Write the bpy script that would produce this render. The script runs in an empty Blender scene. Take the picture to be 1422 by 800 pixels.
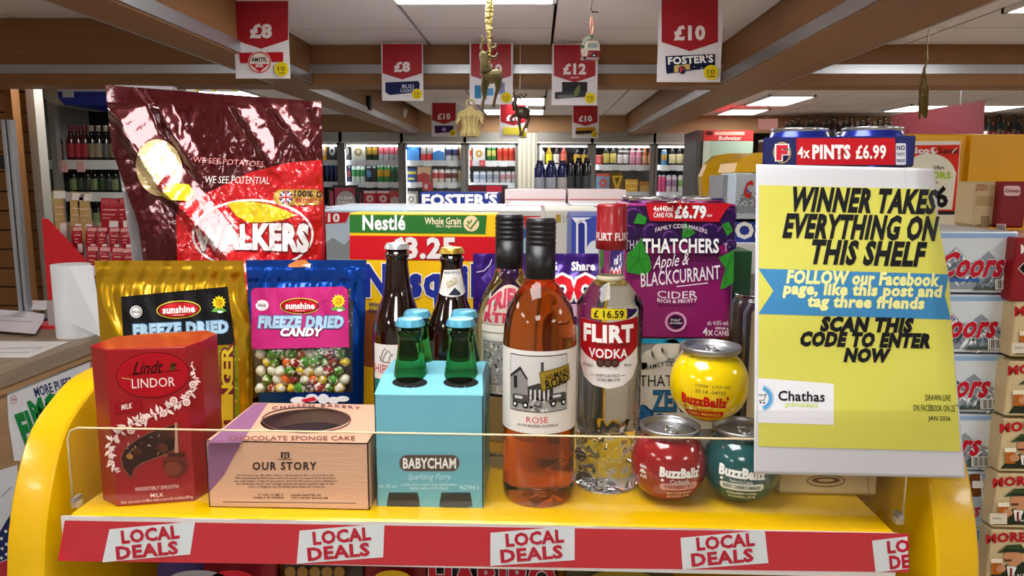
import bpy, bmesh, math, random
from mathutils import Vector, Matrix, noise
random.seed(7)
S = bpy.context.scene
COL = S.collection
PI = math.pi
# ------------------------------------------------------------------ camera
F = 1010.0
PIT, YAW, ROLL = math.radians(8.45), math.radians(1.9), math.radians(0.3)
CAM = Vector((0, 0, 1.75))
FW = Vector((-math.sin(YAW)*math.cos(PIT), math.cos(YAW)*math.cos(PIT), -math.sin(PIT)))
_r = Vector((math.cos(YAW), math.sin(YAW), 0)); _u = _r.cross(FW)
RT = math.cos(ROLL)*_r + math.sin(ROLL)*_u
UP = -math.sin(ROLL)*_r + math.cos(ROLL)*_u
cd = bpy.data.cameras.new('camera'); cam = bpy.data.objects.new('camera', cd); COL.objects.link(cam)
cd.sensor_fit = 'HORIZONTAL'; cd.sensor_width = 36; cd.lens = 36*F/1422; cd.clip_start = .02; cd.clip_end = 60
m3 = Matrix((RT, UP, -FW)).transposed(); cam.matrix_world = Matrix.Translation(CAM) @ m3.to_4x4()
S.camera = cam
# ------------------------------------------------------------------ world and exposure
w = bpy.data.worlds.new('world'); S.world = w; w.use_nodes = True
w.node_tree.nodes['Background'].inputs[0].default_value = (1, .95, .9, 1)
w.node_tree.nodes['Background'].inputs[1].default_value = .25
S.view_settings.view_transform = 'Standard'; S.view_settings.look = 'None'
S.view_settings.exposure = 0.0; S.view_settings.gamma = 1; S.view_settings.use_curve_mapping = False
LIGHT = 15.5          # radiance of the ceiling panels

# ------------------------------------------------------------------ pixel <-> place helpers (used to read real positions off the photograph)
def ray(px, py): return FW + RT*((px-711)/F) - UP*((py-400)/F)
def Y(px, py, y): d = ray(px, py); return CAM + d*(y/d.y)
def Z(px, py, z): d = ray(px, py); return CAM + d*((z-CAM.z)/d.z)
def X(px, py, x): d = ray(px, py); return CAM + d*(x/d.x)
def PR(p):
    v = Vector(p)-CAM; z = v.dot(FW); return (711+F*v.dot(RT)/z, 400-F*v.dot(UP)/z)

# ------------------------------------------------------------------ materials
def lin(h):
    h = h.lstrip('#'); o = []
    for i in (0, 2, 4):
        c = int(h[i:i+2], 16)/255; o.append(c/12.92 if c <= .04045 else ((c+.055)/1.055)**2.4)
    return (*o, 1)
_mats = {}
def C(h, rough=.5, metal=0., spec=.5, coat=0., emit=0., trans=0., ior=1.45, bump=0., bscale=60., bdetail=3, var=0., vscale=8., stretch=(1,1,1), alpha=1.):
    key = (h, rough, metal, spec, coat, emit, trans, ior, bump, bscale, bdetail, var, vscale, stretch, alpha)
    if key in _mats: return _mats[key]
    m = bpy.data.materials.new('mat_'+h.strip('#')); m.use_nodes = True
    nt = m.node_tree; b = nt.nodes['Principled BSDF']; I = b.inputs
    I['Base Color'].default_value = lin(h); I['Roughness'].default_value = rough; I['Metallic'].default_value = metal
    I['Specular IOR Level'].default_value = spec; I['Coat Weight'].default_value = coat; I['Coat Roughness'].default_value = .08
    I['Transmission Weight'].default_value = trans; I['IOR'].default_value = ior; I['Alpha'].default_value = alpha
    if emit: I['Emission Color'].default_value = lin(h); I['Emission Strength'].default_value = emit
    if bump or var:
        g = nt.nodes.new('ShaderNodeNewGeometry'); mp = nt.nodes.new('ShaderNodeMapping'); mp.inputs['Scale'].default_value = stretch
        nt.links.new(g.outputs['Position'], mp.inputs[0])
    if bump:
        n = nt.nodes.new('ShaderNodeTexNoise'); n.inputs['Scale'].default_value = bscale; n.inputs['Detail'].default_value = bdetail
        bp = nt.nodes.new('ShaderNodeBump'); bp.inputs['Strength'].default_value = min(1, bump); bp.inputs['Distance'].default_value = .01*max(1, bump)
        nt.links.new(mp.outputs[0], n.inputs['Vector']); nt.links.new(n.outputs[0], bp.inputs['Height']); nt.links.new(bp.outputs[0], I['Normal']); nt.links.new(bp.outputs[0], I['Coat Normal'])
    if var:
        n = nt.nodes.new('ShaderNodeTexNoise'); n.inputs['Scale'].default_value = vscale; n.inputs['Detail'].default_value = 6
        mx = nt.nodes.new('ShaderNodeMix'); mx.data_type = 'RGBA'
        c = lin(h); mx.inputs[6].default_value = (*[k*(1-var) for k in c[:3]], 1); mx.inputs[7].default_value = (*[min(1, k*(1+var)) for k in c[:3]], 1)
        nt.links.new(mp.outputs[0], n.inputs['Vector']); nt.links.new(n.outputs[0], mx.inputs[0]); nt.links.new(mx.outputs[2], I['Base Color'])
    _mats[key] = m; return m
def ink(h): return C(h, .6, spec=.2)
def pane_mat():
    m = bpy.data.materials.new('thin_glass'); m.use_nodes = True; nt = m.node_tree; nt.nodes.clear()
    o = nt.nodes.new('ShaderNodeOutputMaterial'); t = nt.nodes.new('ShaderNodeBsdfTransparent'); g = nt.nodes.new('ShaderNodeBsdfGlossy')
    t.inputs[0].default_value = (.96, .97, .96, 1); g.inputs['Roughness'].default_value = .03
    mx = nt.nodes.new('ShaderNodeMixShader'); mx.inputs[0].default_value = .05
    nt.links.new(t.outputs[0], mx.inputs[1]); nt.links.new(g.outputs[0], mx.inputs[2]); nt.links.new(mx.outputs[0], o.inputs[0]); return m
PANE = pane_mat()
def film_mat():
    m = bpy.data.materials.new('clear_film'); m.use_nodes = True; nt = m.node_tree; nt.nodes.clear()
    o = nt.nodes.new('ShaderNodeOutputMaterial'); t = nt.nodes.new('ShaderNodeBsdfTransparent'); g = nt.nodes.new('ShaderNodeBsdfGlossy')
    t.inputs[0].default_value = (.95, .95, .95, 1); g.inputs['Roughness'].default_value = .12
    n = nt.nodes.new('ShaderNodeTexNoise'); n.inputs['Scale'].default_value = 30
    bp = nt.nodes.new('ShaderNodeBump'); bp.inputs['Strength'].default_value = .8
    nt.links.new(n.outputs[0], bp.inputs['Height']); nt.links.new(bp.outputs[0], g.inputs['Normal'])
    mx = nt.nodes.new('ShaderNodeMixShader'); mx.inputs[0].default_value = .14
    nt.links.new(t.outputs[0], mx.inputs[1]); nt.links.new(g.outputs[0], mx.inputs[2]); nt.links.new(mx.outputs[0], o.inputs[0]); return m
FILM = film_mat()

# ------------------------------------------------------------------ objects
def root_of(o):
    while o.parent: o = o.parent
    return o
def mesh(name, verts, faces, mats, idx=None, parent=None, smooth=False, bevel=0., bseg=1, loc=None):
    me = bpy.data.meshes.new(name)
    off = root_of(parent).location if parent else (Vector(loc) if loc is not None else Vector((0, 0, 0)))
    me.from_pydata([tuple(Vector(v)-off) for v in verts], [], faces)
    if not isinstance(mats, (list, tuple)): mats = [mats]
    for m in mats: me.materials.append(m)
    if idx: me.polygons.foreach_set('material_index', idx)
    if bevel:
        bm = bmesh.new(); bm.from_mesh(me)
        es = [e for e in bm.edges if len(e.link_faces) == 2 and e.calc_face_angle(0) > .6]
        bmesh.ops.bevel(bm, geom=es, offset=bevel, segments=bseg, affect='EDGES', profile=.6)
        bm.to_mesh(me); bm.free()
    if smooth: me.polygons.foreach_set('use_smooth', [True]*len(me.polygons))
    me.update()
    o = bpy.data.objects.new(name, me); COL.objects.link(o)
    if parent: o.parent = parent
    elif loc is not None: o.location = loc
    return o
def tag(o, label=None, cat=None, group=None, kind=None):
    if label: o['label'] = label
    if cat: o['category'] = cat
    if group: o['group'] = group
    if kind: o['kind'] = kind
    return o
def T(name, label, cat, loc, group=None, kind=None):
    o = bpy.data.objects.new(name, None); COL.objects.link(o); o.location = loc; o.empty_display_size = .05
    return tag(o, label, cat, group, kind)
def kids(o): return [c for c in ALLK.get(o.name, [])]
def copytree(o, parent=None):
    c = o.copy(); COL.objects.link(c)
    if parent: c.parent = parent
    for ch in [x for x in COL.objects if x.parent == o]: copytree(ch, c)
    return c
BOXF = [(0,1,2,3),(7,6,5,4),(0,4,5,1),(1,5,6,2),(2,6,7,3),(3,7,4,0)]
def boxv(x0, x1, y0, y1, z0, z1):
    return [(x0,y0,z0),(x0,y1,z0),(x1,y1,z0),(x1,y0,z0),(x0,y0,z1),(x0,y1,z1),(x1,y1,z1),(x1,y0,z1)]
def box(name, x0, x1, y0, y1, z0, z1, m, parent=None, bevel=0., loc=None, **k):
    if x0 > x1: x0, x1 = x1, x0
    return mesh(name, boxv(x0,x1,y0,y1,z0,z1), BOXF, m, parent=parent, bevel=bevel, loc=loc, **k)
class MB:
    def __init__(s): s.v = []; s.f = []; s.i = []; s.m = []
    def mi(s, m):
        if m not in s.m: s.m.append(m)
        return s.m.index(m)
    def add(s, v, f, m):
        b = len(s.v); k = s.mi(m); s.v += [tuple(x) for x in v]; s.f += [tuple(b+j for j in q) for q in f]; s.i += [k]*len(f); return s
    def box(s, x0, x1, y0, y1, z0, z1, m): return s.add(boxv(min(x0,x1),max(x0,x1),y0,y1,z0,z1), BOXF, m)
    def prism(s, pts, axis, a, b, m):      # pts 2D loop extruded along axis
        n = len(pts); P = []
        for t in (a, b):
            for p in pts:
                P.append({'x': (t, p[0], p[1]), 'y': (p[0], t, p[1]), 'z': (p[0], p[1], t)}[axis])
        f = [tuple(range(n))[::-1], tuple(range(n, 2*n))] + [(i, (i+1) % n, n+(i+1) % n, n+i) for i in range(n)]
        return s.add(P, f, m)
    def lathe(s, prof, m, c=(0,0,0), seg=32, a0=0., a1=2*PI, cap=True):
        # prof: (r, z) or (r, z, material)
        full = abs(a1-a0-2*PI) < 1e-6; n = seg if full else seg+1
        V = []
        for p in prof:
            for k in range(n):
                a = a0+(a1-a0)*k/seg; V.append((c[0]+p[0]*math.cos(a), c[1]+p[0]*math.sin(a), c[2]+p[1]))
        b = len(s.v); s.v += V
        for j in range(len(prof)-1):
            mm = prof[j+1][2] if len(prof[j+1]) > 2 and prof[j+1][2] else m; k0 = s.mi(mm)
            for k in range(seg):
                k2 = (k+1) % n
                s.f.append((b+j*n+k, b+j*n+k2, b+(j+1)*n+k2, b+(j+1)*n+k)); s.i.append(k0)
        if cap and full:
            if prof[0][0] > 1e-5: s.f.append(tuple(b+k for k in range(n))[::-1]); s.i.append(s.mi(m))
            if prof[-1][0] > 1e-5: s.f.append(tuple(b+(len(prof)-1)*n+k for k in range(n))); s.i.append(s.mi(prof[-1][2] if len(prof[-1]) > 2 and prof[-1][2] else m))
        return s
    def tube(s, pts, r, m, seg=8):
        pts = [Vector(p) for p in pts]; n = len(pts); rs = r if isinstance(r, (list, tuple)) else [r]*n
        b = len(s.v); k0 = s.mi(m); ref = None
        for i, p in enumerate(pts):
            t = (pts[min(i+1, n-1)]-pts[max(i-1, 0)]).normalized()
            if ref is None: ref = t.orthogonal().normalized()
            ref = (ref - t*ref.dot(t)).normalized(); q = t.cross(ref)
            for k in range(seg):
                a = 2*PI*k/seg; s.v.append(tuple(p+(ref*math.cos(a)+q*math.sin(a))*rs[i]))
        for i in range(n-1):
            for k in range(seg):
                k2 = (k+1) % seg; s.f.append((b+i*seg+k, b+i*seg+k2, b+(i+1)*seg+k2, b+(i+1)*seg+k)); s.i.append(k0)
        s.f.append(tuple(b+k for k in range(seg))[::-1]); s.i.append(k0)
        s.f.append(tuple(b+(n-1)*seg+k for k in range(seg))); s.i.append(k0)
        return s
    def build(s, name, parent=None, smooth=False, bevel=0., loc=None, **k):
        return mesh(name, s.v, s.f, s.m, s.i, parent, smooth, bevel, loc=loc, **k)
def sm(o, ang=40):
    # smooth shading but sharp edges above the angle
    me = o.data; me.polygons.foreach_set('use_smooth', [True]*len(me.polygons))
    bm = bmesh.new(); bm.from_mesh(me); bmesh.ops.remove_doubles(bm, verts=bm.verts, dist=1e-6)
    for e in bm.edges:
        if len(e.link_faces) == 2 and e.calc_face_angle(0) > math.radians(ang): e.smooth = False
    bm.to_mesh(me); bm.free(); return o

# ------------------------------------------------------------------ flat print (lettering, logos) laid on real surfaces; drawn in the photograph's pixels
_tc = {}
def glyphs(s, bold=0., res=2, sp=1.):
    k = (s, bold, res, sp)
    if k in _tc: return _tc[k]
    c = bpy.data.curves.new('t', 'FONT'); c.body = s; c.resolution_u = res; c.offset = bold; c.fill_mode = 'FRONT'; c.space_character = sp
    o = bpy.data.objects.new('t', c); me = o.to_mesh()
    r = ([(v.co.x, v.co.y) for v in me.vertices], [tuple(p.vertices) for p in me.polygons])
    o.to_mesh_clear(); bpy.data.objects.remove(o); bpy.data.curves.remove(c); _tc[k] = r; return r
class Art:
    def __init__(s, eps=.0003): s.it = []; s.eps = eps
    def add(s, v, f, m, L): s.it.append((v, f, m, L)); return s
    def poly(s, p, m, L=1): return s.add([tuple(q) for q in p], [tuple(range(len(p)))], m, L)
    def rect(s, x0, y0, x1, y1, m, L=1): return s.poly([(x0,y0),(x1,y0),(x1,y1),(x0,y1)], m, L)
    def rrect(s, x0, y0, x1, y1, r, m, L=1):
        p = []
        for cx, cy, a in ((x1-r, y0+r, -90), (x1-r, y1-r, 0), (x0+r, y1-r, 90), (x0+r, y0+r, 180)):
            for k in range(5): t = math.radians(a+k*22.5); p.append((cx+r*math.cos(t), cy+r*math.sin(t)))
        return s.poly(p, m, L)
    def ell(s, cx, cy, rx, ry, m, L=1, n=28, rot=0):
        c, q = math.cos(math.radians(rot)), math.sin(math.radians(rot)); p = []
        for k in range(n):
            a = 2*PI*k/n; x, y = rx*math.cos(a), ry*math.sin(a); p.append((cx+x*c-y*q, cy+x*q+y*c))
        return s.poly(p, m, L)
    def ring(s, cx, cy, rx, ry, wd, m, L=1, n=32, a0=0, a1=360, rot=0):
        pts = []
        c, q = math.cos(math.radians(rot)), math.sin(math.radians(rot))
        for k in range(n+1):
            a = math.radians(a0+(a1-a0)*k/n); x, y = rx*math.cos(a), ry*math.sin(a); pts.append((cx+x*c-y*q, cy+x*q+y*c))
        return s.line(pts, wd, m, L)
    def line(s, pts, wd, m, L=1):
        v = []; f = []; n = len(pts)
        for i, p in enumerate(pts):
            a = pts[max(i-1, 0)]; b = pts[min(i+1, n-1)]
            if i == 0 and pts[0] == pts[-1]: a = pts[-2]
            if i == n-1 and pts[0] == pts[-1]: b = pts[1]
            dx, dy = b[0]-a[0], b[1]-a[1]; l = math.hypot(dx, dy) or 1; ww = wd[i] if isinstance(wd, (list, tuple)) else wd
            v += [(p[0]-dy/l*ww/2, p[1]+dx/l*ww/2), (p[0]+dy/l*ww/2, p[1]-dx/l*ww/2)]
        for i in range(n-1): f.append((2*i, 2*i+1, 2*i+3, 2*i+2))
        return s.add(v, f, m, L)
    def leaf(s, x, y, l, a, m, L=1, wd=.35):
        c, q = math.cos(a), math.sin(a); p = []
        for t, k in ((0,0),(.3,1),(.6,.9),(1,0),(.6,-.9),(.3,-1)): u, v = t*l, k*l*wd/2; p.append((x+u*c-v*q, y+u*q+v*c))
        return s.poly(p, m, L)
    def text(s, t, x0, y0, x1, y1, m, L=2, shear=0., bold=.02, rot=0., res=2, warp=None, out=None, outw=.05, sp=1.):
        sp = sp*(1+bold*1.7)
        base, _ = glyphs(t, 0, res, sp)
        if not base: return s
        ax, bx = min(p[0] for p in base), max(p[0] for p in base); ay, by = min(p[1] for p in base), max(p[1] for p in base)
        def lay(bd, mm, LL):
            v, f = glyphs(t, bd, res, sp); sx, sy = (x1-x0-abs(shear)*(y1-y0))/(bx-ax), (y1-y0)/(by-ay); o = []
            cx, cy = (x0+x1)/2, (y0+y1)/2; c, q = math.cos(math.radians(rot)), math.sin(math.radians(rot))
            for (x, y) in v:
                yy = y1-(y-ay)*sy; xx = x0+(x-ax)*sx + shear*(y1-yy)
                if warp: xx, yy = warp(xx, yy)
                dx, dy = xx-cx, yy-cy; o.append((cx+dx*c-dy*q, cy+dx*q+dy*c))
            s.add(o, f, mm, LL)
        if out is not None: lay(bold+outw, out, L); L += 1
        lay(bold, m, L); return s
    def build(s, name, parent, mapf, sx=0, sy=0, label=None):
        # mapf(px, py, d) -> world point, d metres proud of the surface
        V = []; Fc = []; I = []; M = []
        for (v, f, m, L) in s.it:
            if sx or sy:
                bm = bmesh.new(); bv = [bm.verts.new((p[0], p[1], 0)) for p in v]
                for q in f:
                    try: bm.faces.new([bv[j] for j in q])
                    except ValueError: pass
                if max((len(q.verts) for q in bm.faces), default=0) > 4: bmesh.ops.triangulate(bm, faces=[q for q in bm.faces if len(q.verts) > 4])
                for ax, st in ((0, sx), (1, sy)):
                    if not st: continue
                    lo, hi = min(p[ax] for p in v), max(p[ax] for p in v); k = math.floor(lo/st)+1
                    while k*st < hi:
                        co = (k*st, 0, 0) if ax == 0 else (0, k*st, 0); no = (1, 0, 0) if ax == 0 else (0, 1, 0)
                        bmesh.ops.bisect_plane(bm, geom=bm.verts[:]+bm.edges[:]+bm.faces[:], plane_co=co, plane_no=no, dist=1e-4); k += 1
                bm.verts.index_update(); v = [(q.co.x, q.co.y) for q in bm.verts]; f = [tuple(x.index for x in q.verts) for q in bm.faces]; bm.free()
            if m not in M: M.append(m)
            b = len(V); V += [mapf(p[0], p[1], L*s.eps) for p in v]; Fc += [tuple(b+j for j in q) for q in f]; I += [M.index(m)]*len(f)
        o = mesh(name, V, Fc, M, I, parent)
        # face the print outwards (towards -y side) for consistent shading
        if label: o['label'] = label
        return o
def onY(y):                                    # plane facing the aisle at depth y
    return lambda px, py, d: Y(px, py, y-d)
def onPlane(p0, n):                            # any plane
    p0 = Vector(p0); n = Vector(n).normalized()
    def f(px, py, d):
        r = ray(px, py); t = (p0+n*d-CAM).dot(n)/r.dot(n); return CAM+r*t
    return f
def onLathe(cx, cy, R, rot=0.):                # R: radius, or function of z; px measured on the front tangent plane then wrapped round
    Rf = R if callable(R) else (lambda z: R)
    R0 = R(None) if callable(R) else R
    def f(px, py, d):
        r = Vector((cx, cy)).length; p = Y(px, py, cy-R0)
        u = p.x-cx; uu = u/R0; z = p.z; rr = Rf(z)+d
        # photograph's line of sight is not square to the bottle: turn the print to face the camera
        a = math.asin(max(-1, min(1, uu*.999))) if abs(uu) < 1 else uu
        a = uu
        return Vector((cx+rr*math.sin(a+rot), cy-rr*math.cos(a+rot), z))
    return f
ORD = ['first','second','third','fourth','fifth','sixth','seventh','eighth','ninth','tenth','eleventh','twelfth','thirteenth','fourteenth','fifteenth','sixteenth','seventeenth','eighteenth','nineteenth','twentieth']
def ordinal(i, n, one=''):
    if n == 1: return one
    if i == 0: return 'leftmost '
    if i == n-1: return 'rightmost '
    if n == 3: return 'middle '
    return ORD[i]+' from left, '
WHITE = ink('#f2f2f0'); BLACK = ink('#0c0c0e')
# ================================================================== the shop's shell
BR = C('#8a5f38', .55, var=.18, vscale=5, stretch=(.6, .6, 9))
BRs = C('#8a5f38', .55, var=.18, vscale=5, stretch=(9, .5, 9))
STEEL = C('#b9bdc2', .32, metal=.85)
TILEM = C('#d9cfca', .8, bump=.15, bscale=220)
CZ = 2.35
fl = box('floor', -4.2, 5.4, -2.6, 8.2, -.05, 0, C('#b9b0a4', .4)); tag(fl, kind='structure')
wl = box('wall_left', -4.3, -4.2, -2.6, 8.2, 0, 2.75, C('#b9ac9c', .7)); tag(wl, kind='structure')
wr = box('wall_right', 5.4, 5.5, -2.6, 8.2, 0, 2.75, C('#bdb0a0', .7)); tag(wr, kind='structure')
wb = box('wall_back', -4.2, 5.4, 8.2, 8.3, 0, 2.75, C('#a08e78', .7)); tag(wb, kind='structure')
wf = box('wall_front', -4.2, 5.4, -2.7, -2.6, 0, 2.75, C('#cfc8be', .7)); tag(wf, kind='structure')
ce = box('ceiling', -4.2, 5.4, -2.6, 8.2, 2.62, 2.68, C('#8d8580', .8)); tag(ce, kind='structure')
# ceiling light panels: lower-left corner x, y ; size. Some out of view are added to brighten the shop
PAN = [(-.49, 1.97, .55, .6), (-.49, .2, .55, .6), (-.49, -1.3, .55, .6), (1.62, 2.2, .55, .52), (1.62, 5.3, .33, .62), (1.60, 6.24, .33, .5), (-.22, 5.4, .28, .55),
       (-.47, 6.28, .53, .5), (-2.5, 5.0, .5, .45), (1.62, .2, .55, .6), (1.62, -1.3, .55, .6), (-2.3, -.6, .55, .6), (2.9, 4.3, .8, .5), (2.9, 5.9, .9, .5), (-2.4, -1.9, .55, .55), (3.2, 1.6, .55, .6), (3.25, -.8, .55, .6),
       (-2.3, .8, .55, .6), (-2.6, 3.7, .5, .5), (-.2, 3.75, .28, .4), (1.62, 3.9, .4, .5)]
LM = C('#fffdfb', .5, emit=LIGHT)
FRM = C('#e8e6e2', .4)
seen = {0: 'bright square ceiling light at the top edge above the gold ribbon', 3: 'bright ceiling light cut off by the top right corner', 4: 'large bright ceiling light right of the ribbon beam, nearer one',
        5: 'narrow bright ceiling light beyond the larger one on the right', 6: 'small bright ceiling light behind the dark reindeer ornament', 7: 'thin bright ceiling light low behind the red price cards',
        8: 'bright ceiling light showing above the large red snack bag', 12: 'ceiling light at the far right edge above the wine shelf', 13: 'farthest ceiling light beyond the maroon banner'}
for i, (x, y, a, b) in enumerate(PAN):
    lz = CZ if not (x < -1.2 and y < 3.4) else 2.47
    t = T('ceiling_light', seen.get(i, 'unseen square ceiling light panel number %s' % (ORD+['twenty first'])[i-1]), 'light', (x+a/2, y+b/2, lz), 'square light panels in the ceiling')
    box('diffuser', x+.015, x+a-.015, y+.015, y+b-.015, lz-.012, lz-.004, LM, t)
    f = MB()
    for q in ((x, x+a, y, y+.015), (x, x+a, y+b-.015, y+b), (x, x+.015, y, y+b), (x+a-.015, x+a, y, y+b)): f.box(*q, lz-.015, lz+.01, FRM)
    f.build('frame', t)
# tiles, one by one, sharing meshes
def tilemesh(a, b):
    bm = bmesh.new(); bmesh.ops.create_cube(bm, size=1)
    for v in bm.verts: v.co = Vector((v.co.x*a, v.co.y*b, v.co.z*.02))
    me = bpy.data.meshes.new('ceiling_tile'); bm.to_mesh(me); bm.free(); me.materials.append(TILEM); return me
ys = [-2.56, -1.96, -1.36, -.76, -.16, .44, 1.04, 1.64, 2.24, 2.57, 3.04, 3.4]; yf = [3.58, 4.0, 4.5, 5.0, 5.5, 6.0, 6.5, 7.0]
cols_mid = [-1.04, -.49, .06, .61, .82]; cols_r = [1.08, 1.62, 2.17, 2.72, 3.27, 3.82, 4.37, 4.92, 5.4]; cols_l = [-4.2, -3.6, -3.0, -2.4, -1.8, -1.2]
cols_fl = [-4.2, -3.6, -3.0, -2.4, -1.8, -1.2]
_tm = {}
def tiles(cols, rows, z):
    for i in range(len(cols)-1):
        for j in range(len(rows)-1):
            a, b = cols[i+1]-cols[i]-.012, rows[j+1]-rows[j]-.008
            k = (round(a, 3), round(b, 3))
            if k not in _tm: _tm[k] = tilemesh(a, b)
            o = bpy.data.objects.new('ceiling_tile', _tm[k]); COL.objects.link(o); o.parent = ce
            o.location = ((cols[i]+cols[i+1])/2, (rows[j]+rows[j+1])/2, z+.012)
tiles(cols_mid, ys, CZ); tiles(cols_r, ys, CZ); tiles(cols_l, ys, 2.47)
tiles(cols_mid, yf, CZ); tiles(cols_r, yf, CZ); tiles(cols_fl, yf, CZ)
box('ceiling_void', -4.2, 5.4, -2.6, 8.2, CZ+.14, CZ+.16, C('#5b5450', .9), ce)
# beams
BZ = 2.177
def beam(name, x0, x1, y0, y1, top, strips):
    b = T(name, None, None, (0, 0, 0), kind='structure'); 
    box('core', x0, x1, y0, y1, BZ, top, BR if x1-x0 > 1 else BRs, b)
    for s in strips: box('metal_strip', *s, STEEL, b)
    return b
beam('trim_1', -4.2, 5.4, 3.4, 3.58, 2.5, [(-4.2, 5.4, 3.388, 3.4, 2.226, 2.265)])
beam('trim_2', -1.2, -1.04, -2.6, 3.399, 2.5, [(-1.04, -1.03, -2.6, 3.388, BZ+.005, BZ+.045), (-1.21, -1.2, -2.6, 3.388, BZ+.0, BZ+.012)])
beam('trim_3', .82, 1.08, -2.6, 3.399, 2.5, [(.81, .82, -2.6, 3.388, BZ+.005, BZ+.045), (1.08, 1.09, -2.6, 3.388, BZ+.0, BZ+.012)])
beam('trim_4', -1.28, -1.13, 3.58, 6.98, 2.4, [(-1.13, -1.12, 3.581, 6.98, BZ+.005, BZ+.045)])
beam('trim_5', .84, 1.08, 3.58, 6.98, 2.4, [(.83, .84, 3.581, 6.98, BZ+.005, BZ+.045)])
fa = box('trim_6', -4.2, 5.4, 6.98, 7.1, 2.195, 2.5, C('#a37c55', .6, var=.1, stretch=(.5,.5,8))); tag(fa, kind='structure')
fb = box('trim_7', -1.2, -1.19, -2.6, 3.399, CZ, 2.5, C('#8a5f38', .55)); tag(fb, kind='structure')
# ================================================================== yellow end-of-aisle display with its price rail
SH = 1.408
YEL = C('#dcae00', .28, coat=.3, bump=.03, bscale=90)
un = T('display_shelf', 'yellow metal display shelf with rounded end panels and red price rail', 'shelf', (-.06, .69, 0))
box('shelf_board', -.478, .358, .690, 1.16, SH-.028, SH, YEL, un, bevel=.003)
prof = [(.655, 0), (.655, 1.25), (.672, 1.348), (.681, 1.394), (.700, 1.444), (.727, 1.485), (.766, 1.509), (.799, 1.521), (.845, 1.524), (1.16, 1.524), (1.16, 0)]
def smoothp(P, n=4):
    out = []
    for i in range(len(P)-1):
        p0, p1, p2, p3 = P[max(i-1, 0)], P[i], P[i+1], P[min(i+2, len(P)-1)]
        for k in range(n):
            t = k/n; out.append(tuple(.5*((2*p1[j])+(-p0[j]+p2[j])*t+(2*p0[j]-5*p1[j]+4*p2[j]-p3[j])*t*t+(-p0[j]+3*p1[j]-3*p2[j]+p3[j])*t**3) for j in (0, 1)))
    return out+[P[-1]]
prof = [prof[0]]+smoothp(prof[1:9])+prof[9:]
for xa, xb in ((-.538, -.498), (.395, .437)):
    o = MB().prism(prof, 'x', xa, xb, YEL).build('end_panel', un, bevel=.006, bseg=3)
    sm(o, 25)
box('back_panel', -.498, .395, 1.145, 1.16, .1, SH+.1, C('#d9ab00', .4), un)
box('lower_shelf', -.498, .395, .70, 1.145, SH-.36, SH-.335, C('#c99e00', .4), un)
# rail
RX0, RX1 = -.491, .3745
def railz(x): return 0
rw = C('#e9e4e2', .35, bump=.02)
zr0, zr1 = Y(600, 788, .682).z, Y(600, 727, .682).z
rm = MB().prism([(.682, zr0), (.682, zr1), (.6885, SH-.001), (.6895, SH-.002), (.6895, zr0)], 'x', -.481, .358, rw)
rail = rm.build('price_rail', un)
RED = C('#d11f33', .35, coat=.25, var=.10, vscale=14, stretch=(1, 1, 40)); 
a = Art(.0004)
def railp(px, py): return (px, py)
a.poly([(90, 723), (1262, 741), (1262, 795), (80, 779)], RED, 1)
for (x0, yt0, x1, yt1, xb0, yb0, xb1, yb1) in ((152, 735, 271, 724, 142, 781, 264, 770), (416, 737, 534, 727, 412, 783, 532, 774), (681, 740, 798, 730, 681, 786, 798, 778), (945, 747, 1062, 736, 948, 791, 1067, 782), (1211, 751, 1260, 745, 1216, 795, 1262, 790)):
    a.poly([(x0, yt0), (x1, yt1), (xb1, yb1), (xb0, yb0)], ink('#e6ecf2'), 2)
TR = ink('#c01a35')
for cx, cy, ang in ((206, 753, -5.5), (472, 755, -5), (740, 758, -4.6), (1005, 763, -5)):
    a.text('LOCAL', cx-37, cy-19, cx+42, cy-2, TR, 3, rot=ang, bold=.045)
    a.text('DEALS', cx-44, cy+3, cx+40, cy+20, TR, 3, rot=ang, bold=.045)
a.text('LO', 1233, 751, 1262, 767, TR, 3, rot=-5, bold=.045); a.text('DE', 1236, 772, 1262, 789, TR, 3, rot=-5, bold=.045)
a.build('rail_print', un, onY(.682), label='red strip repeating local deals on white tilted panels')
o = mesh('rail_cover', [(-.480, .6805, zr0), (.3575, .6805, zr0), (.3575, .6805, zr1), (-.480, .6805, zr1)], [(0, 1, 2, 3)], PANE, parent=un)
# paper bits on the ledge of the rail
for x0, x1, c in ((-.44,-.36,'#e7cfcf'), (-.30,-.24,'#d7cfe2'), (-.17,-.12,'#e9b7bb'), (-.12,.04,'#f4f2f0'), (.06,.2,'#f1eeec')): mesh('ledge_label', [(x0, .6818, zr1+.0005), (x1, .6818, zr1+.0005), (x1, .6875, SH-.0012), (x0, .6875, SH-.0012)], [(0, 1, 2, 3)], ink(c), parent=un)
# acrylic guard
g0, g1 = -.484, .3735; gz1 = 1.494; gy = .7075
r = .012; pts = [(g0, SH+.001), (g0, gz1-r), (g0+r*.3, gz1-r*.3), (g0+r, gz1), (g1-r, gz1), (g1-r*.3, gz1-r*.3), (g1, gz1-r), (g1, SH+.001)]
mesh('clear_guard', [(p[0], gy, p[1]) for p in pts], [tuple(range(len(pts)))], PANE, parent=un)
ED = C('#d8c7a0', .25, alpha=1)  # pale beige paints in the glow along the acrylic edges
MB().tube([(p[0], gy, p[1]) for p in pts], .0011, ED, 6).build('guard_edge_glow', un, smooth=True, )
for x in (g0+.004, g1-.004): MB().box(x-.004, x+.004, gy-.004, gy+.004, SH, SH+.006, C('#b9a88a', .3)).tube([(x, gy-.006, SH+.009), (x, gy+.006, SH+.009)], .003, STEEL).build('guard_clip', un)
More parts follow.
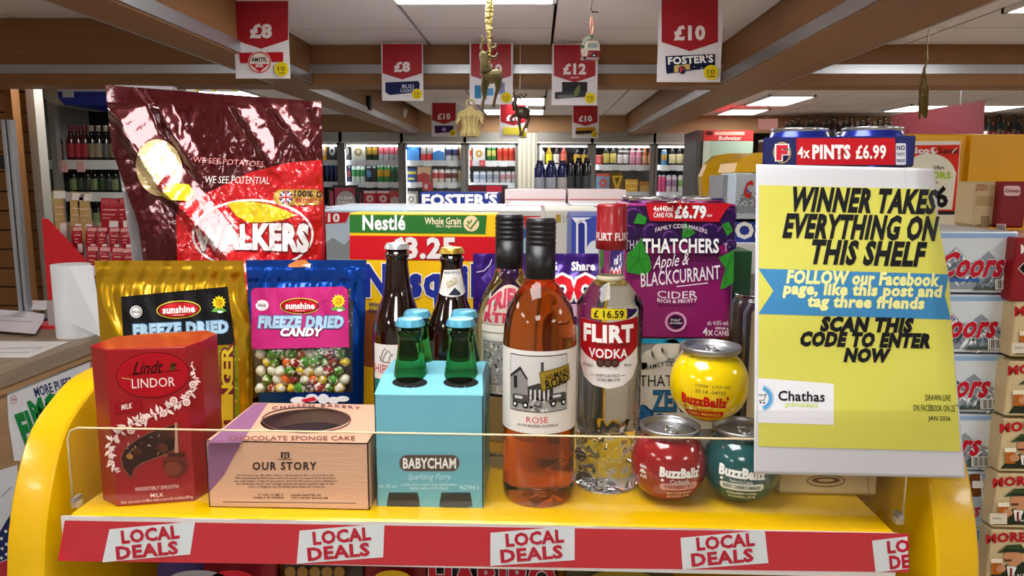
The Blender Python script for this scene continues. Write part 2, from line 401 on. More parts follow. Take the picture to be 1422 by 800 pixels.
# goods on the shelf below, tops only just in view under the rail
low = SH-.335
for (px0, px1, col, lab, ink2, tx) in ((205, 345, '#3b2f6b', 'dark purple and silver bag under the rail at far left', '#9a9aa0', None), (270, 375, '#8b1b2a', 'dark red bag under the rail beside the purple bag', '#c02030', None), (385, 500, '#40362c', 'brown bag with gold letters under the rail', '#8f6a34', 'ICE'), (500, 590, '#7a1414', 'red and yellow bag under the rail', '#c9a21a', None),
        (592, 775, '#2c2230', 'dark sweets bag with thick red letters under the rail', '#b01c30', 'HARIBO'), (785, 940, '#463d1a', 'olive yellow bag under the rail right of centre', '#8a7420', None)):
    A_, B_ = Y(px0, 792, .76), Y(px1, 792, .76); zt = Y(px0, 779, .76).z if not tx == 'HARIBO' else Y(px0, 781, .76).z
    t = T('sweets_bag', lab, 'sweets bag', ((A_.x+B_.x)/2, .79, low), 'bags on the shelf below')
    mb = MB(); n = 8; x0, x1 = A_.x, B_.x
    P = [(-.02, low), (-.028, low+.06), (-.022, zt-.07), (-.001, zt), (.001, zt), (.022, zt-.07), (.028, low+.06), (.02, low)]
    mb.prism([(.785+p[0], p[1]) for p in P], 'x', x0, x1, C(col, .3, metal=.3, bump=.4, bscale=40))
    mb.build('pouch', t, bevel=.002)
    b = Art(.001); fr = onY(.785-.024)
    if tx == 'HARIBO': b.text(tx, px0+6, 784, px1-6, 824, ink(ink2), 2, bold=.05, out=ink('#d9cfd0'), outw=.03)
    elif tx: [b.ell(px0+18+k*17, 795, 7.5, 8, ink(ink2), 2) for k in range(5)]
    else: b.ell((px0+px1)/2, 806, (px1-px0)*.3, 14, ink(ink2), 2)
    b.build('print', t, fr)
# ================================================================== goods standing on the display shelf
def quadplane(a, b):  # vertical plane through two base points, outward normal towards the aisle
    d = (b-a); n = Vector((d.y, -d.x, 0)).normalized(); return (n if n.y < 0 else -n)
# ---- red chocolate box, octagonal plan
t = T('chocolate_box', 'tall red octagonal chocolate box with white blossom garland and brown window', 'chocolate box', (-.397, .76, SH))
A_, B_, C_, D_ = Z(143, 694, SH), Z(163, 704, SH), Z(271, 696, SH), Z(291, 683, SH)
ht = onPlane(B_, quadplane(B_, C_))(151, 485, 0).z-SH
back = Vector((0, .058, 0))
loop = [A_, B_, C_, D_, D_+back*.7, D_+back+Vector((-.02, 0, 0)), A_+back+Vector((.02, .0, 0)), A_+back*.7]
CR = C('#960812', .3, coat=.2)
mesh('carton', [tuple(p) for p in loop]+[(p.x, p.y, SH+ht) for p in loop], [tuple(range(8))[::-1], tuple(range(8, 16))]+[(i, (i+1) % 8, 8+(i+1) % 8, 8+i) for i in range(8)], CR, parent=t, bevel=.0012, bseg=2)
a = Art(.00035); DR = ink('#6d0a12'); BK = ink('#240507'); CW = ink('#f1d9d2')
a.ell(212, 521, 51, 32, DR, 1, rot=-4); a.ell(212, 521, 49.5, 30.5, ink('#b50f1c'), 2, rot=-4); a.ell(212, 521, 47.5, 28.5, ink('#a50c19'), 3, rot=-4)
a.text('Lindt', 184, 502, 229, 519, BK, 4, shear=.35, bold=.01, rot=-4); a.line([(178, 521), (252, 514)], .8, BK, 4)
a.leaf(238, 516, 14, -1.3, ink('#5a3a10'), 4, .6); a.leaf(236, 508, 10, -.2, ink('#3a1608'), 5, .5); a.leaf(243, 512, 9, -2.4, ink('#5a3a10'), 5, .5)
a.text('LINDOR', 183, 525, 243, 538, CW, 4, rot=-3, bold=.0); a.line([(169, 525), (183, 527)], 1.2, ink('#c99a6a'), 4)
a.poly([(158, 562), (195, 554), (198, 564), (197, 571), (160, 575)], ink('#8e0d18'), 2); a.text('MILK', 168, 561, 184, 568, CW, 3, shear=.2, rot=-10)
rs = random.Random(3)
gar = [(266, 505), (271, 522), (270, 540), (262, 552), (246, 560), (228, 570), (210, 579), (192, 586), (174, 595), (160, 605), (152, 618), (151, 634), (156, 648), (163, 657)]
for i in range(len(gar)-1):
    (x0, y0), (x1, y1) = gar[i], gar[i+1]; an = math.atan2(y1-y0, x1-x0)
    for k in range(7):
        f = k/7; x, y = x0+(x1-x0)*f, y0+(y1-y0)*f; big = .55+.75*math.sin(PI*(i+f)/len(gar))
        a.leaf(x+rs.uniform(-1, 1), y+rs.uniform(-1, 1), rs.uniform(6, 11)*big, an+rs.choice([-1, 1])*rs.uniform(.5, 1.5)+(PI if rs.random() < .3 else 0), CW, 4, .36)
a.line(gar, 1., CW, 4)
for x, y in ((241, 556), (227, 574), (199, 584), (268, 534), (182, 598), (259, 559)): a.ell(x, y, 5.5, 5, CW, 5, 12); a.ell(x, y, 3.2, 2.9, ink('#c78f86'), 6, 10); a.ell(x, y, 1.5, 1.3, CW, 7, 8)
win = [(182, 664), (171, 650), (168, 636), (173, 624), (190, 610), (210, 600), (232, 593), (247, 588), (247, 622), (232, 630), (212, 638), (196, 644), (186, 652)]
a.poly(win, ink('#2b0d09'), 2); a.line(win+[win[0]], 1.2, ink('#8e5a40'), 3)
for x, y, r_, c in ((222, 605, 11, '#3c130b'), (238, 603, 9, '#4a1a0e'), (207, 618, 9, '#341008'), (190, 626, 8, '#4b2213'), (226, 622, 8, '#5b2a18'), (180, 634, 5, '#a5702f')): a.ell(x, y, r_, r_*.75, ink(c), 4, 16, rot=20)
for k in range(16): a.leaf(rs.uniform(178, 238), rs.uniform(603, 636), 6, rs.uniform(0, 6), ink(rs.choice(['#8a8f98', '#b58a5a', '#c9c2bc', '#6a2a1a'])), 5, .25)
a.line([(244, 587), (245, 608), (245, 632)], [3, 4, 6], ink('#b98a72'), 5); a.ell(243, 647, 17, 16, ink('#5a2213'), 5); a.ell(240, 651, 12, 10, ink('#7a3520'), 6); a.rrect(232, 629, 257, 634, 2, ink('#4a1a0e'), 6); a.rrect(229, 635, 258, 640, 2, ink('#6a2c1a'), 6)
a.text('IRRESISTIBLY SMOOTH', 188, 675, 248, 680, CW, 3, rot=-4, bold=0); a.text('MILK', 209, 685, 227, 690, CW, 3, rot=-4, bold=.01); a.text('Milk chocolate truffles with a smooth melting filling', 168, 692, 268, 697, CW, 3, rot=-5, bold=0, res=1)
a.build('front_print', t, onPlane(B_, quadplane(B_, C_)))
# ---- cake box
ct = T('cake_box', 'low peach and purple cake box with oval window on top', 'cake box', (-.255, .8, SH))
fl_, fr_ = Z(290, 700, SH), Z(509, 704, SH); yf_ = .712
zt = Y(400, 614, yf_).z; xl, xr = Y(288, 660, yf_).x, Y(512, 660, yf_).x; yb = Z(354, 559, zt).y
PE = C('#dcae90', .5, bump=.12, bscale=9, bdetail=1, stretch=(3, 3, 120)); PU = ink('#8f5f83')
cx_, cy_ = (xl+xr)/2, Z(425, 583, zt).y; rxx = (Z(487, 583, zt).x-Z(364, 583, zt).x)/2; ryy = (Z(425, 566, zt).y-Z(425, 600, zt).y)/2
cxx = Z(425, 583, zt).x
mb = MB(); th = .0012
mb.box(xl, xr, yf_, yf_+th, SH, zt, PE); mb.box(xl, xr, yb-th, yb, SH, zt, PE); mb.box(xl, xl+th, yf_, yb, SH, zt, PE); mb.box(xr-th, xr, yf_, yb, SH, zt, PE); mb.box(xl, xr, yf_, yb, SH, SH+.001, PE)
mb.build('carton', ct)
n = 48; V = []; Fc = []
for k in range(n):
    q = 2*PI*k/n; c, s_ = math.cos(q), math.sin(q); V.append((cxx+rxx*c, cy_+ryy*s_, zt))
    # outer rectangle point along the same direction
    tx = ((xr-cxx)/c if c > 1e-9 else (xl-cxx)/c if c < -1e-9 else 1e9); ty = ((yb-cy_)/s_ if s_ > 1e-9 else (yf_-cy_)/s_ if s_ < -1e-9 else 1e9)
    tt = min(tx, ty); V.append((cxx+c*tt, cy_+s_*tt, zt))
corners = []
for k in range(n):
    k2 = (k+1) % n; Fc.append((2*k, 2*k+1, 2*k2+1, 2*k2))
b0 = len(V)
for (x, y) in ((xr, yb), (xl, yb), (xl, yf_), (xr, yf_)):
    q = math.atan2(y-cy_, x-cxx) % (2*PI); k = int(q/(2*PI)*n) % n; V.append((x, y, zt)); Fc.append((2*k+1, len(V)-1, 2*((k+1) % n)+1))
lid = mesh('lid', V, Fc, C('#d8a78b', .45), parent=ct)
sm_ = lid.modifiers.new('s', 'SOLIDIFY'); sm_.thickness = .001; sm_.offset = -1
MB().lathe([(.001, 0), (1, 0)], FILM, seg=32, cap=False).build('window_film', ct)
o = ct; wf_ = [x for x in COL.objects if x.name.startswith('window_film')][0]
for v in wf_.data.vertices: v.co = Vector((cxx+v.co.x*0, 0, 0))
bpy.data.objects.remove(wf_)
mesh('window_film', [(cxx+rxx*1.02*math.cos(2*PI*k/32), cy_+ryy*1.02*math.sin(2*PI*k/32), zt-.0012) for k in range(32)], [tuple(range(32))], FILM, parent=ct)
ck = T('chocolate_cake', 'dark chocolate cake under the oval window of the peach box', 'cake', (cxx, cy_, SH+.002))
kr_ = min(cy_-yf_, yb-cy_, (xr-xl)/2)-.008
mb = MB().lathe([(.0, .0), (kr_-.002, .0), (kr_, .01), (kr_, .045), (kr_-.006, .052), (0, .053)], C('#1d120d', .5, bump=.6, bscale=70), (cxx, cy_, SH+.002), 36); o = mb.build('sponge', ck, smooth=True)
a = Art(.0003); top = lambda px, py, d: Z(px, py, zt+d)
a.poly([(288, 615), (335, 615), (372, 560), (354, 560)], PU, 1)
a.ring(425.5, 583, 61.5, 17.5, 1.6, ink('#5b4038'), 2)
a.text('CHOCOLATE SPONGE CAKE', 318, 605.5, 493, 611.5, ink('#7a4a3e'), 2, bold=.02)
a.text('CHOSEN BAKERY', 378, 561, 500, 565, ink('#6b4450'), 2, bold=.02, sp=1.3, warp=lambda x, y: (x, y+((x-439)/62)**2*4))
a.build('lid_print', ct, top)
a = Art(.0003); BN = ink('#33211d')
a.poly([(288, 615.5), (335, 615.5), (311, 660), (290, 684)], PU, 1)
a.text('OUR STORY', 351, 642, 439, 652.5, BN, 2, bold=.03, sp=1.15)
a.rect(390, 628, 402, 630, BN, 2); a.rect(390, 628, 392, 636, BN, 2); a.rect(400, 628, 402, 636, BN, 2); a.rect(395, 631, 397, 637, BN, 2); a.line([(386, 638), (405, 638)], 1, BN, 2); a.ring(396, 634, 4, 3, .8, BN, 2, 10)
for i, (s_, x0, x1) in enumerate((("Over 50 years ago, Mr. Ball's culinary odyssey kicked off in a modest flour mill.", 328, 464), ('With unwavering dedication and a whole lot of heart, he stepped up the finest flour', 326, 466), ("any could imagine. Today, it's generations, fuelled by the passion and an unfailing love", 325, 469), ('for all things sweet, our lovingly mastered bakery nestled right in the', 329, 464), ('heart of England, handcrafting many delicious creations.', 345, 452))):
    a.text(s_, x0, 658.8+i*4, x1, 661.8+i*4, ink('#4a342e'), 2, bold=.02, res=1)
for s_, x0, x1, y0 in (('ST IVES TO ME C', 358, 393, 686), ('FAMILY BUSINESS', 352, 394, 690), ('HANDCRAFTED IN', 404, 445, 686.5), ('THE UNITED KINGDOM', 404, 455, 690.5)): a.text(s_, x0, y0, x1, y0+2.6, ink('#5a4038'), 2, res=1)
a.line([(309, 697), (495, 699)], 1, ink('#4a342e'), 1)
a.build('front_print', ct, onY(yf_))

# ---- pouches with zip tops
def foil(h, r=.25, b=.15): return C(h, r, metal=.85, bump=b, bscale=14, bdetail=3, coat=.4)
def sheet(name, parent, L, R, rows, ncol, yfun, m, flip=False, skip=None):
    # grid between a left and a right edge given in photo pixels at each row; yfun(u, v) is real depth
    V = []; Fc = []; nr = len(rows)
    for j, py in enumerate(rows):
        for i in range(ncol+1):
            u = i/ncol; px = L(py)+(R(py)-L(py))*u; V.append(tuple(Y(px, py, yfun(px, py))))
    for j in range(nr-1):
        for i in range(ncol):
            if skip and skip((L(rows[j])+(R(rows[j])-L(rows[j]))*(i+.5)/ncol), (rows[j]+rows[j+1])/2): continue
            b = j*(ncol+1)+i; Fc.append((b, b+1, b+ncol+2, b+ncol+1))
    return mesh(name, V, Fc, m, parent=parent, smooth=True)
def lerp(pts):
    def f(t):
        if t <= pts[0][0]: return pts[0][1]
        for (a0, b0), (a1, b1) in zip(pts, pts[1:]):
            if t <= a1: return b0+(b1-b0)*(t-a0)/(a1-a0)
        return pts[-1][1]
    return f
def pouch_fun(x0, x1, y0, y1, base, depth):
    def f(px, py):
        u = min(1, max(0, (px-x0)/(x1-x0))); v = min(1, max(0, (py-y0)/(y1-y0)))
        b = (4*u*(1-u))**.6*(min(1, max(0, v-.12)*2.2)) * depth
        cr = .0022*math.sin(px*.22+2*math.sin(py*.05))*(1-min(1, abs(v-.2)*3)) + .0012*noise.noise(Vector((px*.045, py*.045, x0)))
        if v < .11: cr += .0016*(1 if .055 < v < .075 or .09 < v < .1 else 0)
        return base - b - cr
    return f
# gold pouch
gp = T('foil_pouch', 'gold foil pouch with black panel behind the red chocolate box', 'snack pouch', (-.47, .95, SH))
gf = pouch_fun(130, 350, 363, 600, .945, .03)
gL, gR = lerp([(363, 131), (480, 140), (620, 165)]), lerp([(363, 338), (480, 350), (620, 352)])
rows = [362+i*5 for i in range(48)]
gm = foil('#d2a41c', .25, .15)
sheet('front_sheet', gp, gL, gR, rows, 40, gf, gm); sheet('back_sheet', gp, gL, gR, rows, 8, lambda x, y: .9478, C('#b98f20', .3, metal=.8))
a = Art(.0006)
a.poly([(168, 412), (316, 398), (326, 478), (172, 487)], ink('#0b0a0c'), 1)
a.poly([(298, 482), (330, 480), (334, 600), (304, 600)], ink('#7a7d12'), 1)
def sunshine(a, x, y, s=1., rot=0, L=2):
    a.ell(x, y, 31*s, 12.5*s, ink('#e8c93a'), L, rot=rot); a.ell(x, y, 29.5*s, 11.2*s, BLACK, L+1, rot=rot); a.ell(x, y, 27.5*s, 9.8*s, ink('#b5121d'), L+2, rot=rot)
    a.text('sunshine', x-22*s, y-5*s, x+22*s, y+4.5*s, WHITE, L+3, rot=rot, bold=.035); a.rect(x-8*s, y+7*s, x+8*s, y+8*s, ink('#e6b0a0'), L+3)
def flower(a, x, y, s, L=2):
    for k in range(12): a.leaf(x, y, s, k*PI/6, ink('#e9d31c'), L, .5)
    a.ell(x, y, s*.5, s*.5, ink('#c9a012'), L+1, 14); a.leaf(x, y+s*.9, s*1.1, .3, ink('#5aa03c'), L, .5); a.leaf(x, y+s*.9, s*1.1, PI-.3, ink('#5aa03c'), L, .5); a.leaf(x-s*.3, y+s*1.3, s, 0, ink('#cfe3d0'), L+1, .4)
sunshine(a, 248, 430, 1, -3); a.ell(189, 433, 8.5, 8.5, ink('#e6e6e6'), 2); a.ring(189, 433, 6.5, 6.5, 1, ink('#555555'), 3, 16); a.text('HALAL', 184, 431, 194, 435, ink('#333333'), 3, res=1)
flower(a, 304, 420, 10)
SI = ink('#9fbfd6')
a.text('FREEZE DRIED', 186, 449, 316, 464, SI, 2, rot=-2.6, bold=.07, out=ink('#35608c'), outw=.05)
a.text('MILK', 238, 467, 288, 478, WHITE, 2, rot=-3, bold=.04, shear=.15)
for i, ch in enumerate('REGNITS'):
    yc = 496+i*18
    g, _q = None, None
    a.text(ch, 306, yc-12.5, 325, yc+2.5, ink('#c9ae2b'), 3, rot=-90, bold=.03, out=ink('#6d1d2b'), outw=.08)
for k in range(26): a.leaf(rs.uniform(300, 332), rs.uniform(484, 600), rs.uniform(4, 9), rs.uniform(0, 6.2), ink(rs.choice(['#a9b233', '#5b6a12', '#c4a92a'])), 2)
a.build('front_print', gp, lambda px, py, d: Y(px, py, gf(px, py)-d-.001), 8, 8)
# blue pouch with clear window
bp_ = T('foil_pouch', 'blue foil pouch with pink panel and clear window full of candy', 'snack pouch', (-.27, .95, SH))
bf = pouch_fun(342, 508, 362, 600, .94, .028)
bL, bR = lerp([(362, 341), (480, 350), (560, 360), (600, 362)]), lerp([(362, 509), (480, 506), (560, 505), (600, 505)])
bm_ = foil('#0a4bb8', .25, .15)
winf = lambda px, py: 349 < px < 489 and 399 < py < 546
rows = [361+i*4 for i in range(60)]
sheet('front_sheet', bp_, bL, bR, rows, 48, bf, bm_, skip=winf); sheet('back_sheet', bp_, bL, bR, rows, 8, lambda x, y: .9445, C('#4a5a6a', .4, metal=.5))
sheet('clear_window', bp_, lambda p: 345, lambda p: 493, [396+i*6 for i in range(27)], 26, lambda x, y: bf(x, y)+.0008, FILM)
a = Art(.0006); PK = ink('#b5246f')
a.poly([(353, 400), (478, 398), (483, 403), (485, 482), (352, 485), (349, 480), (349, 405)], PK, 1)
sunshine(a, 416.5, 425, .9); a.ell(364, 424, 9, 7.5, ink('#efe6ea'), 2); a.text('HALAL', 358, 422, 370, 426, ink('#555555'), 3, res=1); flower(a, 470, 418, 10)
a.text('FREEZE DRIED', 359, 440, 477, 454.5, SI, 2, shear=.12, bold=.07, out=ink('#2d4f86'), outw=.05)
a.text('CANDY', 389, 456, 447, 466.5, WHITE, 2, shear=.25, bold=.06, out=ink('#43102c'), outw=.06)
a.poly([(412, 361.5), (424, 360.8), (430, 366), (432, 371), (401, 371), (400, 368)], ink('#e08a4a'), 1); a.poly([(418, 368), (432, 366), (430, 372)], WHITE, 2)
BW = ink('#e8eef8')
for x, y, rx, ry in ((415, 556, 12, 5), (433, 553, 9, 6), (449, 554, 8, 7), (463, 556, 8, 5), (476, 554, 9, 4)): a.ell(x, y, rx, ry, BW, 2, 16)
a.poly([(418, 555), (436, 551), (440, 556), (422, 559)], ink('#d0203a'), 3)
a.build('front_print', bp_, lambda px, py, d: Y(px, py, bf(px, py)-d-.001), 8, 8)
# candies in the window
cc = {'green': '#3f8f22', 'yellow': '#e3c420', 'red': '#8e1420', 'orange': '#e0661c', 'purple': '#3a2033', 'white and green': '#dfe6cf'}
seq = 'red white_and_green green yellow orange green purple white_and_green green red yellow green'.split()
protoc = {}
def candy(cname, p, r, row=0, col=0):
    key = cname
    lab = '%s candy ball, %s, %s from left, in blue pouch' % (cname, ['bottom row', 'second row from bottom', 'third row from bottom', 'fourth row from bottom', 'second row from top', 'top row'][row], ORD[col])
    if key not in protoc:
        bm = bmesh.new(); bmesh.ops.create_icosphere(bm, subdivisions=3, radius=1)
        for v in bm.verts:
            n_ = noise.noise(v.co*1.7+Vector((len(cname), 0, 0))); v.co *= 1+.14*n_
        me = bpy.data.meshes.new('candy'); bm.to_mesh(me); bm.free(); me.materials.append(C(cc[cname], .3)); me.materials.append(C('#e9e4d2', .8))
        for q in me.polygons:
            q.use_smooth = True
            if noise.noise(q.center*1.6+Vector((len(cname)*3, 5, 0))) > .2: q.material_index = 1
        protoc[key] = me
    o = bpy.data.objects.new('candy', protoc[key]); COL.objects.link(o); o.location = p; o.scale = (r, r, r*rs.uniform(.8, 1)); o.rotation_euler = (rs.uniform(0, 6), rs.uniform(0, 6), rs.uniform(0, 6))
    tag(o, lab, 'candy', '%s candies in the blue pouch' % cname); return o
k = 0
for j in range(6):
    py = 539-j*12
    for i in range(10):
        px = 364+i*13.4+(j % 2)*6+rs.uniform(-2, 2)
        if px > 480: continue
        cn = rs.choice(seq).replace('_', ' '); r = rs.uniform(.0062, .0085) if j < 5 else .006
        p = Y(px, py, bf(px, py)+.011+rs.uniform(0, .003)); candy(cn, p, r, j, i); k += 1
# ---- big red crisp packet
wk = T('crisp_packet', 'huge crumpled dark red foil crisp packet with round red and yellow logo', 'crisp packet', (-.42, 1.07, SH))
def wf_(px, py):
    u = (px-150)/300; v = (py-120)/480; u = min(1, max(0, u)); v = min(1, max(0, v))
    b = (4*u*(1-u))**.55*min(1, v*1.7)*.045
    # creases running from the top left corner down to the right, as in a pulled packet
    s_ = (px-150)*.80-(py-120)*.62; q = (px-150)*.62+(py-120)*.80
    cr = 0
    for c0, w_, h_, qa, qb in ((-24, 44, .0245, 0, 430), (32, 20, .012, 0, 190), (118, 22, .007, 90, 260), (205, 20, .009, 100, 230), (160, 12, .003, 60, 300)):
        s0 = s_-c0-6*math.sin(q*.025+c0)-5*noise.noise(Vector((q*.05, c0, 2))); fq = min(1, max(0, (q-qa)/30))*min(1, max(0, (qb-q)/60))
        if 0 <= s0 <= w_: cr += h_*(1-s0/w_)*fq
        elif -8 < s0 < 0: cr += h_*(1+s0/8)*fq
    band = 1-.55*(1 if -22 < s_ < 18 else 0)
    nn = band*abs(noise.noise(Vector((px*.020, py*.013, 3.1))))+.5*band*abs(noise.noise(Vector((px*.05+py*.02, py*.035, 7))))+.22*abs(noise.noise(Vector((px*.1, py*.09, 1))))*band
    ed = min(1, max(0, (v-.03)*14))
    if v < .055: cr *= .15; nn *= .15; nn += .06*math.sin(px*.5)*.3
    return 1.055-b-cr-.0065*nn*ed
wL = lerp([(116, 146), (207, 155), (266, 176), (311, 192), (370, 200), (620, 205)]); wR = lerp([(116, 446), (200, 448), (360, 454), (620, 456)])
def wtop(px): return 118+(px-146)*.077
WKM = C('#4e0610', .25, metal=.6, bump=.10, bscale=38, bdetail=4, coat=1.)
def wmap(px, py): return px, py
WB = PR((-.42, 1.0, SH+.004))[1]
V = []; Fc = []; nc, nr = 130, 140
for j in range(nr+1):
    for i in range(nc+1):
        py0 = 118+(j/nr)*460; px = wL(py0)+(wR(py0)-wL(py0))*i/nc; py = wtop(px)+(j/nr)*(WB-wtop(px)); V.append(tuple(Y(px, py, wf_(px, py))))
for j in range(nr):
    for i in range(nc): b = j*(nc+1)+i; Fc.append((b, b+1, b+nc+2, b+nc+1))
mesh('front_sheet', V, Fc, WKM, parent=wk, smooth=True)
V = []; Fc = []
for j in range(13):
    for i in range(9):
        py0 = 118+(j/12)*460; px = wL(py0)+(wR(py0)-wL(py0))*i/8; py = wtop(px)+(j/12)*(WB-14-wtop(px)); V.append(tuple(Y(px, py, 1.056+(.03*math.sin(PI*i/8)*math.sin(PI*j/12)))))
for j in range(12):
    for i in range(8): b = j*9+i; Fc.append((b, b+1, b+10, b+9))
mesh('back_sheet', V, Fc, C('#8d8f94', .3, metal=.8), parent=wk, smooth=True)
def wm(h, r=.3, me=.3): return C(h, r, metal=me, bump=.10, bscale=38, bdetail=4, coat=1.)
a = Art(.0005); WR_ = wm('#c80f18'); YC = wm('#e3c713', .3, .2); CRM = wm('#d9c08a', .3, .2); WW = wm('#e9e4e4', .3, .1)
a.poly([(262, 279), (300, 262), (345, 240), (400, 226), (447, 222), (450, 300), (453, 420), (262, 420), (246, 365), (245, 300), (250, 281)], WR_, 1)
a.ell(221, 233, 32, 40, CRM, 1, rot=-12); a.ell(218, 228, 24, 30, wm('#e3d29c', .3, .2), 2, rot=-12)
a.poly([(216, 262), (232, 240), (240, 246), (224, 268)], wm('#8a0d16'), 3)
a.poly([(222, 262), (238, 254), (262, 256), (270, 268), (264, 279), (236, 278), (224, 272)], YC, 2)
a.ring(351, 326, 83, 48, 3.2, WW, 3, 60, 130, 410); a.ell(351, 326, 80, 45, wm('#cf0d17'), 2, 48)
a.poly([(315, 282), (330, 280), (350, 280), (375, 284), (398, 293), (411, 299), (395, 305), (370, 309), (345, 309), (328, 300)], YC, 4)
a.text('WALKERS', 273, 315, 427, 347, WW, 4, bold=.06, out=wm('#7a0a14'), outw=.035, warp=lambda x, y: (x, y-7*(1-((x-350)/77)**2)*.3 + (y-331)*.12*((x-350)/77)+(2 if x < 320 else 0)))
a.text('WE SEE POTATOES,', 268, 221, 369, 230, wm('#d88a86', .4, .1), 4, rot=4, bold=0); a.text('WE SEE POTENTIAL', 284, 245, 375, 255, wm('#eadad8', .4, .1), 4, shear=.1, bold=0, rot=1)
a.rrect(380, 263, 448, 285, 10, wm('#c79a3c', .3, .3), 4); a.ell(397, 274, 9.5, 9.5, wm('#27345f', .4, .1), 5)
for p in ([(390, 267), (404, 281)], [(404, 267), (390, 281)]): a.line(p, 2.4, WW, 6)
a.line([(397, 264.5), (397, 283.5)], 3.4, WW, 6); a.line([(387.5, 274), (406.5, 274)], 3.4, WW, 6); a.line([(397, 264.5), (397, 283.5)], 2, WR_, 7); a.line([(387.5, 274), (406.5, 274)], 2, WR_, 7)
a.text('100% G', 409, 265, 447, 273.5, wm('#20140a', .5, 0), 5, bold=.04, rot=2); a.text('BRITISH P', 411, 276, 447, 282, wm('#a5121c', .5, 0), 5, bold=.03, rot=2)
a.build('front_print', wk, lambda px, py, d: Y(px, py, wf_(px, py)-d-.0012), 3, 3)
a = Art(.0005); a.poly([(166, 240), (176, 266), (192, 311), (196, 345), (186, 345), (180, 320), (160, 270)], ink('#9a9aa0'), 1); a.text('QUALITY', 182, 318, 194, 323, BLACK, 2, rot=60, res=1)
pb = T('crisp_packet', 'second crisp packet edge, grey and white, poking out left of the huge red packet', 'crisp packet', (-.54, 1.085, SH))
V = [Y(150, 125, 1.075), Y(165, 235, 1.075), Y(182, 340, 1.075), Y(186, 420, 1.08), Y(190, 555, 1.09), Y(240, 555, 1.09), Y(240, 120, 1.09), Y(160, 118, 1.08)]
mesh('packet_sheet', [tuple(v) for v in V]+[tuple(v+Vector((0, .012, 0))) for v in V], [tuple(range(8)), tuple(range(8, 16))[::-1]]+[(i, (i+1) % 8, 8+(i+1) % 8, 8+i) for i in range(8)], C('#a9a6ab', .3, metal=.4, bump=.4, bscale=30), parent=pb)
# ---- cereal box
cb = T('cereal_box', 'large yellow cereal box with green stripe and red price band', 'cereal box', (-.15, 1.05, SH))
A_ = Y(485, 296, 1.0); B_ = Y(690, 299, 1.0)
box('carton', A_.x, B_.x, 1.0, 1.06, SH, A_.z, C('#e8b80c', .4), cb, bevel=.001)
a = Art(.0004); GR = ink('#2a6a2c')
a.poly([(485.5, 298), (676, 299), (674, 325), (485.5, 323)], GR, 1); a.poly([(485.5, 327), (689, 329), (689, 363), (485.5, 360)], ink('#c21220'), 1)
a.text('Nestlé', 504, 299.5, 562, 319, WHITE, 2, bold=.03); a.text('Whole Grain', 590, 302, 640, 311.5, ink('#e9dcb8'), 2, bold=.02); a.text('No.1 ingredient', 606, 312, 641, 317, ink('#e9dcb8'), 2, res=1)
a.ell(654.5, 310.5, 11, 11, ink('#dcc79a'), 2); a.line([(648, 312), (653, 318), (664, 304)], 2, GR, 3); a.leaf(652, 312, 7, -2, GR, 3); a.leaf(653, 310, 6, -1.2, GR, 3)
a.text('£3.25', 542, 331, 631, 358, ink('#ded6d6'), 3, bold=.045, out=ink('#7d3a3a'), outw=.015)
a.text('Nesquik', 508, 369, 676, 424, ink('#1c2c8c'), 3, bold=.045, out=ink('#f2ead0'), outw=.03, sp=1.05)
a.text('With', 512, 420, 528, 426, ink('#1c2c6c'), 3); a.text('Calcium', 512, 428, 540, 434, ink('#1c2c6c'), 3)
a.ell(515, 470, 30, 40, ink('#8a4a1e'), 1); a.ell(600, 480, 40, 30, ink('#6b3412'), 1)
a.build('front_print', cb, onY(1.0))
# ---- purple share bag
zcr = Y(700, 446, .965).z
cq = T('carton', 'added plain cream carton under the purple share bag behind the bottles', 'carton', (.07, 1.0, SH))  # carton added to lighten what the vodka bottle refracts
box('carton_body', Y(660, 446, .945).x, Y(850, 446, .945).x, .945, .995, SH, zcr-.001, C('#b9b2a2', .5), cq, bevel=.001)
pu = T('sweets_bag', 'purple share bag with fat red outlined letters behind the wine bottles', 'sweets bag', (.07, .97, zcr))
PUF = C('#3d1f78', .25, metal=.3, bump=.4, bscale=30)
pf = pouch_fun(657, 852, 352, 450, .965, .02); 
sheet('front_sheet', pu, lambda p: 657, lambda p: 852, [352+i*6 for i in range(17)], 40, pf, PUF); sheet('back_sheet', pu, lambda p: 657, lambda p: 852, [352, 400, 448], 4, lambda x, y: .968, PUF)
a = Art(.0006); a.text('Share', 794, 364, 826, 375.5, WHITE, 2, bold=.04); a.text('BAG', 752, 364, 773, 375.5, WHITE, 2, bold=.04)
RR = ink('#cf1626')
a.text('ROOS', 744, 386, 846, 418, RR, 2, bold=.08, out=WHITE, outw=.09); a.line([(662, 378), (672, 376), (680, 368), (683, 360)], 1.5, ink('#c9c0e0'), 2)
a.poly([(730, 420), (850, 424), (840, 440), (735, 438)], ink('#d9b6cf'), 2)
a.build('front_print', pu, lambda px, py, d: Y(px, py, pf(px, py)-d-.001), 9, 9)
# ---- bottles
def glassm(h, rough=.02, ior=1.42): return C(h, rough, trans=1., ior=ior, spec=.5)
def ring_profile(z0, z1, r, n, d=.0008):
    o = []; 
    for i in range(n): a_ = z0+(z1-z0)*i/n; b_ = z0+(z1-z0)*(i+1)/n; o += [(r-d, a_), (r, a_+(b_-a_)*.25), (r, a_+(b_-a_)*.75), (r-d, b_)]
    return o
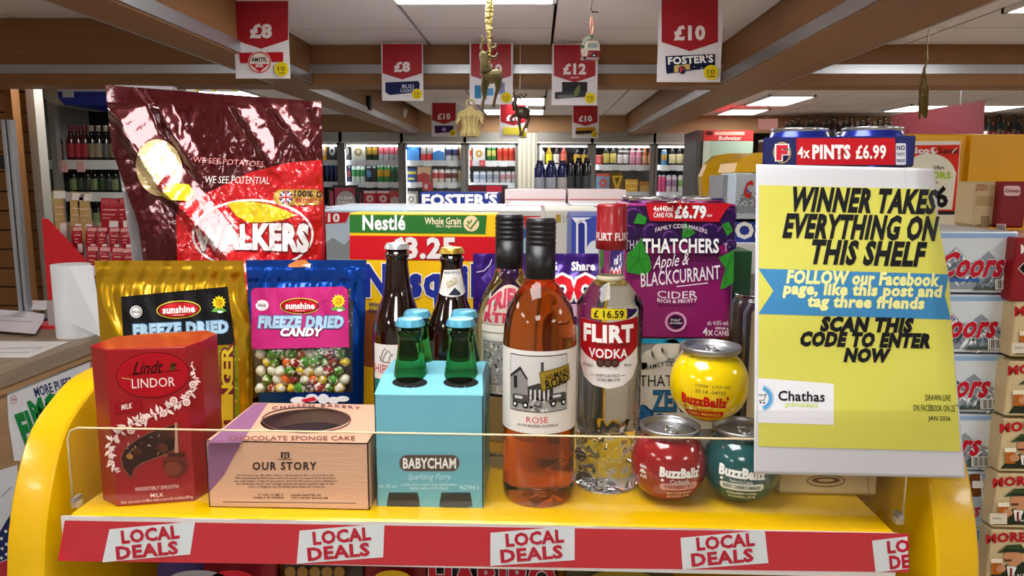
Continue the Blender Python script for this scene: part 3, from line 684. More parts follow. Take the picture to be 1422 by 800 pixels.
# rosé
rx, ry = Y(748, 600, .762).x, .762; RB = .0392
zc = lambda py, yy=.762: Y(748, py, yy).z-SH
ro = T('wine_bottle', 'orange rosé wine bottle with black cap and cream label at front centre', 'wine bottle', (rx, ry, SH))
zt, zn, zs = zc(303), zc(386), zc(455)
pr = [(0, .004), (.028, .001), (.036, 0), (.0385, .005), (RB, .014), (RB, zs-.012), (RB-.001, zs+.002), (.0345, zs+.022), (.0265, zs+.036), (.0195, zs+.047), (.0155, zn-.004), (.0143, zn+.01), (.0143, zt-.004), (0, zt-.004)]
MB().lathe(pr, glassm('#f78a45', .01, 1.38), (rx, ry, SH), 56).build('bottle_glass', ro, smooth=True)
BC = C('#0b0b0d', .38)
pc = [(.0152, zn), (.0158, zn+.001), (.0158, zt-.028)]+ring_profile(zt-.028, zt-.002, .0160, 5)+[(.0145, zt), (0, zt)]
MB().lathe(pc, BC, (rx, ry, SH), 40, cap=False).build('screw_cap', ro, smooth=True)
def labmesh(name, parent, c, R, z0, z1, half, m, seg=40, off=.0004, rot=0.):
    V = []; Fc = []
    for k in range(seg+1):
        q = -half+2*half*k/seg+rot
        for z in (z0, z1): V.append((c[0]+(R+off)*math.sin(q), c[1]-(R+off)*math.cos(q), z))
    for k in range(seg): Fc.append((2*k, 2*k+2, 2*k+3, 2*k+1))
    return mesh(name, V, Fc, m, parent=parent, smooth=True)
LAB = C('#e4dfd8', .6)
zl1, zl0 = Y(748, 488, ry-RB).z, Y(748, 603, ry-RB).z
labmesh('label', ro, (rx, ry), RB, zl0, zl1, 1.42, LAB)
a = Art(.00025); DG = ink('#222222')
a.rect(703, 494, 792, 573, ink('#2a2a2a'), 2); a.rect(704.3, 495.3, 790.7, 571.7, ink('#cfcdcb'), 3)
a.poly([(704.5, 525), (722, 512), (733, 528), (733, 556), (704.5, 556)], ink('#8b8886'), 4); a.poly([(704.5, 524), (722, 510), (734, 527), (731, 527), (722, 515), (704.5, 528)], DG, 5)
a.rect(711, 524, 717, 541, DG, 5); a.rect(751, 503, 755, 545, ink('#4a4745'), 4); a.poly([(733, 537), (748, 532), (768, 536), (768, 556), (733, 556)], ink('#3c3a39'), 5)
for x in range(736, 766, 6): a.rect(x, 541, x+2.5, 555, ink('#d8d5d2'), 6)
a.rect(704.5, 556, 790.5, 571.5, ink('#a5a19d'), 4)
for x, y in ((722, 556), (776, 554)): a.rrect(x-13, y-7, x+13, y+6, 4, ink('#4b4947'), 6); a.rrect(x-9, y-5, x+4, y-1, 2, ink('#c9c6c3'), 7); a.ell(x-8, y+7, 4.4, 4.8, BLACK, 7, 12); a.ell(x+8, y+7, 4.4, 4.8, BLACK, 7, 12); a.ell(x-8, y+7, 2, 2.2, WHITE, 8, 8); a.ell(x+8, y+7, 2, 2.2, WHITE, 8, 8)
for k in range(26): x, y = rs.uniform(736, 768), rs.uniform(548, 570); a.ell(x, y, rs.uniform(1, 2.6), rs.uniform(1, 3), ink(rs.choice(['#1a1a1a', '#2f2d2c', '#d5d2cf', '#555250'])), 7, 8)
a.poly([(748.5, 516), (793, 508), (796, 531), (752, 543)], ink('#7a641c'), 9); a.poly([(750, 517.5), (792, 510), (794.5, 529.5), (753, 540.5)], ink('#9a8128'), 10)
a.text('OLD', 757, 520, 767, 525.5, BLACK, 11, rot=-12); a.text('MAIN', 768.5, 515, 791, 524, BLACK, 11, rot=-12, bold=.01); a.text('ROAD', 757, 524.5, 791, 537, BLACK, 11, rot=-12, bold=.02); a.line([(757, 540), (790, 531)], .8, BLACK, 11)
a.text('ROSÉ', 731, 577, 761, 587.5, ink('#d8434f'), 3, bold=0); a.text('SOUTH EASTERN AUSTRALIA', 717, 590, 776, 593.5, ink('#5a4a48'), 3, res=1)
a.build('label_print', ro, onLathe(rx, ry, RB), 6)
# back label, seen dark through the wine
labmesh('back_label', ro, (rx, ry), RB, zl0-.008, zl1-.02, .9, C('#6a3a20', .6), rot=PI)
# vodka
vx, vy = Y(845, 500, .797).x, .797; VR = .0368
zv = lambda py: Y(845, py, .797).z-SH
vo = T('vodka_bottle', 'clear vodka bottle with red cap, red label and yellow price sticker', 'spirit bottle', (vx, vy, SH))
z1, z2, z3, z4 = zv(283), zv(346), zv(392), zv(418)
pr = [(0, .006), (.030, .001), (.0345, 0), (.0365, .004), (VR-.0005, .016), (VR-.0015, .030), (VR, .042), (VR-.001, .055), (VR, .07), (VR, z4-.004), (VR-.0008, z4), (.020, z3), (.0148, z3+.004), (.0140, z3+.010), (.0140, z2-.002), (.0125, z2+.01), (.0125, z1-.003), (0, z1-.003)]
pr = pr[:5]+[(VR-.0005, .016+.0038*k) for k in range(1, 15)]+pr[8:]
mb = MB().lathe(pr, glassm('#f4f8f8', .01, 1.4), (vx, vy, SH), 96)
for i, v in enumerate(mb.v):
    z = v[2]-SH
    if .008 < z < .074:
        f = math.sin(PI*(z-.008)/.066)**.5; w3 = Vector((v[0]-vx, v[1]-vy, 0)); nn = abs(noise.noise(Vector((w3.x*42, w3.y*42, z*38))))
        k = 1-.20*f*min(1, nn*2.2); mb.v[i] = (vx+w3.x*k, vy+w3.y*k, v[2])
o = mb.build('bottle_glass', vo); sm(o, 28)
MB().lathe([(.0155, z2), (.0172, z2+.001), (.0172, z1-.030), (.0166, z1-.029), (.0166, z1-.003), (.0158, z1), (0, z1)], C('#8c0a14', .35, coat=.2), (vx, vy, SH), 40, cap=False).build('cap', vo, smooth=True)
a = Art(.00025); a.text('FLIRT FLIRT', 824, 324, 880, 334, ink('#ead8d6'), 2, bold=.03); a.build('cap_print', vo, onLathe(vx, vy, .0172), 4)
mesh('neck_collar', *(lambda m_: (m_.v, m_.f))(MB().lathe([(.0150, z3+.003), (.0158, z3+.005), (.0150, z3+.008)], STEEL, (vx, vy, SH), 32, cap=False)), C('#cfc9a8', .25), parent=vo, smooth=True)
a = Art(.00028); VRd = ink('#a30d17')
a.poly([(799, 445), (845, 448), (892, 442), (892, 508), (882, 526), (866, 536), (845, 540), (822, 536), (807, 526), (799, 508)], ink('#e4e0de'), 1)
a.poly([(799, 445), (845, 448), (892, 442), (892, 484), (878, 494), (862, 503), (845, 507), (828, 503), (812, 496), (799, 487)], VRd, 2)
a.rrect(820, 429, 871, 444, 3, ink('#d8c51c'), 3); a.text('£ 16.59', 825, 431.5, 866, 441.5, BLACK, 4, bold=.02)
a.text('FLIRT', 808, 453, 881, 475, WHITE, 3, bold=.05); a.text('VODKA', 817, 485, 872, 497.5, WHITE, 3, bold=.02); a.text('Triple Distilled', 822, 476, 875, 483.5, ink('#6b1a1c'), 3, shear=.25)
a.text('FERN JANUARY', 825, 447.5, 868, 451, ink('#6b1a1c'), 3, res=1)
for x in (834, 844, 854): a.ell(x, 504, 6, 6, ink('#3a1f1c'), 4, 16); a.ell(x, 504, 4, 4, ink('#5a3a34'), 5, 12)
a.text('IMPORTED', 828, 520, 861, 524, DG, 3, bold=.0); a.text('ULTRA SMOOTH', 829, 526, 861, 529.5, DG, 3, res=1); a.text('37.5% ALC', 806, 507, 823, 511, DG, 3, res=1); a.text('700 ml e', 867, 506, 880, 510, DG, 3, res=1)
a.line([(820, 522), (826, 522)], .7, DG, 3); a.line([(863, 522), (869, 522)], .7, DG, 3)
a.build('label_print', vo, onLathe(vx, vy, VR), 6, label='red and white wrap label with yellow price sticker')
# white wine behind
wx, wy = Y(707, 450, .862).x, .862; zw = lambda py: Y(707, py, wy).z-SH
ww = T('wine_bottle', 'pale white wine bottle with black cap and red drawn label, behind the rosé', 'wine bottle', (wx, wy, SH))
z1, z2, z3 = zw(298), zw(372), zw(440)
pr = [(0, .004), (.028, .001), (.036, 0), (.0385, .005), (.0392, .014), (.0392, z3-.01), (.0385, z3+.004), (.034, z3+.022), (.0265, z3+.036), (.0195, z3+.048), (.0165, z2-.002), (.0150, z2+.01), (.0150, z1-.004), (0, z1-.004)]
MB().lathe(pr, glassm('#ece0b0', .02, 1.4), (wx, wy, SH), 48).build('bottle_glass', ww, smooth=True)
MB().lathe([(.016, z2), (.0168, z2+.001), (.0168, z1-.030)]+ring_profile(z1-.03, z1-.002, .0170, 5)+[(.0155, z1), (0, z1)], BC, (wx, wy, SH), 40, cap=False).build('screw_cap', ww, smooth=True)
a = Art(.0003)
PKG = ink('#b9a79a'); RD = ink('#a83048')
def wl_R(z):
    if z is None: return .0392
    zz = z-SH
    pts_ = sorted([(p[1], p[0]) for p in pr[4:11]])
    return lerp(pts_)(zz)
ap = [(664, 452), (664, 430)]+[(707+43*math.cos(t_), 440-42*math.sin(t_)) for t_ in [PI-.1-k*.2 for k in range(15)]]+[(750, 452)]
a.poly([(x, y) for x, y in ap], PKG, 1)
a.text('TRIEUX', 668, 404, 748, 426, RD, 2, bold=.06, warp=lambda x, y: (x, y+((x-708)/42)**2*20)); a.text('RTMEC', 668, 436, 745, 448, RD, 2, bold=.06)
a.leaf(684, 430, 12, -PI/2, ink('#5a4a44'), 2, .4); a.leaf(708, 432, 16, -PI/2, ink('#5a4a44'), 2, .4)
a.rect(662, 453, 752, 470, ink('#d8d3ca'), 1); a.line([(662, 463), (752, 463)], 1, ink('#5c5650'), 2)
a.rect(662, 470, 752, 548, ink('#cfcabf'), 1); a.rect(666, 474, 749, 536, ink('#8d8a84'), 2)
for k in range(150): a.leaf(rs.uniform(667, 745), rs.uniform(476, 533), rs.uniform(3, 8), rs.uniform(0, 6), ink(rs.choice(['#4b4944', '#b9b6ae', '#33322e', '#d0cdc6'])), 3)
a.text('PINOT GRIGIO', 664, 538, 722, 545, ink('#6c7a3c'), 2, bold=0); a.rect(662, 548, 752, 552, DG, 1)
a.build('label_print', ww, onLathe(wx, wy, wl_R), 6, 8)
# two brown ale bottles
def ale(px, py_top, y, lab, h=None):
    x = Y(px, 450, y).x; zt = Y(px, py_top, y).z-SH
    t = T('beer_bottle', lab, 'beer bottle', (x, y, SH), 'brown ale bottles')
    R = .0325
    pr = [(0, .003), (.026, 0), (.031, .003), (R, .009), (R, zt*.56), (R-.001, zt*.60), (.027, zt*.665), (.0195, zt*.74), (.0165, zt*.80), (.0135, zt*.92), (.0135, zt*.93), (.0150, zt*.935), (.0150, zt*.955), (.0132, zt*.96), (.0132, zt-.002), (0, zt-.002)]
    MB().lathe(pr, C('#150602', .03, coat=.6, spec=.8), (x, y, SH), 44).build('bottle_glass', t, smooth=True)
    return t, x, zt, R, pr
def crown(x, y, zt, m, parent, r=.0148):
    V = MB(); n = 42; prof_ = [(r*1.04, zt-.0065), (r*.98, zt-.002), (r*.88, zt+.0004), (r*.5, zt+.0012), (0, zt+.0014)]
    V.lathe(prof_, m, (x, y, SH), n, cap=False)
    for k in range(n):
        for j in range(2):
            v = Vector(V.v[j*n+k]); c = Vector((x, y, v.z)); f = 1+(.05 if (k % 2) else -.02)*(1 if j == 0 else .4); V.v[j*n+k] = tuple(c+(v-c)*f)
    return sm(V.build('crown_cap', parent), 28)
t, x, zt, R, _p = ale(553, 338, .90, 'brown ale bottle with silver cap and white label lettered in red')
crown(x, .90, zt, C('#c9ccd0', .3, metal=.8), t)
a = Art(.0003); a.rect(512, 479, 592, 528, ink('#dcdad6'), 1); a.rect(512, 528, 592, 560, ink('#1b6f6a'), 1); a.text('SHIPYARD', 508, 507, 574, 520, ink('#b3202a'), 2, bold=.0)
for q in ([(526, 503), (530, 490), (534, 484), (537, 488)], [(530, 503), (534, 493), (540, 487), (543, 493)], [(540, 502), (541, 496), (546, 492)], [(524, 496), (530, 503), (542, 504)]): a.line(q, 1.2, ink('#4a4a4a'), 2)
a.build('label_print', t, onLathe(x, .90, R), 6)
t, x, zt, R, _p = ale(628, 344, .90, 'brown ale bottle with gold cap and white paper neck collar')
crown(x, .90, zt, C('#b99a3c', .3, metal=.8), t)
def neckR(z):
    if z is None: return .0195
    return lerp(sorted([(p[1], p[0]) for p in _p[4:11]]))(z-SH)
a = Art(.0003); a.poly([(611, 376), (646, 375), (656, 408), (642, 412), (628, 413), (612, 411), (602, 408)], ink('#dfddd8'), 1); a.text('GOLD', 618, 389, 637, 397, ink('#b39a3a'), 2, rot=-28, bold=.02); a.text('BREWED WITH GOLD', 613, 378, 644, 381, DG, 2, res=1)
a.poly([(622, 410), (632, 400), (642, 408), (640, 411)], ink('#2c3440'), 2)
a.build('neck_label', t, onLathe(x, .90, neckR), 5, 5)
# ---- four pack of perry
cr = T('bottle_carton', 'turquoise cardboard carrier holding four green perry bottles', 'bottle carton', (-.11, .76, SH))
TQ = C('#6cb2c4', .4); yf2 = .722
xl, xr = Y(522, 650, yf2).x, Y(671, 650, yf2).x; z1 = Y(600, 549, yf2).z; z2 = Y(600, 520, .752).z; yb2 = .842
mb = MB(); th = .001
mb.box(xl, xr, yf2, yf2+th, SH, z1, TQ); mb.box(xl, xr, yb2-th, yb2, SH, z1, TQ); mb.box(xl, xl+th, yf2, yb2, SH, z1, TQ); mb.box(xr-th, xr, yf2, yb2, SH, z1, TQ)
mb.add([(xl, yf2, z1), (xr, yf2, z1), (xr-.003, .752, z2), (xl+.003, .752, z2)], [(0, 1, 2, 3)], TQ)
mb.add([(xl, yb2, z1), (xr, yb2, z1), (xr-.003, yb2-.03, z2), (xl+.003, yb2-.03, z2)], [(3, 2, 1, 0)], TQ)
mb.add([(xl+.003, .752, z2), (xr-.003, .752, z2), (xr-.003, yb2-.03, z2), (xl+.003, yb2-.03, z2)], [(0, 1, 2, 3)], TQ)
for X_ in (xl, xr): mb.add([(X_, yf2, z1), (X_, yb2, z1), (X_-.003*(1 if X_ == xr else -1), yb2-.03, z2), (X_-.003*(1 if X_ == xr else -1), .752, z2)], [(0, 1, 2, 3)], TQ)
mb.build('carrier', cr)
a = Art(.0003); GB = ink('#6a5a50')
a.rrect(554.5, 632, 638, 654.5, 10, GB, 1); a.rrect(556, 633.3, 636.5, 653.2, 9.5, ink('#57483f'), 2); a.text('BABYCHAM', 560, 636.5, 633, 650.5, WHITE, 3, bold=.03)
LB_ = ink('#bfe6ee'); a.text('Sparkling Perry', 565, 657.5, 628, 669, LB_, 2, shear=.3, bold=0); a.text('Alc. 6% vol.', 526, 672.5, 551, 677.5, LB_, 2, res=1); a.text('4x200ml e', 638, 673, 665, 680, LB_, 2, res=1)
a.text('A DELICIOUS LIGHT AND REFRESHING', 557, 671.5, 634, 675, LB_, 2, res=1); a.text('DRINK MADE WITH PEARS', 569, 676.5, 623, 680, LB_, 2, res=1)
for x0, x1 in ((537, 583), (610, 656)):
    a.poly([(x0+3, 684), (x1-3, 684), (x1-1, 694), (x1, 703), (x1-10, 706.5), ((x0+x1)/2, 707.8), (x0+10, 706.5), (x0, 703), (x0+1, 694)], C('#07130b', .2), 1)
a.line([(522, 549), (671, 549)], .8, ink('#8fd2e0'), 1)
a.build('front_print', cr, onY(yf2))
a = Art(.0003); f_ = onPlane((0, yf2, z1), (0, -(z2-z1), -(-.03)) ); nrm = Vector((0, -(z2-z1), .03)).normalized(); f_ = onPlane((0, yf2, z1), nrm)
for x in (569, 640): a.ell(x, 531, 24.5, 7.5, BLACK, 1)  # black ellipses paint the dark inside the neck holes
for x in (569, 640): a.line([(x-6, 536), (x, 548)], .7, ink('#9ad7e3'), 1); a.line([(x+6, 536), (x, 548)], .7, ink('#9ad7e3'), 1)
a.build('shoulder_print_hole_dark', cr, f_)
first = None
GG = C('#3f9a48', .02, trans=1., ior=1.3, coat=.3); capm = C('#5aa9c6', .35, metal=.4)
def green_bottle():
    t = T('beer_bottle', 'x', 'perry bottle', (0, 0, 0), 'green perry bottles in the turquoise carrier')
    H = .197; pr = [(0, .002), (.0245, 0), (.027, .004), (.0275, .01), (.0275, .085), (.026, .097), (.0225, .115), (.0185, .135), (.0150, .155), (.0130, .170), (.0130, .178), (.0146, .1795), (.0146, .186), (.0130, .187), (.0130, H-.002), (0, H-.002)]
    MB().lathe(pr, GG, (0, 0, 0), 40).build('bottle_glass', t, smooth=True)
    n = 42; mb = MB().lathe([(.0155, H-.0075), (.0147, H-.003), (.0132, H), (.0075, H+.0008), (0, H+.001)], capm, (0, 0, 0), n, cap=False)
    for k in range(n):
        for j in (0, 1):
            v = mb.v[j*n+k]; f = 1+(.05 if k % 2 else -.02)*(1 if j == 0 else .4); mb.v[j*n+k] = (v[0]*f, v[1]*f, v[2])
    sm(mb.build('crown_cap', t), 28); return t
g0_ = green_bottle(); zb = Y(569, 442, .757).z-.197
for i, (px, y, lab) in enumerate(((569.5, .757, 'front left green perry bottle in the turquoise carrier'), (640, .757, 'front right green perry bottle in the turquoise carrier'), (579.5, .815, 'back left green perry bottle half hidden in the carrier'), (645, .815, 'back right green perry bottle half hidden in the carrier'))):
    o = g0_ if i == 0 else copytree(g0_); o['label'] = lab; o.location = (Y(px, 450, y).x, y, SH+.002)
    s_ = (Y(px, 442 if y < .8 else 431, y).z-SH-.002)/.197
    o.scale = (1, 1, s_)
# ---- round cocktail cans
def ball(px, y, zb, col, lab, prints, trans=.0, R=.0405, H=.0845):
    x = Y(px, 600, y).x; t = T('cocktail_ball', lab, 'cocktail can', (x, y, zb), 'round cocktail cans')
    prf = [(0, .003), (.010, .0015), (.0145, 0)]
    for k in range(21):
        q = -1.25+(1.0+1.25)*k/20; prf.append((R*math.cos(q)**.82, .0392+.0400*math.sin(q)))
    zt_ = prf[-1][1]
    MB().lathe(prf+[(.0285, zt_+.002), (0, zt_+.002)], C(col, .12, coat=.5, spec=.6), (x, y, zb), 56).build('ball_body', t, smooth=True)
    zr = zt_+.001
    mb = MB().lathe([(.0290, zr), (.0315, zr+.002), (.0325, zr+.006), (.0322, zr+.0075), (.0308, zr+.0078), (.0300, zr+.006), (.0285, zr+.0005), (.0265, zr+.0005), (.025, zr+.0022), (0, zr+.0024)], C('#a9abae', .38, metal=.9), (x, y, zb), 56, cap=False)
    mb.build('can_lid', t, smooth=True)
    tb = MB().tube([(x-.006, y-.012, zb+zr+.004), (x, y-.018, zb+zr+.004), (x+.006, y-.012, zb+zr+.004), (x+.005, y+.004, zb+zr+.004), (x-.005, y+.004, zb+zr+.004), (x-.006, y-.012, zb+zr+.004)], .0014, C('#d6d8da', .25, metal=.9), 6); tb.build('ring_pull', t, smooth=True)
    pts_ = sorted([(p[1], p[0]) for p in prf[2:]])
    def Rf(z):
        if z is None: return R
        return lerp(pts_)(z-zb)
    a = Art(.0003); prints(a); a.build('print', t, onLathe(x, y, Rf), 5, 4); return t
def buzz(a, x0, y0, x1, y1, m, fl, pill, pm, pt, L2='Cocktails', lines=('READY TO DRINK WITH WINE', 'ALC.13.5%VOL - 200 ML')):
    w_ = x1-x0
    a.text('BuzzBallz', x0, y0, x1, y1, m, 2, bold=.055, rot=3)
    a.text(L2, x0+w_*.24, y1+2.5, x0+w_*.72, y1+9, m, 2, rot=2, bold=.0)
    a.rrect(x0-1, y1+8.5, x1, y1+19, 4.5, pm, 1); a.text(fl, x0+5, y1+11, x1-6, y1+16, pt, 2, rot=1)
    a.text(lines[0], x0+9, y1+22, x0+w_*.85, y1+25, m, 2, res=1); a.text(lines[1], x0+9, y1+27.5, x0+w_*.85, y1+31, m, 2, res=1)
    a.ell(x0+3, y1+4, 2.3, 2.3, m, 2, 10); a.ell(x1+1, y0+1, 2.3, 2.3, m, 2, 10)
ball(930, .762, SH, '#8f0d14', 'round red cocktail can at front left of the three', lambda a: (buzz(a, 917, 652, 974, 664, WHITE, "STRAWBERRY 'RITA", 1, ink('#d9a6a8'), ink('#7a1018')), [a.text(s_, 884, y_, 896, y_+5, WHITE, 2) for s_, y_ in (('shake', 652), ('&', 659), ('chill', 666))]))
ball(1031, .762, SH, '#0f4f52', 'round teal cocktail can at front right, beside the bottom of the poster', lambda a: buzz(a, 999, 652, 1063, 665, WHITE, 'BERRY CHERRY LIMEADE', 1, ink('#dfe9e6'), ink('#134547'), 'Ready-to-Go Cocktails', ('BLUE RASPBERRY COCKTAIL', 'ALC.15.0%VOL - 200 ML')))
def yb_(a):
    r_ = ink('#bf1d12'); buzz(a, 944, 553, 1010, 566, r_, 'CHILI MANGO', 1, ink('#bf1d12'), ink('#f0d030')); a.text('12028  L7(T-05)', 966, 536, 1016, 540.5, ink('#6a6010'), 2, res=1, rot=3); a.text('25:14 -34725', 966, 543, 1008, 547.5, ink('#6a6010'), 2, res=1, rot=3)
ball(981, .775, SH+.0855, '#e2c302', 'round yellow cocktail can stacked on the red and teal ones', yb_, R=.042)
# ================================================================== can packs on the right of the shelf
LEAFG = ink('#2f8a2a'); LEAFD = ink('#1e6420')
def can(name, parent, c, r, h, body, lid=None, z0=0, seg=32):
    lid = lid or C('#c4c6ca', .22, metal=.95); x, y, z = c
    mb = MB().lathe([(0, .002), (r*.62, 0), (r*.8, .002), (r, .009), (r, h-.016), (r*.83, h-.004)], body, c, seg, cap=False)
    mb.lathe([(r*.83, h-.004), (r*.86, h-.001), (r*.84, h), (r*.79, h-.001), (r*.77, h-.005), (r*.74, h-.006), (0, h-.0055)], lid, c, seg, cap=False)
    return mb.build(name, parent, smooth=True)
def cyltab(name, parent, c, z, m):
    x, y = c; MB().box(x-.008, x+.008, y-.012, y+.010, z, z+.0016, m).build(name, parent, bevel=.0006)
# upper: blackcurrant cider
yF = .862
xl, xr = Y(868, 380, yF).x, Y(1021, 380, yF).x; zb_, zt_ = Y(940, 470, yF).z, Y(940, 283, yF).z; D = .132
tc = T('can_pack', 'purple and magenta four can cider pack with green leaves and red price flag', 'drinks pack', ((xl+xr)/2, yF+D/2, zb_))
MAG = C('#8d1763', .35); 
def rbox(x0, x1, y0, y1, r):
    p = []
    for cx, cy, a_ in ((x1-r, y0+r, -90), (x1-r, y1-r, 0), (x0+r, y1-r, 90), (x0+r, y0+r, 180)):
        for k in range(7): q = math.radians(a_+15*k); p.append((cx+r*math.cos(q), cy+r*math.sin(q)))
    return p
sm(MB().prism(rbox(xl, xr, yF, yF+D, .012), 'z', zb_, zt_, MAG).build('sleeve', tc, bevel=.004, bseg=3), 35)
w2 = (xr-xl)/4
for i in (-1, 1):
    for j in (-1, 1): can('can', tc, ((xl+xr)/2+i*w2, yF+D/2+j*D/4, zb_+.001), w2*.97, zt_-zb_+.006, C('#3a1a4a', .3, metal=.5))
a = Art(.0003); PD = ink('#2a1138'); FR = ink('#f0e4ee')
a.poly([(869, 286), (1020, 286), (1020, 333), (990, 345), (945, 336), (900, 345), (869, 350)], PD, 1)
for i, c_ in enumerate(('#541340', '#661450', '#74165a')): a.rect(870, 352+i*12, 1019, 364+i*12, ink(c_), 1)
for x, y, r_ in ((880, 300, 13), (872, 322, 12), (905, 322, 13), (930, 330, 11), (960, 325, 12), (985, 322, 14), (1010, 300, 13), (1006, 324, 12), (893, 340, 9), (1015, 340, 8)):
    a.ell(x, y, r_, r_, ink('#472060'), 2, 18); a.ell(x+1, y+2, r_*.8, r_*.8, ink('#2c1244'), 3, 18); a.ring(x-1, y-1, r_*.7, r_*.7, 1.1, ink('#8a4fa0'), 4, 12, 190, 300)
def bigleaf(a, pts, L=4):
    a.poly(pts, LEAFG, L); cx = sum(p[0] for p in pts)/len(pts); cy = sum(p[1] for p in pts)/len(pts)
    for p in pts[::2]: a.line([(cx, cy), ((p[0]*.85+cx*.15), (p[1]*.85+cy*.15))], .8, LEAFD, L+1)
bigleaf(a, [(890, 330), (896, 345), (902, 358), (905, 372), (899, 382), (885, 381), (871, 378), (869, 366), (871, 352), (880, 345)], 4)
bigleaf(a, [(951, 308), (958, 316), (966, 323), (958, 329), (947, 331), (948, 320)], 4); bigleaf(a, [(1019, 347), (1019, 392), (1008, 400), (1000, 402), (1003, 388), (1008, 372), (998, 358), (1010, 352)], 4); bigleaf(a, [(886, 296), (898, 302), (896, 312), (880, 310)], 4); bigleaf(a, [(1002, 312), (1012, 308), (1018, 320), (1010, 328)], 4)
a.poly([(897, 283), (1017, 283), (1008, 292), (1002, 302), (998, 309), (995, 308), (905, 307), (902, 306), (900, 297)], ink('#c01622'), 6)
a.text('4x440ml', 907.5, 286, 934.5, 293.5, WHITE, 7, bold=.02); a.text('CANS FOR', 907.5, 295.5, 934.5, 302, WHITE, 7, bold=.02); a.text('£6.79', 938, 286.5, 980, 302.5, WHITE, 7, bold=.05, out=ink('#6d0f18'), outw=.02); a.text('RRP', 982, 298, 989, 301, WHITE, 7, res=1)
a.text('FAMILY CIDER MAKERS', 910, 318, 982, 324, FR, 6, bold=0, warp=lambda x, y: (x, y-7+((x-946)/36)**2*7+(x-946)*.03)); a.text('EST 1904', 967, 331, 984, 333.5, FR, 6, res=1)
a.text('THATCHERS', 893, 332, 998, 351, WHITE, 7, bold=.03, out=PD, outw=.04); a.text('THA', 868, 334, 888, 346, ink('#b9a6bd'), 3); a.text('TC', 1005, 338, 1019, 349, ink('#b9a6bd'), 3)
a.text('Apple &', 904, 353, 961, 376, FR, 7, shear=.35, bold=.0, rot=-7); a.text('BLACKCURRANT', 889, 374, 1001, 393, FR, 7, shear=.08, bold=.01, rot=-6)
a.line([(940, 398), (983, 393)], 1.2, FR, 7); a.text('CIDER', 913, 401, 968, 411, FR, 7, bold=0, warp=lambda x, y: (x, y+2-((x-940)/28)**2*0+((x-940)/28)**2*-2+2)); a.text('RICH & FRUITY', 913, 415, 968, 420, FR, 7, warp=lambda x, y: (x, y+1-((x-940)/28)**2*2), res=1)
a.text('MADE WITH BLACKCURRANT', 916, 423, 965, 425.5, ink('#4a0f38'), 7, res=1)
a.ring(938.5, 447, 13.5, 12.5, 3, ink('#d9a6c6'), 7, 20); a.ell(938.5, 447, 9.5, 8.5, ink('#2a1138'), 7, 18); a.text('FULLY', 932, 443, 945, 446, FR, 8, res=1); a.text('RECYCLABLE', 930.5, 447.5, 947, 450, FR, 8, res=1)
a.text('alc 4.0% vol.', 982, 445.5, 1012, 451.5, FR, 7, bold=0); a.text('4x', 976, 455, 990, 466, FR, 7, bold=.01); a.text('440ml e', 993, 454, 1011, 457.5, FR, 7, res=1); a.text('CANS', 992, 459, 1012, 466, FR, 7, bold=.01)
a.build('front_print', tc, onY(yF))
fl2 = MB().box(Y(897, 283, yF).x, Y(1010, 283, yF).x, yF-.0006, yF+D*.5, zt_+.0001, zt_+.0012, C('#b51622', .35)).build('price_flap', tc)
a = Art(.0004); a.text('£6.79', 926, 278.5, 960, 281.5, WHITE, 1, rot=180); a.build('flap_print', tc, lambda px, py, d: Z(px, py, zt_+.0012+d))
# lower: zero cider
z0_ = SH; y2 = yF+.004
x0_, x1_ = Y(889, 540, y2).x, Y(1008, 540, y2).x
tz = T('can_pack', 'grey and cream four can zero cider pack with blue berries, bottom of its stack', 'drinks pack', ((x0_+x1_)/2, y2+D/2, SH))
GY = C('#8f8f8d', .4); r2 = .0315
for i in (-1, 1):
    for j in (-1, 1): can('can', tc and tz, ((xl+xr)/2+i*.0318, y2+D/2+j*.0325+.002, SH+.001), r2, zb_-SH-.002, C('#7d8084', .25, metal=.6))
MB().prism(rbox(x0_, Y(992, 540, y2).x, y2-.002, y2+D, .006), 'z', SH, SH+.118, GY).build('sleeve', tz, bevel=.002)
MB().box(x0_, Y(985, 480, y2).x, y2-.002, y2+.02, SH+.118, zb_-.0008, GY).build('front_flap', tz)
a = Art(.0003); CRm = ink('#dcd6c4'); a.rect(889, 470.5, 986, 477, ink('#1f9ac0'), 2)
for x, y, r_ in ((890, 502, 9), (903, 494, 12), (917, 486, 13), (932, 480, 14), (948, 488, 13), (962, 498, 12), (973, 508, 9)): a.ell(x, y+4, r_, r_, CRm, 2, 24)
a.poly([(886, 504), (975, 504), (990, 520), (990, 596), (886, 596)], CRm, 2)
for k in range(9): a.line([(898+k, 497+k*3), (955-k*2, 497+k*3)], .4, ink('#b0aa9a'), 3)
a.text('FAMILY CIDER MAKERS', 898, 504, 975, 510, DG, 4, warp=lambda x, y: (x, y+((x-937)/38)**2*6-2), res=1)
a.text('THATCHERS', 888, 521, 988, 537, BLACK, 4, bold=.0); a.text('ZERO', 907, 543, 967, 571, ink('#2b6f98'), 4, bold=.02, out=ink('#12324a'), outw=.03)
for x, y, r_ in ((890, 582, 10), (899, 576, 9), (893, 570, 8), (908, 590, 9), (916, 582, 8), (924, 590, 7), (884, 592, 8), (903, 592, 8)): a.ell(x, y, r_, r_, ink('#174a7c'), 5, 16); a.ell(x-1, y-2, r_*.6, r_*.6, ink('#2c6ea6'), 6, 12)
a.build('front_print', tz, onY(y2-.002))
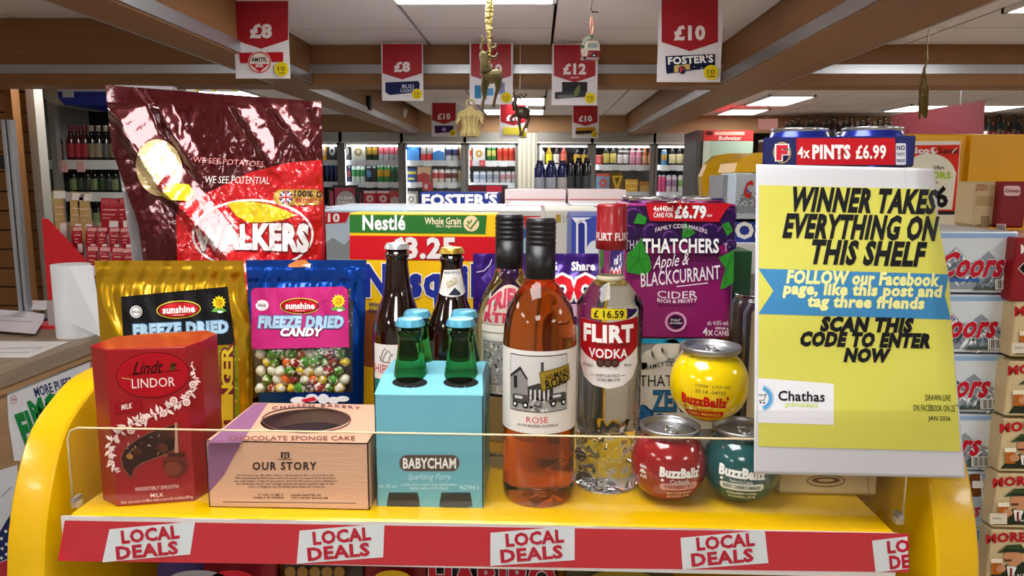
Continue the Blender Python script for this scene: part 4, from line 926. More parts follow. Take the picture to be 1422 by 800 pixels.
# yellow carton behind, and the silver cans
yc = T('carton', 'plain yellow carton between the cider packs and the silver can', 'carton', (Y(1008, 500, 1.02).x, 1.06, SH))
box('carton_body', Y(960, 500, 1.02).x, Y(1029, 500, 1.02).x, 1.02, 1.10, SH, Y(1000, 455, 1.02).z, C('#e0a90f', .4), yc, bevel=.002)
mesh('carton_flap', [Y(965, 470, 1.019), Y(1029, 470, 1.019), Y(1029, 482, 1.019), Y(965, 482, 1.019)], [(0, 1, 2, 3)], C('#c98a08', .4), parent=yc)
gb = T('carton', 'dark green carton behind the magenta cider pack, left of the poster', 'carton', (Y(1030, 400, 1.05).x, 1.09, 0))
gb.location.z = Y(1000, 455, 1.02).z
box('carton_body', Y(1012, 400, 1.03).x, Y(1042, 400, 1.03).x, 1.03, 1.10, Y(1000, 455, 1.02).z+.0005, Y(1030, 349, 1.03).z, C('#1c4a26', .5), gb)
# kraft pack lying at the bottom right
kx0, kx1 = Y(1078, 690, .775).x, Y(1214, 690, .775).x
kp = T('paper_pack', 'beige wrapped pack with brown oval emblem lying below the poster', 'paper pack', ((kx0+kx1)/2, .84, SH))
KR = C('#cdb98a', .55, bump=.25, bscale=25); kz = .183
P_ = [(.770, SH+.002), (.774, SH), (.90, SH), (.905, SH+.01), (.905, SH+kz-.004), (.90, SH+kz), (.776, SH+kz), (.770, SH+kz-.006)]
sm(MB().prism(P_, 'x', kx0, kx1, KR).build('wrapper', kp, bevel=.002), 30)
mesh('side_fold', [(kx1, .775, SH), (kx1, .9, SH), (kx1+.012, .9, SH+.02), (kx1+.012, .79, SH+.03), (kx1, .9, SH+.06), (kx1, .775, SH+.05)], [(0, 1, 2, 3), (3, 2, 4, 5)], KR, parent=kp, smooth=True)
a = Art(.0004); BE = ink('#6b4a28'); a.ring(1147, 668, 26, 8, 1.4, BE, 1); a.ell(1147, 667, 20, 4.5, BE, 1); a.ell(1147, 667, 12, 2.2, ink('#cdb98a'), 2)
a.line([(1083, 694), (1100, 692), (1125, 695), (1160, 692.5), (1190, 695), (1213, 694)], 1.2, ink('#4a3a20'), 1); a.line([(1205, 661), (1207, 693)], 1, ink('#8a744a'), 1)
a.build('print', kp, onY(.770))
# silver pint cans behind it
R_ = .0335
sp_ = T('can_pack', 'silver pint cans standing under the blue pint pack, left of the poster', 'drinks pack', (Y(1060, 500, .955).x, .96, SH))
sx = Y(1030, 500, .945).x+R_
for i in range(2):
    for j in range(2): can('can', sp_, (sx+i*.068, .945+j*.068, SH+.0005), R_, .187, C('#8e9196', .25, metal=.7))
# blue four pint pack, turned a little towards the camera
ang = math.radians(-17)
A_ = Y(1060, 200, .765); 
ex, ey = Vector((math.cos(ang), math.sin(ang), 0)), Vector((-math.sin(ang), math.cos(ang), 0))
Wp = .1385; Dp = .135; pz0 = SH+kz+.0005; pzt = Y(1100, 190, .755).z
fp = T('can_pack', 'blue pint can four pack with red price band, behind the top of the poster', 'drinks pack', (A_.x+Wp/2*ex.x, A_.y+Wp/2*ex.y+.05, pz0))
o0 = Vector((A_.x, A_.y, 0)); NV = C('#131d5c', .3, coat=.2)
def loc3(u, v, z): p = o0+ex*u+ey*v; return Vector((p.x, p.y, z))
def lbox(u0, u1, v0, v1, z0, z1): return [tuple(loc3(*q)) for q in ((u0, v0, z0), (u0, v1, z0), (u1, v1, z0), (u1, v0, z0), (u0, v0, z1), (u0, v1, z1), (u1, v1, z1), (u1, v0, z1))]
mesh('sleeve', lbox(0, Wp, 0, Dp, pzt-.030, pzt), BOXF, NV, parent=fp, bevel=.0015)
for i in range(2):
    for j in range(2):
        c = loc3(Wp*(.25+.5*i), Dp*(.25+.5*j), pz0); can('can', fp, tuple(c), .0335, pzt-pz0+.010, C('#1b2f9a', .25, metal=.5, coat=.3), seg=40); 
        cyltab('ring_pull', fp, (c.x, c.y), pzt+.005, C('#d6d8da', .25, metal=.9))
a = Art(.0003); n_ = -ey; m_ = onPlane(loc3(0, 0, pz0), n_)
a.rect(1106, 192, 1243, 229, ink('#c01620'), 1); a.ell(1086, 212, 12.5, 15, ink('#c2ab6a'), 1); a.ell(1086, 212, 10.5, 13, ink('#12184e'), 2); a.text('F', 1080, 203, 1092, 221, ink('#d02a3a'), 3, bold=.06, out=WHITE, outw=.06)
a.text('4x', 1108, 204, 1124, 219, WHITE, 2, bold=.02); a.text('PINTS', 1129, 202, 1180, 220, WHITE, 2, bold=.05); a.text('£6.99', 1189, 202, 1230, 220, WHITE, 2, bold=.03)
a.line([(1163, 217), (1175, 208)], .8, ink('#701018'), 3); a.rrect(1244, 199, 1258, 229, 2, ink('#dcdde6'), 1)
for i, s_ in enumerate(('NO', 'PLASTIC', 'RINGS')): a.text(s_, 1245.5, 203+i*9 if i else 202, 1256.5, (208.5 if i == 0 else 207+i*9), NV if False else ink('#12184e'), 2, bold=.03)
a.line([(1260, 195), (1260, 229)], .6, ink('#3a4aa0'), 1)
a.build('front_print', fp, m_)
a = Art(.0003); ms = onPlane(loc3(0, 0, pz0), -ex); 
a.ell(1050, 213, 4, 13, ink('#c8c9d6'), 1, 18); a.ell(1050, 213, 2.6, 10, ink('#3a2a5a'), 2, 16); 
# ---- poster
po = T('poster', 'large white and yellow winner takes everything poster taped to the blue pack', 'poster', (.29, .71, 1.6))
def pyf(px, py):
    v = (py-228)/430; top = .752-.046*((px-1050)/250); bot = .7005-.022*((px-1050)/290)
    y = top*(1-min(1, v*1.25))+bot*min(1, v*1.25)
    rr = lerp([(228, 1296), (320, 1304), (387, 1319), (445, 1321), (660, 1341)])(py)
    e = max(0, (px-(rr-28))/28); y += .016*e*e*max(0, 1-v*1.1); y += .0012*math.sin(py*.03+px*.01)
    return y
pL = lerp([(228, 1050), (400, 1048.5), (655, 1047)]); pR = lerp([(228, 1296), (241, 1299), (322, 1305), (387, 1319), (445, 1321.5), (660, 1341)])
V = []; Fc = []; nc, nr = 90, 90
for j in range(nr+1):
    for i in range(nc+1):
        v = j/nr; py0 = 228+v*430; px = pL(py0)+(pR(py0)-pL(py0))*i/nc; py = py0+(6 if v > .02 else 6)*(i/nc)*(1 if True else 0)
        V.append(tuple(Y(px, py, pyf(px, py))))
for j in range(nr):
    for i in range(nc): b = j*(nc+1)+i; Fc.append((b, b+1, b+nc+2, b+nc+1))
ps = mesh('paper_sheet', V, Fc, C('#cfd0d6', .5), parent=po, smooth=True); md = ps.modifiers.new('s', 'SOLIDIFY'); md.thickness = .0004; md.offset = 1
a = Art(.0002); PY = ink('#d2cf5c'); PB = ink('#3f86b8'); IK = ink('#15161a')
a.poly([(1054, 257), (1294, 262.5), (1303, 310), (1317, 381), (1321, 445), (1334, 627), (1053, 620), (1053, 587), (1158, 590), (1158, 533), (1053, 525)], PY, 1)
a.poly([(1053, 525), (1158, 533), (1158, 590), (1053, 587)], ink('#e3e4ea'), 2)
a.poly([(1053, 373), (1318, 381), (1312, 410), (1321, 444), (1053, 436), (1074, 404)], PB, 2)
a.text('WINNER TAKES', 1097, 263, 1302, 294, IK, 3, shear=.18, bold=.05, rot=1.2)
a.text('EVERYTHING ON', 1088, 300, 1303, 331, IK, 3, shear=.18, bold=.05, rot=1.2)
a.text('THIS SHELF', 1124, 336, 1286, 367, IK, 3, shear=.18, bold=.05, rot=1.4)
YT = ink('#e9ea9a')
a.text('FOLLOW our Facebook', 1093, 378, 1304, 395, YT, 3, shear=.12, bold=.05, rot=1.2); a.text('page, like this post and', 1088, 395, 1308, 415, YT, 3, shear=.12, bold=.05, rot=1.2); a.text('tag three friends', 1121, 412, 1284, 432, YT, 3, shear=.12, bold=.05, rot=1.2)
a.text('SCAN THIS', 1140, 442, 1268, 460, IK, 3, shear=.2, bold=.07, rot=1); a.text('CODE TO ENTER', 1111, 463, 1293, 481, IK, 3, shear=.2, bold=.07, rot=1); a.text('NOW', 1173, 485, 1235, 502, IK, 3, shear=.2, bold=.07, rot=1)
a.ring(1056, 553, 14, 14, 5, ink('#4f9ed0'), 4, 24, -75, 75); a.ring(1056, 553, 18, 18, 1.5, ink('#9cc6e0'), 3, 24, -80, 80)
a.line([(1053, 548), (1063, 549), (1061, 556), (1054, 556)], 1, IK, 4); a.line([(1063, 549), (1064, 546)], 1, IK, 4); a.ell(1056, 559, 1.3, 1.3, IK, 4, 8); a.ell(1061, 559.5, 1.3, 1.3, IK, 4, 8)
a.text('Chathas', 1081, 543.5, 1145, 557, IK, 4, rot=1.5); a.text('golocaleasy', 1090, 558.5, 1136, 567, ink('#c8d66a'), 4, rot=1.5)
a.text('DRAWN LIVE', 1285, 548.5, 1320, 556.5, IK, 3, rot=1, bold=.01); a.text('ON FACEBOOK ON 25', 1268, 562.5, 1326, 571, IK, 3, rot=1, bold=.01); a.text('TH', 1327, 562, 1331, 565, IK, 3, res=1); a.text('JAN 2026', 1289, 578, 1320, 586, IK, 3, rot=1, bold=.01)
a.line([(1257, 231), (1258, 258)], .6, ink('#b0b2bc'), 1)
a.build('poster_print', po, lambda px, py, d: Y(px, py, pyf(px, py)-d-.0004), 5, 10)

# ================================================================== crates on the island behind the display
def crate(name, lab, x0, x1, ytop, y, depth, h, m, cat='drinks crate', zb=None, group='drink crates on the island behind', bevel=.002):
    A_, B_ = Y(x0, ytop, y), Y(x1, ytop, y); zt = A_.z; z0 = zt-h
    if h > .27: z0 = 1.2005
    t = T(name, lab, cat, ((A_.x+B_.x)/2, y+depth/2, z0), group)
    box('carton', A_.x, B_.x, y, y+depth, z0, zt, m, t, bevel=bevel); return t, zt
isl = T('island_unit', 'white island unit carrying drink crates behind the display shelf', 'shelf unit', (0, 2.4, 0))
box('counter_body', -.66, .6, 1.3, 3.6, 0, 1.18, C('#c9c9c6', .5), isl, bevel=.005); box('counter_top', -.67, .61, 1.29, 3.61, 1.18, 1.20, C('#dedcd8', .4), isl)
LBm = C('#a9bccb', .35, var=.12, vscale=9); Wm = C('#d9dadb', .35)
t, zt = crate('drinks_crate', 'pale blue drinks crate with red ten pound tag, right of the crisp packet', 440, 562, 292, 1.9, .27, .44, LBm)
def mountains(a, x0, y0, x1, y1, L=2, s=1):
    w_, h_ = x1-x0, y1-y0
    pk = [(0, .8), (.14, .62), (.28, .34), (.36, .22), (.45, .38), (.55, .55), (.64, .40), (.72, .30), (.84, .5), (1, .62)]
    a.poly([(x0+u*w_, y0+v*h_) for u, v in pk]+[(x1, y0+h_*.97), (x0, y0+h_*.97)], ink('#8c97a2'), L)
    rr = random.Random(int(x0)+int(y0))
    for k in range(70):
        u = rr.uniform(.03, .95); v0 = .3+.5*abs(u-.4); x, y = x0+u*w_, y0+(v0+rr.uniform(.05, .4))*h_
        if y > y1-3: continue
        a.leaf(x, y, rr.uniform(.06, .17)*w_, rr.choice([.8, 2.3])+rr.uniform(-.3, .3), ink(rr.choice(['#e8edf2', '#f4f6f8', '#5f6d7c', '#4a5866'])), L+1, .22)
    a.poly([(x0+.28*w_, y0+.42*h_), (x0+.36*w_, y0+.24*h_), (x0+.45*w_, y0+.42*h_), (x0+.36*w_, y0+.36*h_)], ink('#f3f5f8'), L+2)
    a.poly([(x0+.31*w_, y0+.40*h_), (x0+.37*w_, y0+.28*h_), (x0+.44*w_, y0+.41*h_)], ink('#2b62b8'), L+3)
a = Art(.0008); a.rect(442, 293, 560, 360, ink('#b4c6d6'), 1); a.poly([(442, 345), (462, 330), (478, 340), (490, 328), (510, 350), (510, 360), (442, 360)], ink('#8a9296'), 2); a.poly([(440, 295), (486, 295), (480, 309), (440, 312)], ink('#c11b2a'), 3); a.text('£10', 443, 297, 471, 308, WHITE, 4, bold=.04)
a.build('front_print', t, onY(1.9)); 
zt1 = zt
t, zt = crate('drinks_crate', 'white shrink wrapped crate above the yellow cereal box', 566, 752, 291, 1.9, .30, .44, Wm)
a = Art(.0008); a.rect(695, 300, 740, 352, ink('#9cc4e6'), 1); a.poly([(726, 300), (750, 300), (750, 345), (735, 350)], ink('#d5303a'), 2); a.rect(726, 318, 750, 330, ink('#2a5aa8'), 3); a.build('front_print', t, onY(1.9))
wr_ = MB()
for x0, x1, yy in ((440, 560, 1.92), (568, 690, 1.93), (700, 760, 1.94)):
    pass
t, zt = crate('drinks_crate', 'white crate with small gold mark between the bottle caps and the blue carton', 757, 838, 292, 1.6, .28, .38, C('#dcdcd0', .4))
a = Art(.0006); a.rect(772, 298, 779, 309, ink('#b59a3a'), 1); a.text('LFT', 782, 299, 795, 304, ink('#9a9a86'), 1, res=1); a.text('LITE', 782, 305, 795, 309, ink('#9a9a86'), 1, res=1); a.build('front_print', t, onY(1.6))
t, zt = crate('drinks_crate', 'white carton with blue rounded window behind the red bottle cap', 794, 868, 300, 1.35, .2, .34, C('#3c4fa6', .4))
a = Art(.0006); a.rect(794, 302, 868, 360, ink('#3a4ca8'), 1); a.rrect(800, 306, 815, 360, 6, ink('#dfe2ee'), 2); a.rrect(803, 309, 812, 358, 4, ink('#26308a'), 3); a.ell(826, 352, 12, 18, ink('#cfd8e6'), 2); a.poly([(794, 302), (822, 302), (800, 310)], ink('#e6e8f0'), 2); a.build('front_print', t, onY(1.35))
# second row: blue lettered crate and two pinkish trays
t, zt = crate('drinks_crate', 'dark blue crate with large white letters far behind the cereal box', 583, 693, 267, 2.9, .27, .46, C('#15318a', .4))
a = Art(.0012); a.text("FOSTER'S", 587, 270, 689, 285, WHITE, 1, bold=.05); a.rect(676, 267, 691, 269, WHITE, 1); a.build('front_print', t, onY(2.9)); 
PW = C('#dfcfcf', .4)
for x0, x1, lb in ((701, 786, 'left of the two pinkish white wrapped trays behind the wine caps'), (789, 870, 'right of the two pinkish white wrapped trays behind the red bottle cap')):
    t, zt = crate('drinks_tray', lb, x0, x1, 263, 2.9, .3, .46, PW); a = Art(.001); a.line([(x0+1, 277), (x1-1, 277)], 1.5, ink('#c96a70'), 1); a.build('front_print', t, onY(2.9))
t, zt = crate('drinks_crate', 'dark red and black pack beyond the blue lettered crate', 650, 702, 257, 3.25, .25, .48, C('#3a1720', .4))
a = Art(.001); a.rect(675, 258, 697, 266, ink('#d03040'), 1); a.rect(652, 259, 672, 264, ink('#8a1420'), 1); a.build('front_print', t, onY(3.25))
for x0, x1, yy, c_, lb in ((452, 575, 287, '#c9cdd6', 'flat white wrapped tray top behind the pale blue crate'), (580, 700, 287, '#d6cfd2', 'flat pinkish wrapped tray top behind the white crate'), (705, 790, 284, '#dccfd0', 'flat pink edged wrapped tray behind the bottle caps'), (795, 885, 284, '#cfd2d8', 'flat pale wrapped tray behind the purple cider pack')):
    t, zt = crate('drinks_tray', lb, x0, x1, yy, 2.35, .35, .45, C(c_, .25, bump=.3, bscale=30)); a = Art(.001); a.line([(x0+2, yy+3), (x1-2, yy+3)], 1.2, ink('#b8646c'), 1); a.line([(x0+4, yy+7), (x1-9, yy+7)], .8, ink('#8a8f98'), 1); a.build('front_print', t, onY(2.35))
# bottles standing on the island
def bottle(name, c, r, h, body, label, cap, lab, cat, group, zs=(.12, .42), shoulder=.6, neck=.36, seg=20, capz=.86, glass=None):
    x, y, z = c; t = T(name, lab, cat, c, group) if lab else None
    rr = [(0, 0, body), (r, .002, body), (r, h*zs[0], body), (r*1.01, h*zs[0]+.0005, label), (r*1.01, h*zs[1], label), (r, h*zs[1]+.0005, body), (r, h*shoulder, body), (r*neck*1.3, h*(shoulder+.14), body), (r*neck, h*capz, body), (r*neck*1.12, h*capz+.0005, cap), (r*neck*1.12, h, cap), (0, h, cap)]
    mb = MB().lathe(rr, body, c, seg, cap=False); o = mb.build(name if not t else 'bottle_glass', t, smooth=True, loc=None if t else c); return t or o
protos = {}
def sbottle(key, c, r, h, body, label, cap, lab, group, **k):
    # small distant bottle: one mesh, shared
    if key not in protos:
        mb = MB(); z = k.get('zs', (.12, .42)); shd = k.get('shoulder', .6); nk = k.get('neck', .36); cz = k.get('capz', .8)
        rr = [(0, 0, body), (1, .003, body), (1, z[0], body), (1.02, z[0]+.001, label), (1.02, z[1], label), (1, z[1]+.001, body), (1, shd, body), (nk*1.3, shd+.14, body), (nk, cz, body), (nk*1.15, cz+.001, cap), (nk*1.15, 1, cap), (0, 1, cap)]
        mb.lathe(rr, body, (0, 0, 0), 16, cap=False); o = mb.build('bottle', smooth=True); protos[key] = o.data; bpy.data.objects.remove(o)
    o = bpy.data.objects.new('bottle', protos[key]); COL.objects.link(o); o.location = c; o.scale = (r, r, h); return tag(o, lab, 'bottle', group)
def dark(h): return C(h, .12, coat=.3)
zi = {}
seqb = [(749, '#141c4e', '#9a9ca6', '#0f1536', 'navy'), (765, '#141c4e', '#9a9ca6', '#0f1536', 'navy'), (781, '#141c4e', '#a9a2a0', '#1a1a3a', 'navy'), (792, '#0b0c0e', '#2c2e33', '#111214', 'black'), (803, '#0b0c0e', '#1c1e22', '#111214', 'black'), (814, '#0b0c0e', '#3c3e43', '#111214', 'black')]
for i, (px, b_, l_, c_, nm) in enumerate(seqb):
    yb_0 = 3.3; p0, p1 = Y(px, 275, yb_0), Y(px, 223 if nm == 'navy' else 219, yb_0)
    k_ = [s[4] for s in seqb[:i]].count(nm)
    sbottle('isl'+nm+l_, p0, .021 if nm == 'black' else .024, p1.z-p0.z, dark(b_), C(l_, .5), dark(c_), '%s%s bottle standing on the island before the fridge pillar' % (['leftmost ', 'middle ', 'rightmost '][k_], nm), nm+' bottles on the island', zs=(.1, .55), shoulder=.78, neck=.5, capz=.93)
sup = box('riser', Y(735, 275, 3.22).x, Y(825, 275, 3.22).x, 3.22, 3.42, 1.2, Y(780, 275, 3.3).z-.001, C('#b9b4b4', .5), loc=(0.12, 3.3, 1.2)); tag(sup, 'grey riser box under the navy and black island bottles', 'riser')

# ================================================================== right side: yellow board, crates
yb3 = T('display_board', 'tall bright yellow display panel behind the poster on the right', 'display panel', (1.15, 1.95, 0))
x0, x1 = Y(1262, 190, 1.95).x, Y(1500, 190, 1.95).x; zt = Y(1262, 186, 1.95).z
box('side_panel', x0, x1, 1.95, 2.0, 0, zt, C('#f0b400', .35, coat=.2), yb3, bevel=.004)
mesh('panel_lip', boxv(Y(1350, 200, 1.93).x, x1, 1.935, 1.95, 0, zt-.004), BOXF, C('#e3a600', .35), parent=yb3)
ap_ = T('price_poster', 'red arched offer poster on the yellow panel right of the main poster', 'poster', (1.05, 1.93, 1.6))
q = [Y(px, py, 1.928) for px, py in ((1258, 196), (1334, 196), (1328, 300), (1256, 300))]
mesh('paper_sheet', [tuple(v) for v in q]+[tuple(v+Vector((0, .002, 0))) for v in q], [(0, 1, 2, 3), (7, 6, 5, 4), (0, 4, 5, 1), (1, 5, 6, 2), (2, 6, 7, 3), (3, 7, 4, 0)], C('#efeee0', .4), parent=ap_)
a = Art(.0008); AR = ink('#e2321f'); a.poly([(1258, 202), (1333, 201), (1327, 293), (1257, 293)], AR, 1)
arc_ = [(1322, 291), (1328, 240)]+[(1290+37*math.cos(q_), 243-30*math.sin(q_)) for q_ in [k*.2 for k in range(1, 16)]]+[(1252, 291)]
a.poly(arc_, ink('#f0efd8'), 2); a.rect(1256, 293, 1327, 298, ink('#2a2420'), 2)
a.text('alco', 1264, 205, 1290, 213, WHITE, 3, bold=.05); a.ell(1297, 209, 5, 4.5, WHITE, 3, 16); a.ell(1299, 208, 2.5, 2.5, AR, 4, 10); a.text('Save', 1303, 204.5, 1331, 213.5, ink('#3a2420'), 3, bold=.01); a.line([(1322, 212), (1329, 205)], 1.5, WHITE, 4)
a.text('Offers', 1296, 230, 1311, 235, ink('#3a3a20'), 3, res=1); a.text('COORS', 1272, 239, 1320, 248, ink('#a8cc1e'), 3, bold=.04); a.text('12 pk', 1280, 251, 1303, 256, ink('#3a3a20'), 3, res=1); a.text('£16', 1262, 260, 1315, 287, BLACK, 3, bold=.04)
a.build('poster_print', ap_, onY(1.928)); po2 = mesh('pocket', [tuple(Y(1296, 300, 1.93)), tuple(Y(1327, 300, 1.93)), tuple(Y(1325, 325, 1.93)), tuple(Y(1296, 325, 1.93))], [(0, 1, 2, 3)], C('#e6dfc0', .4), parent=ap_)
# silver and blue lager crates, one column
CB = C('#c3cfdb', .3, coat=.2)
rows = [(1412, 322, 408), (1402, 410, 491), (1391.5, 493, 574), (1379, 576, 654), (1374, 656, 733), (1366, 735, 812)]
for i, (xr_, t0, t1) in enumerate(rows):
    lab = 'blue and silver lager crate, %s of the column behind the poster' % ['topmost', 'second from top', 'third from top', 'fourth from top', 'fifth from top with bottles', 'lowest'][i]
    zt, zb = Y(xr_, t0, 1.5).z, Y(xr_, t1, 1.5).z; xx = .972
    t = T('lager_crate', lab, 'drinks crate', (xx-.19, 1.6, zb), 'mountain lager crates')
    box('carton', xx-.38, xx, 1.5, 1.74, zb+.001, zt, CB, t, bevel=.003, bseg=2)
    h_ = t1-t0; x0 = xr_-125; a = Art(.0006)
    a.rect(xr_-225, t0+2, xr_-2, t1-3, ink('#cfd8de'), 1); a.rect(xr_-225, t0+2, xr_-2, t0+h_*.10, ink('#8fb0d6'), 2)
    if i == 5: a.rect(xr_-90, t0+2, xr_-2, t0+h_*.4, ink('#3f6fb0'), 3)
    if i != 4:
        mountains(a, x0-5, t0+4, xr_-3, t1-4, 3); mountains(a, x0-95, t0+10, x0-5, t1-4, 3)
        a.text('Coors', xr_-110, t0+h_*.34, xr_-12, t0+h_*.72, ink('#b8142a'), 8, shear=.35, bold=.035, out=ink('#dfe5ea'), outw=.02)
        if i < 1: a.poly([(xr_-95, t0+h_*.76), (xr_-50, t0+h_*.76), (xr_-52, t0+h_*.8), (xr_-97, t0+h_*.8)], ink('#2b62b8'), 8)
        for k in range(10): a.rect(xr_-28+k*2.3, t1-19, xr_-28+k*2.3+(1.5 if k % 3 else .8), t1-7, ink('#30343a'), 9)
        a.rect(xr_-30, t1-20, xr_-4, t1-6, WHITE, 8)
        for k in range(24): a.leaf(xr_-60+k*2.4, t1-4, 5+(k*7 % 5), -PI/2, ink('#46564e'), 7, .4)
    else:
        a.rect(xr_-75, t0+2, xr_-2, t1-3, ink('#9fb2c6'), 2)
        for k in range(2): a.rrect(xr_-50+k*22, t0+2, xr_-33+k*22, t0+34, 4, ink('#6a3a12'), 3); a.rrect(xr_-46+k*22, t0+12, xr_-30+k*22, t0+22, 2, ink('#e3e6ea'), 4)
        a.poly([(xr_-45, t0+46), (xr_-35, t0+32), (xr_-25, t0+46)], ink('#2b62b8'), 5); a.text('Coors', xr_-70, t0+h_*.55, xr_-10, t0+h_*.8, ink('#b01a2c'), 6, shear=.3, bold=.02); a.line([(xr_-12, t0+4), (xr_-6, t1-6)], 2, ink('#dfe6ee'), 5)
    a.build('front_print', t, onY(1.5))
MC = C('#cdb98e', .45)
mrows = [(1403, 420, 496), (1393.5, 502, 578), (1382, 582, 655), (1372.5, 658, 733), (1363, 736, 812)]
for i, (xl_, t0, t1) in enumerate(mrows):
    zt, zb = Y(xl_, t0, 1.46).z, Y(xl_, t1, 1.46).z; xx = Y(xl_, (t0+t1)/2, 1.46).x
    t = T('beer_crate', 'cream beer crate with hatted drinker, %s of the stack at the right edge' % ['topmost', 'second from top', 'third from top', 'fourth from top', 'lowest'][i], 'drinks crate', (xx+.15, 1.6, zb), 'cream beer crates')
    xx = .955; box('carton', xx, xx+.32, 1.46, 1.72, zb+.001, zt, MC, t, bevel=.002)
    a = Art(.0006); x = xl_; h_ = t1-t0
    a.text('MORETTI', x+7, t0+5, x+92, t0+17, ink('#b01a22'), 3, bold=.05, warp=lambda X_, Y_, x=x: (X_, Y_-3*math.sin(PI*(X_-x-7)/85)+2))
    G1, G2 = ink('#3a4a2c'), ink('#26301f'); SKN = ink('#c98f66')
    cx = x+47; a.poly([(cx-26, t0+32), (cx-14, t0+24), (cx-12, t0+21), (cx+8, t0+20), (cx+13, t0+27), (cx+16, t0+33), (cx, t0+31)], G1, 4); a.poly([(cx-14, t0+27), (cx+12, t0+27), (cx+13, t0+30), (cx-16, t0+30)], G2, 5)
    a.poly([(cx-14, t0+31), (cx+10, t0+31), (cx+11, t0+41), (cx+3, t0+49), (cx-8, t0+50), (cx-15, t0+42), (cx-17, t0+39)], SKN, 3); a.poly([(cx-16, t0+41), (cx-4, t0+41), (cx-6, t0+44), (cx-15, t0+44)], ink('#5a3a20'), 4)
    a.poly([(cx-40, t1-4), (cx-30, t0+58), (cx-12, t0+48), (cx-2, t0+54), (cx+10, t0+44), (cx+34, t0+54), (cx+46, t1-4)], G2, 2); a.poly([(cx-12, t0+50), (cx+2, t0+52), (cx-5, t1-8), (cx-10, t1-10)], WHITE, 3); a.line([(cx-6, t0+53), (cx-6, t1-8)], 3, ink('#7a1a1a'), 4)
    a.rrect(x+14, t0+42, x+28, t0+62, 2, ink('#b5641c'), 5); a.rect(x+13, t0+40, x+29, t0+46, ink('#efe6cf'), 6); a.ell(x+27, t0+54, 7, 5, SKN, 7, 12); a.text('LAUTENTICA', cx-2, t1-15, cx+44, t1-9, WHITE, 5, bold=.02); 
    if i in (0, 3): a.rect(x+2, t1-20, x+26, t1-5, ink('#d9d2bf'), 8); a.rect(x+6, t1-14, x+18, t1-12, ink('#a8a296'), 9)
    a.build('front_print', t, onY(1.46))
ds = T('beer_crate', 'tall dark red beer pack at the right edge above the cream crates', 'drinks crate', (1.1, 1.6, Y(1405, 420, 1.47).z), 'dark red beer packs')
A_ = Y(1388, 252, 1.78); zl = Y(1405, 420, 1.46).z+.0006
box('carton', Y(1412, 330, 1.47).x, 1.25, 1.47, 1.72, zl, Y(1412, 330, 1.47).z, C('#8a0f1c', .35), ds, bevel=.003)
a = Art(.0006); a.poly([(1416, 372), (1424, 362), (1432, 372), (1424, 384)], BLACK, 2); a.ring(1423, 373, 9, 9, 1.2, WHITE, 3, 4); a.text('M', 1418, 340, 1428, 352, WHITE, 2); a.build('front_print', ds, onY(1.47))
lz = Y(1412, 322, 1.5).z+.0006
rp = T('beer_crate', 'dark red carton standing on top of the topmost mountain lager crate', 'drinks crate', (1.0, 1.66, lz), 'dark red beer packs')
yy = 1.62
box('carton', Y(1386, 300, yy).x, Y(1424, 300, yy).x, yy, yy+.1, lz, Y(1386, 252, yy).z, C('#7d0f1a', .35), rp, bevel=.004)
a = Art(.0006); a.rrect(1394, 258, 1417, 272, 4, ink('#d9b6b6'), 1); a.text('Crianza', 1396, 262, 1415, 267, ink('#7a2028'), 2, res=1); a.rect(1384, 311, 1397, 322, ink('#d9c6c0'), 1); [a.rect(1385+k*1.6, 312, 1385.7+k*1.6, 321, BLACK, 2) for k in range(7)]; a.build('front_print', rp, onY(yy))
tp = T('beer_crate', 'narrow tan carton beside the dark red one on the lager crates', 'drinks crate', (.94, 1.68, lz), 'tan cartons')
box('carton', Y(1352, 300, 1.64).x, Y(1385, 300, 1.64).x, 1.64, 1.72, lz, Y(1355, 252, 1.64).z, C('#bfa67a', .5), tp, bevel=.006)
a = Art(.0006); a.text('BIRRA', 1357, 256, 1371, 260, ink('#a0503a'), 1, res=1); a.text('MORETTI', 1355, 261, 1373, 265, ink('#a0503a'), 1, res=1); a.rrect(1356, 272, 1379, 286, 3, ink('#a8905f'), 1); a.rect(1362, 300, 1374, 316, ink('#8f7a55'), 1); a.build('front_print', tp, onY(1.64))
# maroon banner, pink card, far bottles
bn = T('banner', 'maroon hanging banner sheet at upper right near the ceiling', 'banner', (2.0, 4.2, 2.1))
q = [Y(1239, 160, 4.6), Y(1368, 139, 4.0), Y(1366, 186, 4.0), Y(1240, 186, 4.6)]
mesh('banner_sheet', [tuple(v) for v in q]+[tuple(v+Vector((0, .006, 0))) for v in q], [(0, 1, 2, 3), (7, 6, 5, 4), (0, 4, 5, 1), (1, 5, 6, 2), (2, 6, 7, 3), (3, 7, 4, 0)], C('#7a3038', .6), parent=bn)
a_ = Art(.004); a_.ring(1252, 172, 8, 12, .8, ink('#96505a'), 1, 20); a_.build('banner_print', bn, onPlane(q[0], Vector((q[1]-q[0])).cross(Vector((0, 0, 1)))))
MB().tube([Y(1334, 146, 4.05), Y(1334, 139, 4.05)+Vector((0, 0, .16))], .003, STEEL).build('hanger', bn)
pc_ = T('price_card', 'small plain pink card hanging above the blue pint cans', 'price card', (1.9, 5.0, 2.1))
q = [Y(1053, 165, 5), Y(1080, 165, 5), Y(1080, 180, 5), Y(1053, 180, 5)]
mesh('card_sheet', [tuple(v) for v in q]+[tuple(v+Vector((0, .004, 0))) for v in q], [(0, 1, 2, 3), (7, 6, 5, 4), (0, 4, 5, 1), (1, 5, 6, 2), (2, 6, 7, 3), (3, 7, 4, 0)], C('#d99a96', .5), parent=pc_)
MB().tube([Y(1066, 165, 5), Y(1066, 165, 5)+Vector((0, 0, .2))], .002, STEEL).build('hanger', pc_)
ws = T('wine_shelf', 'dark wine shelving along the far right wall', 'shelf unit', (2.9, 6.6, 0))
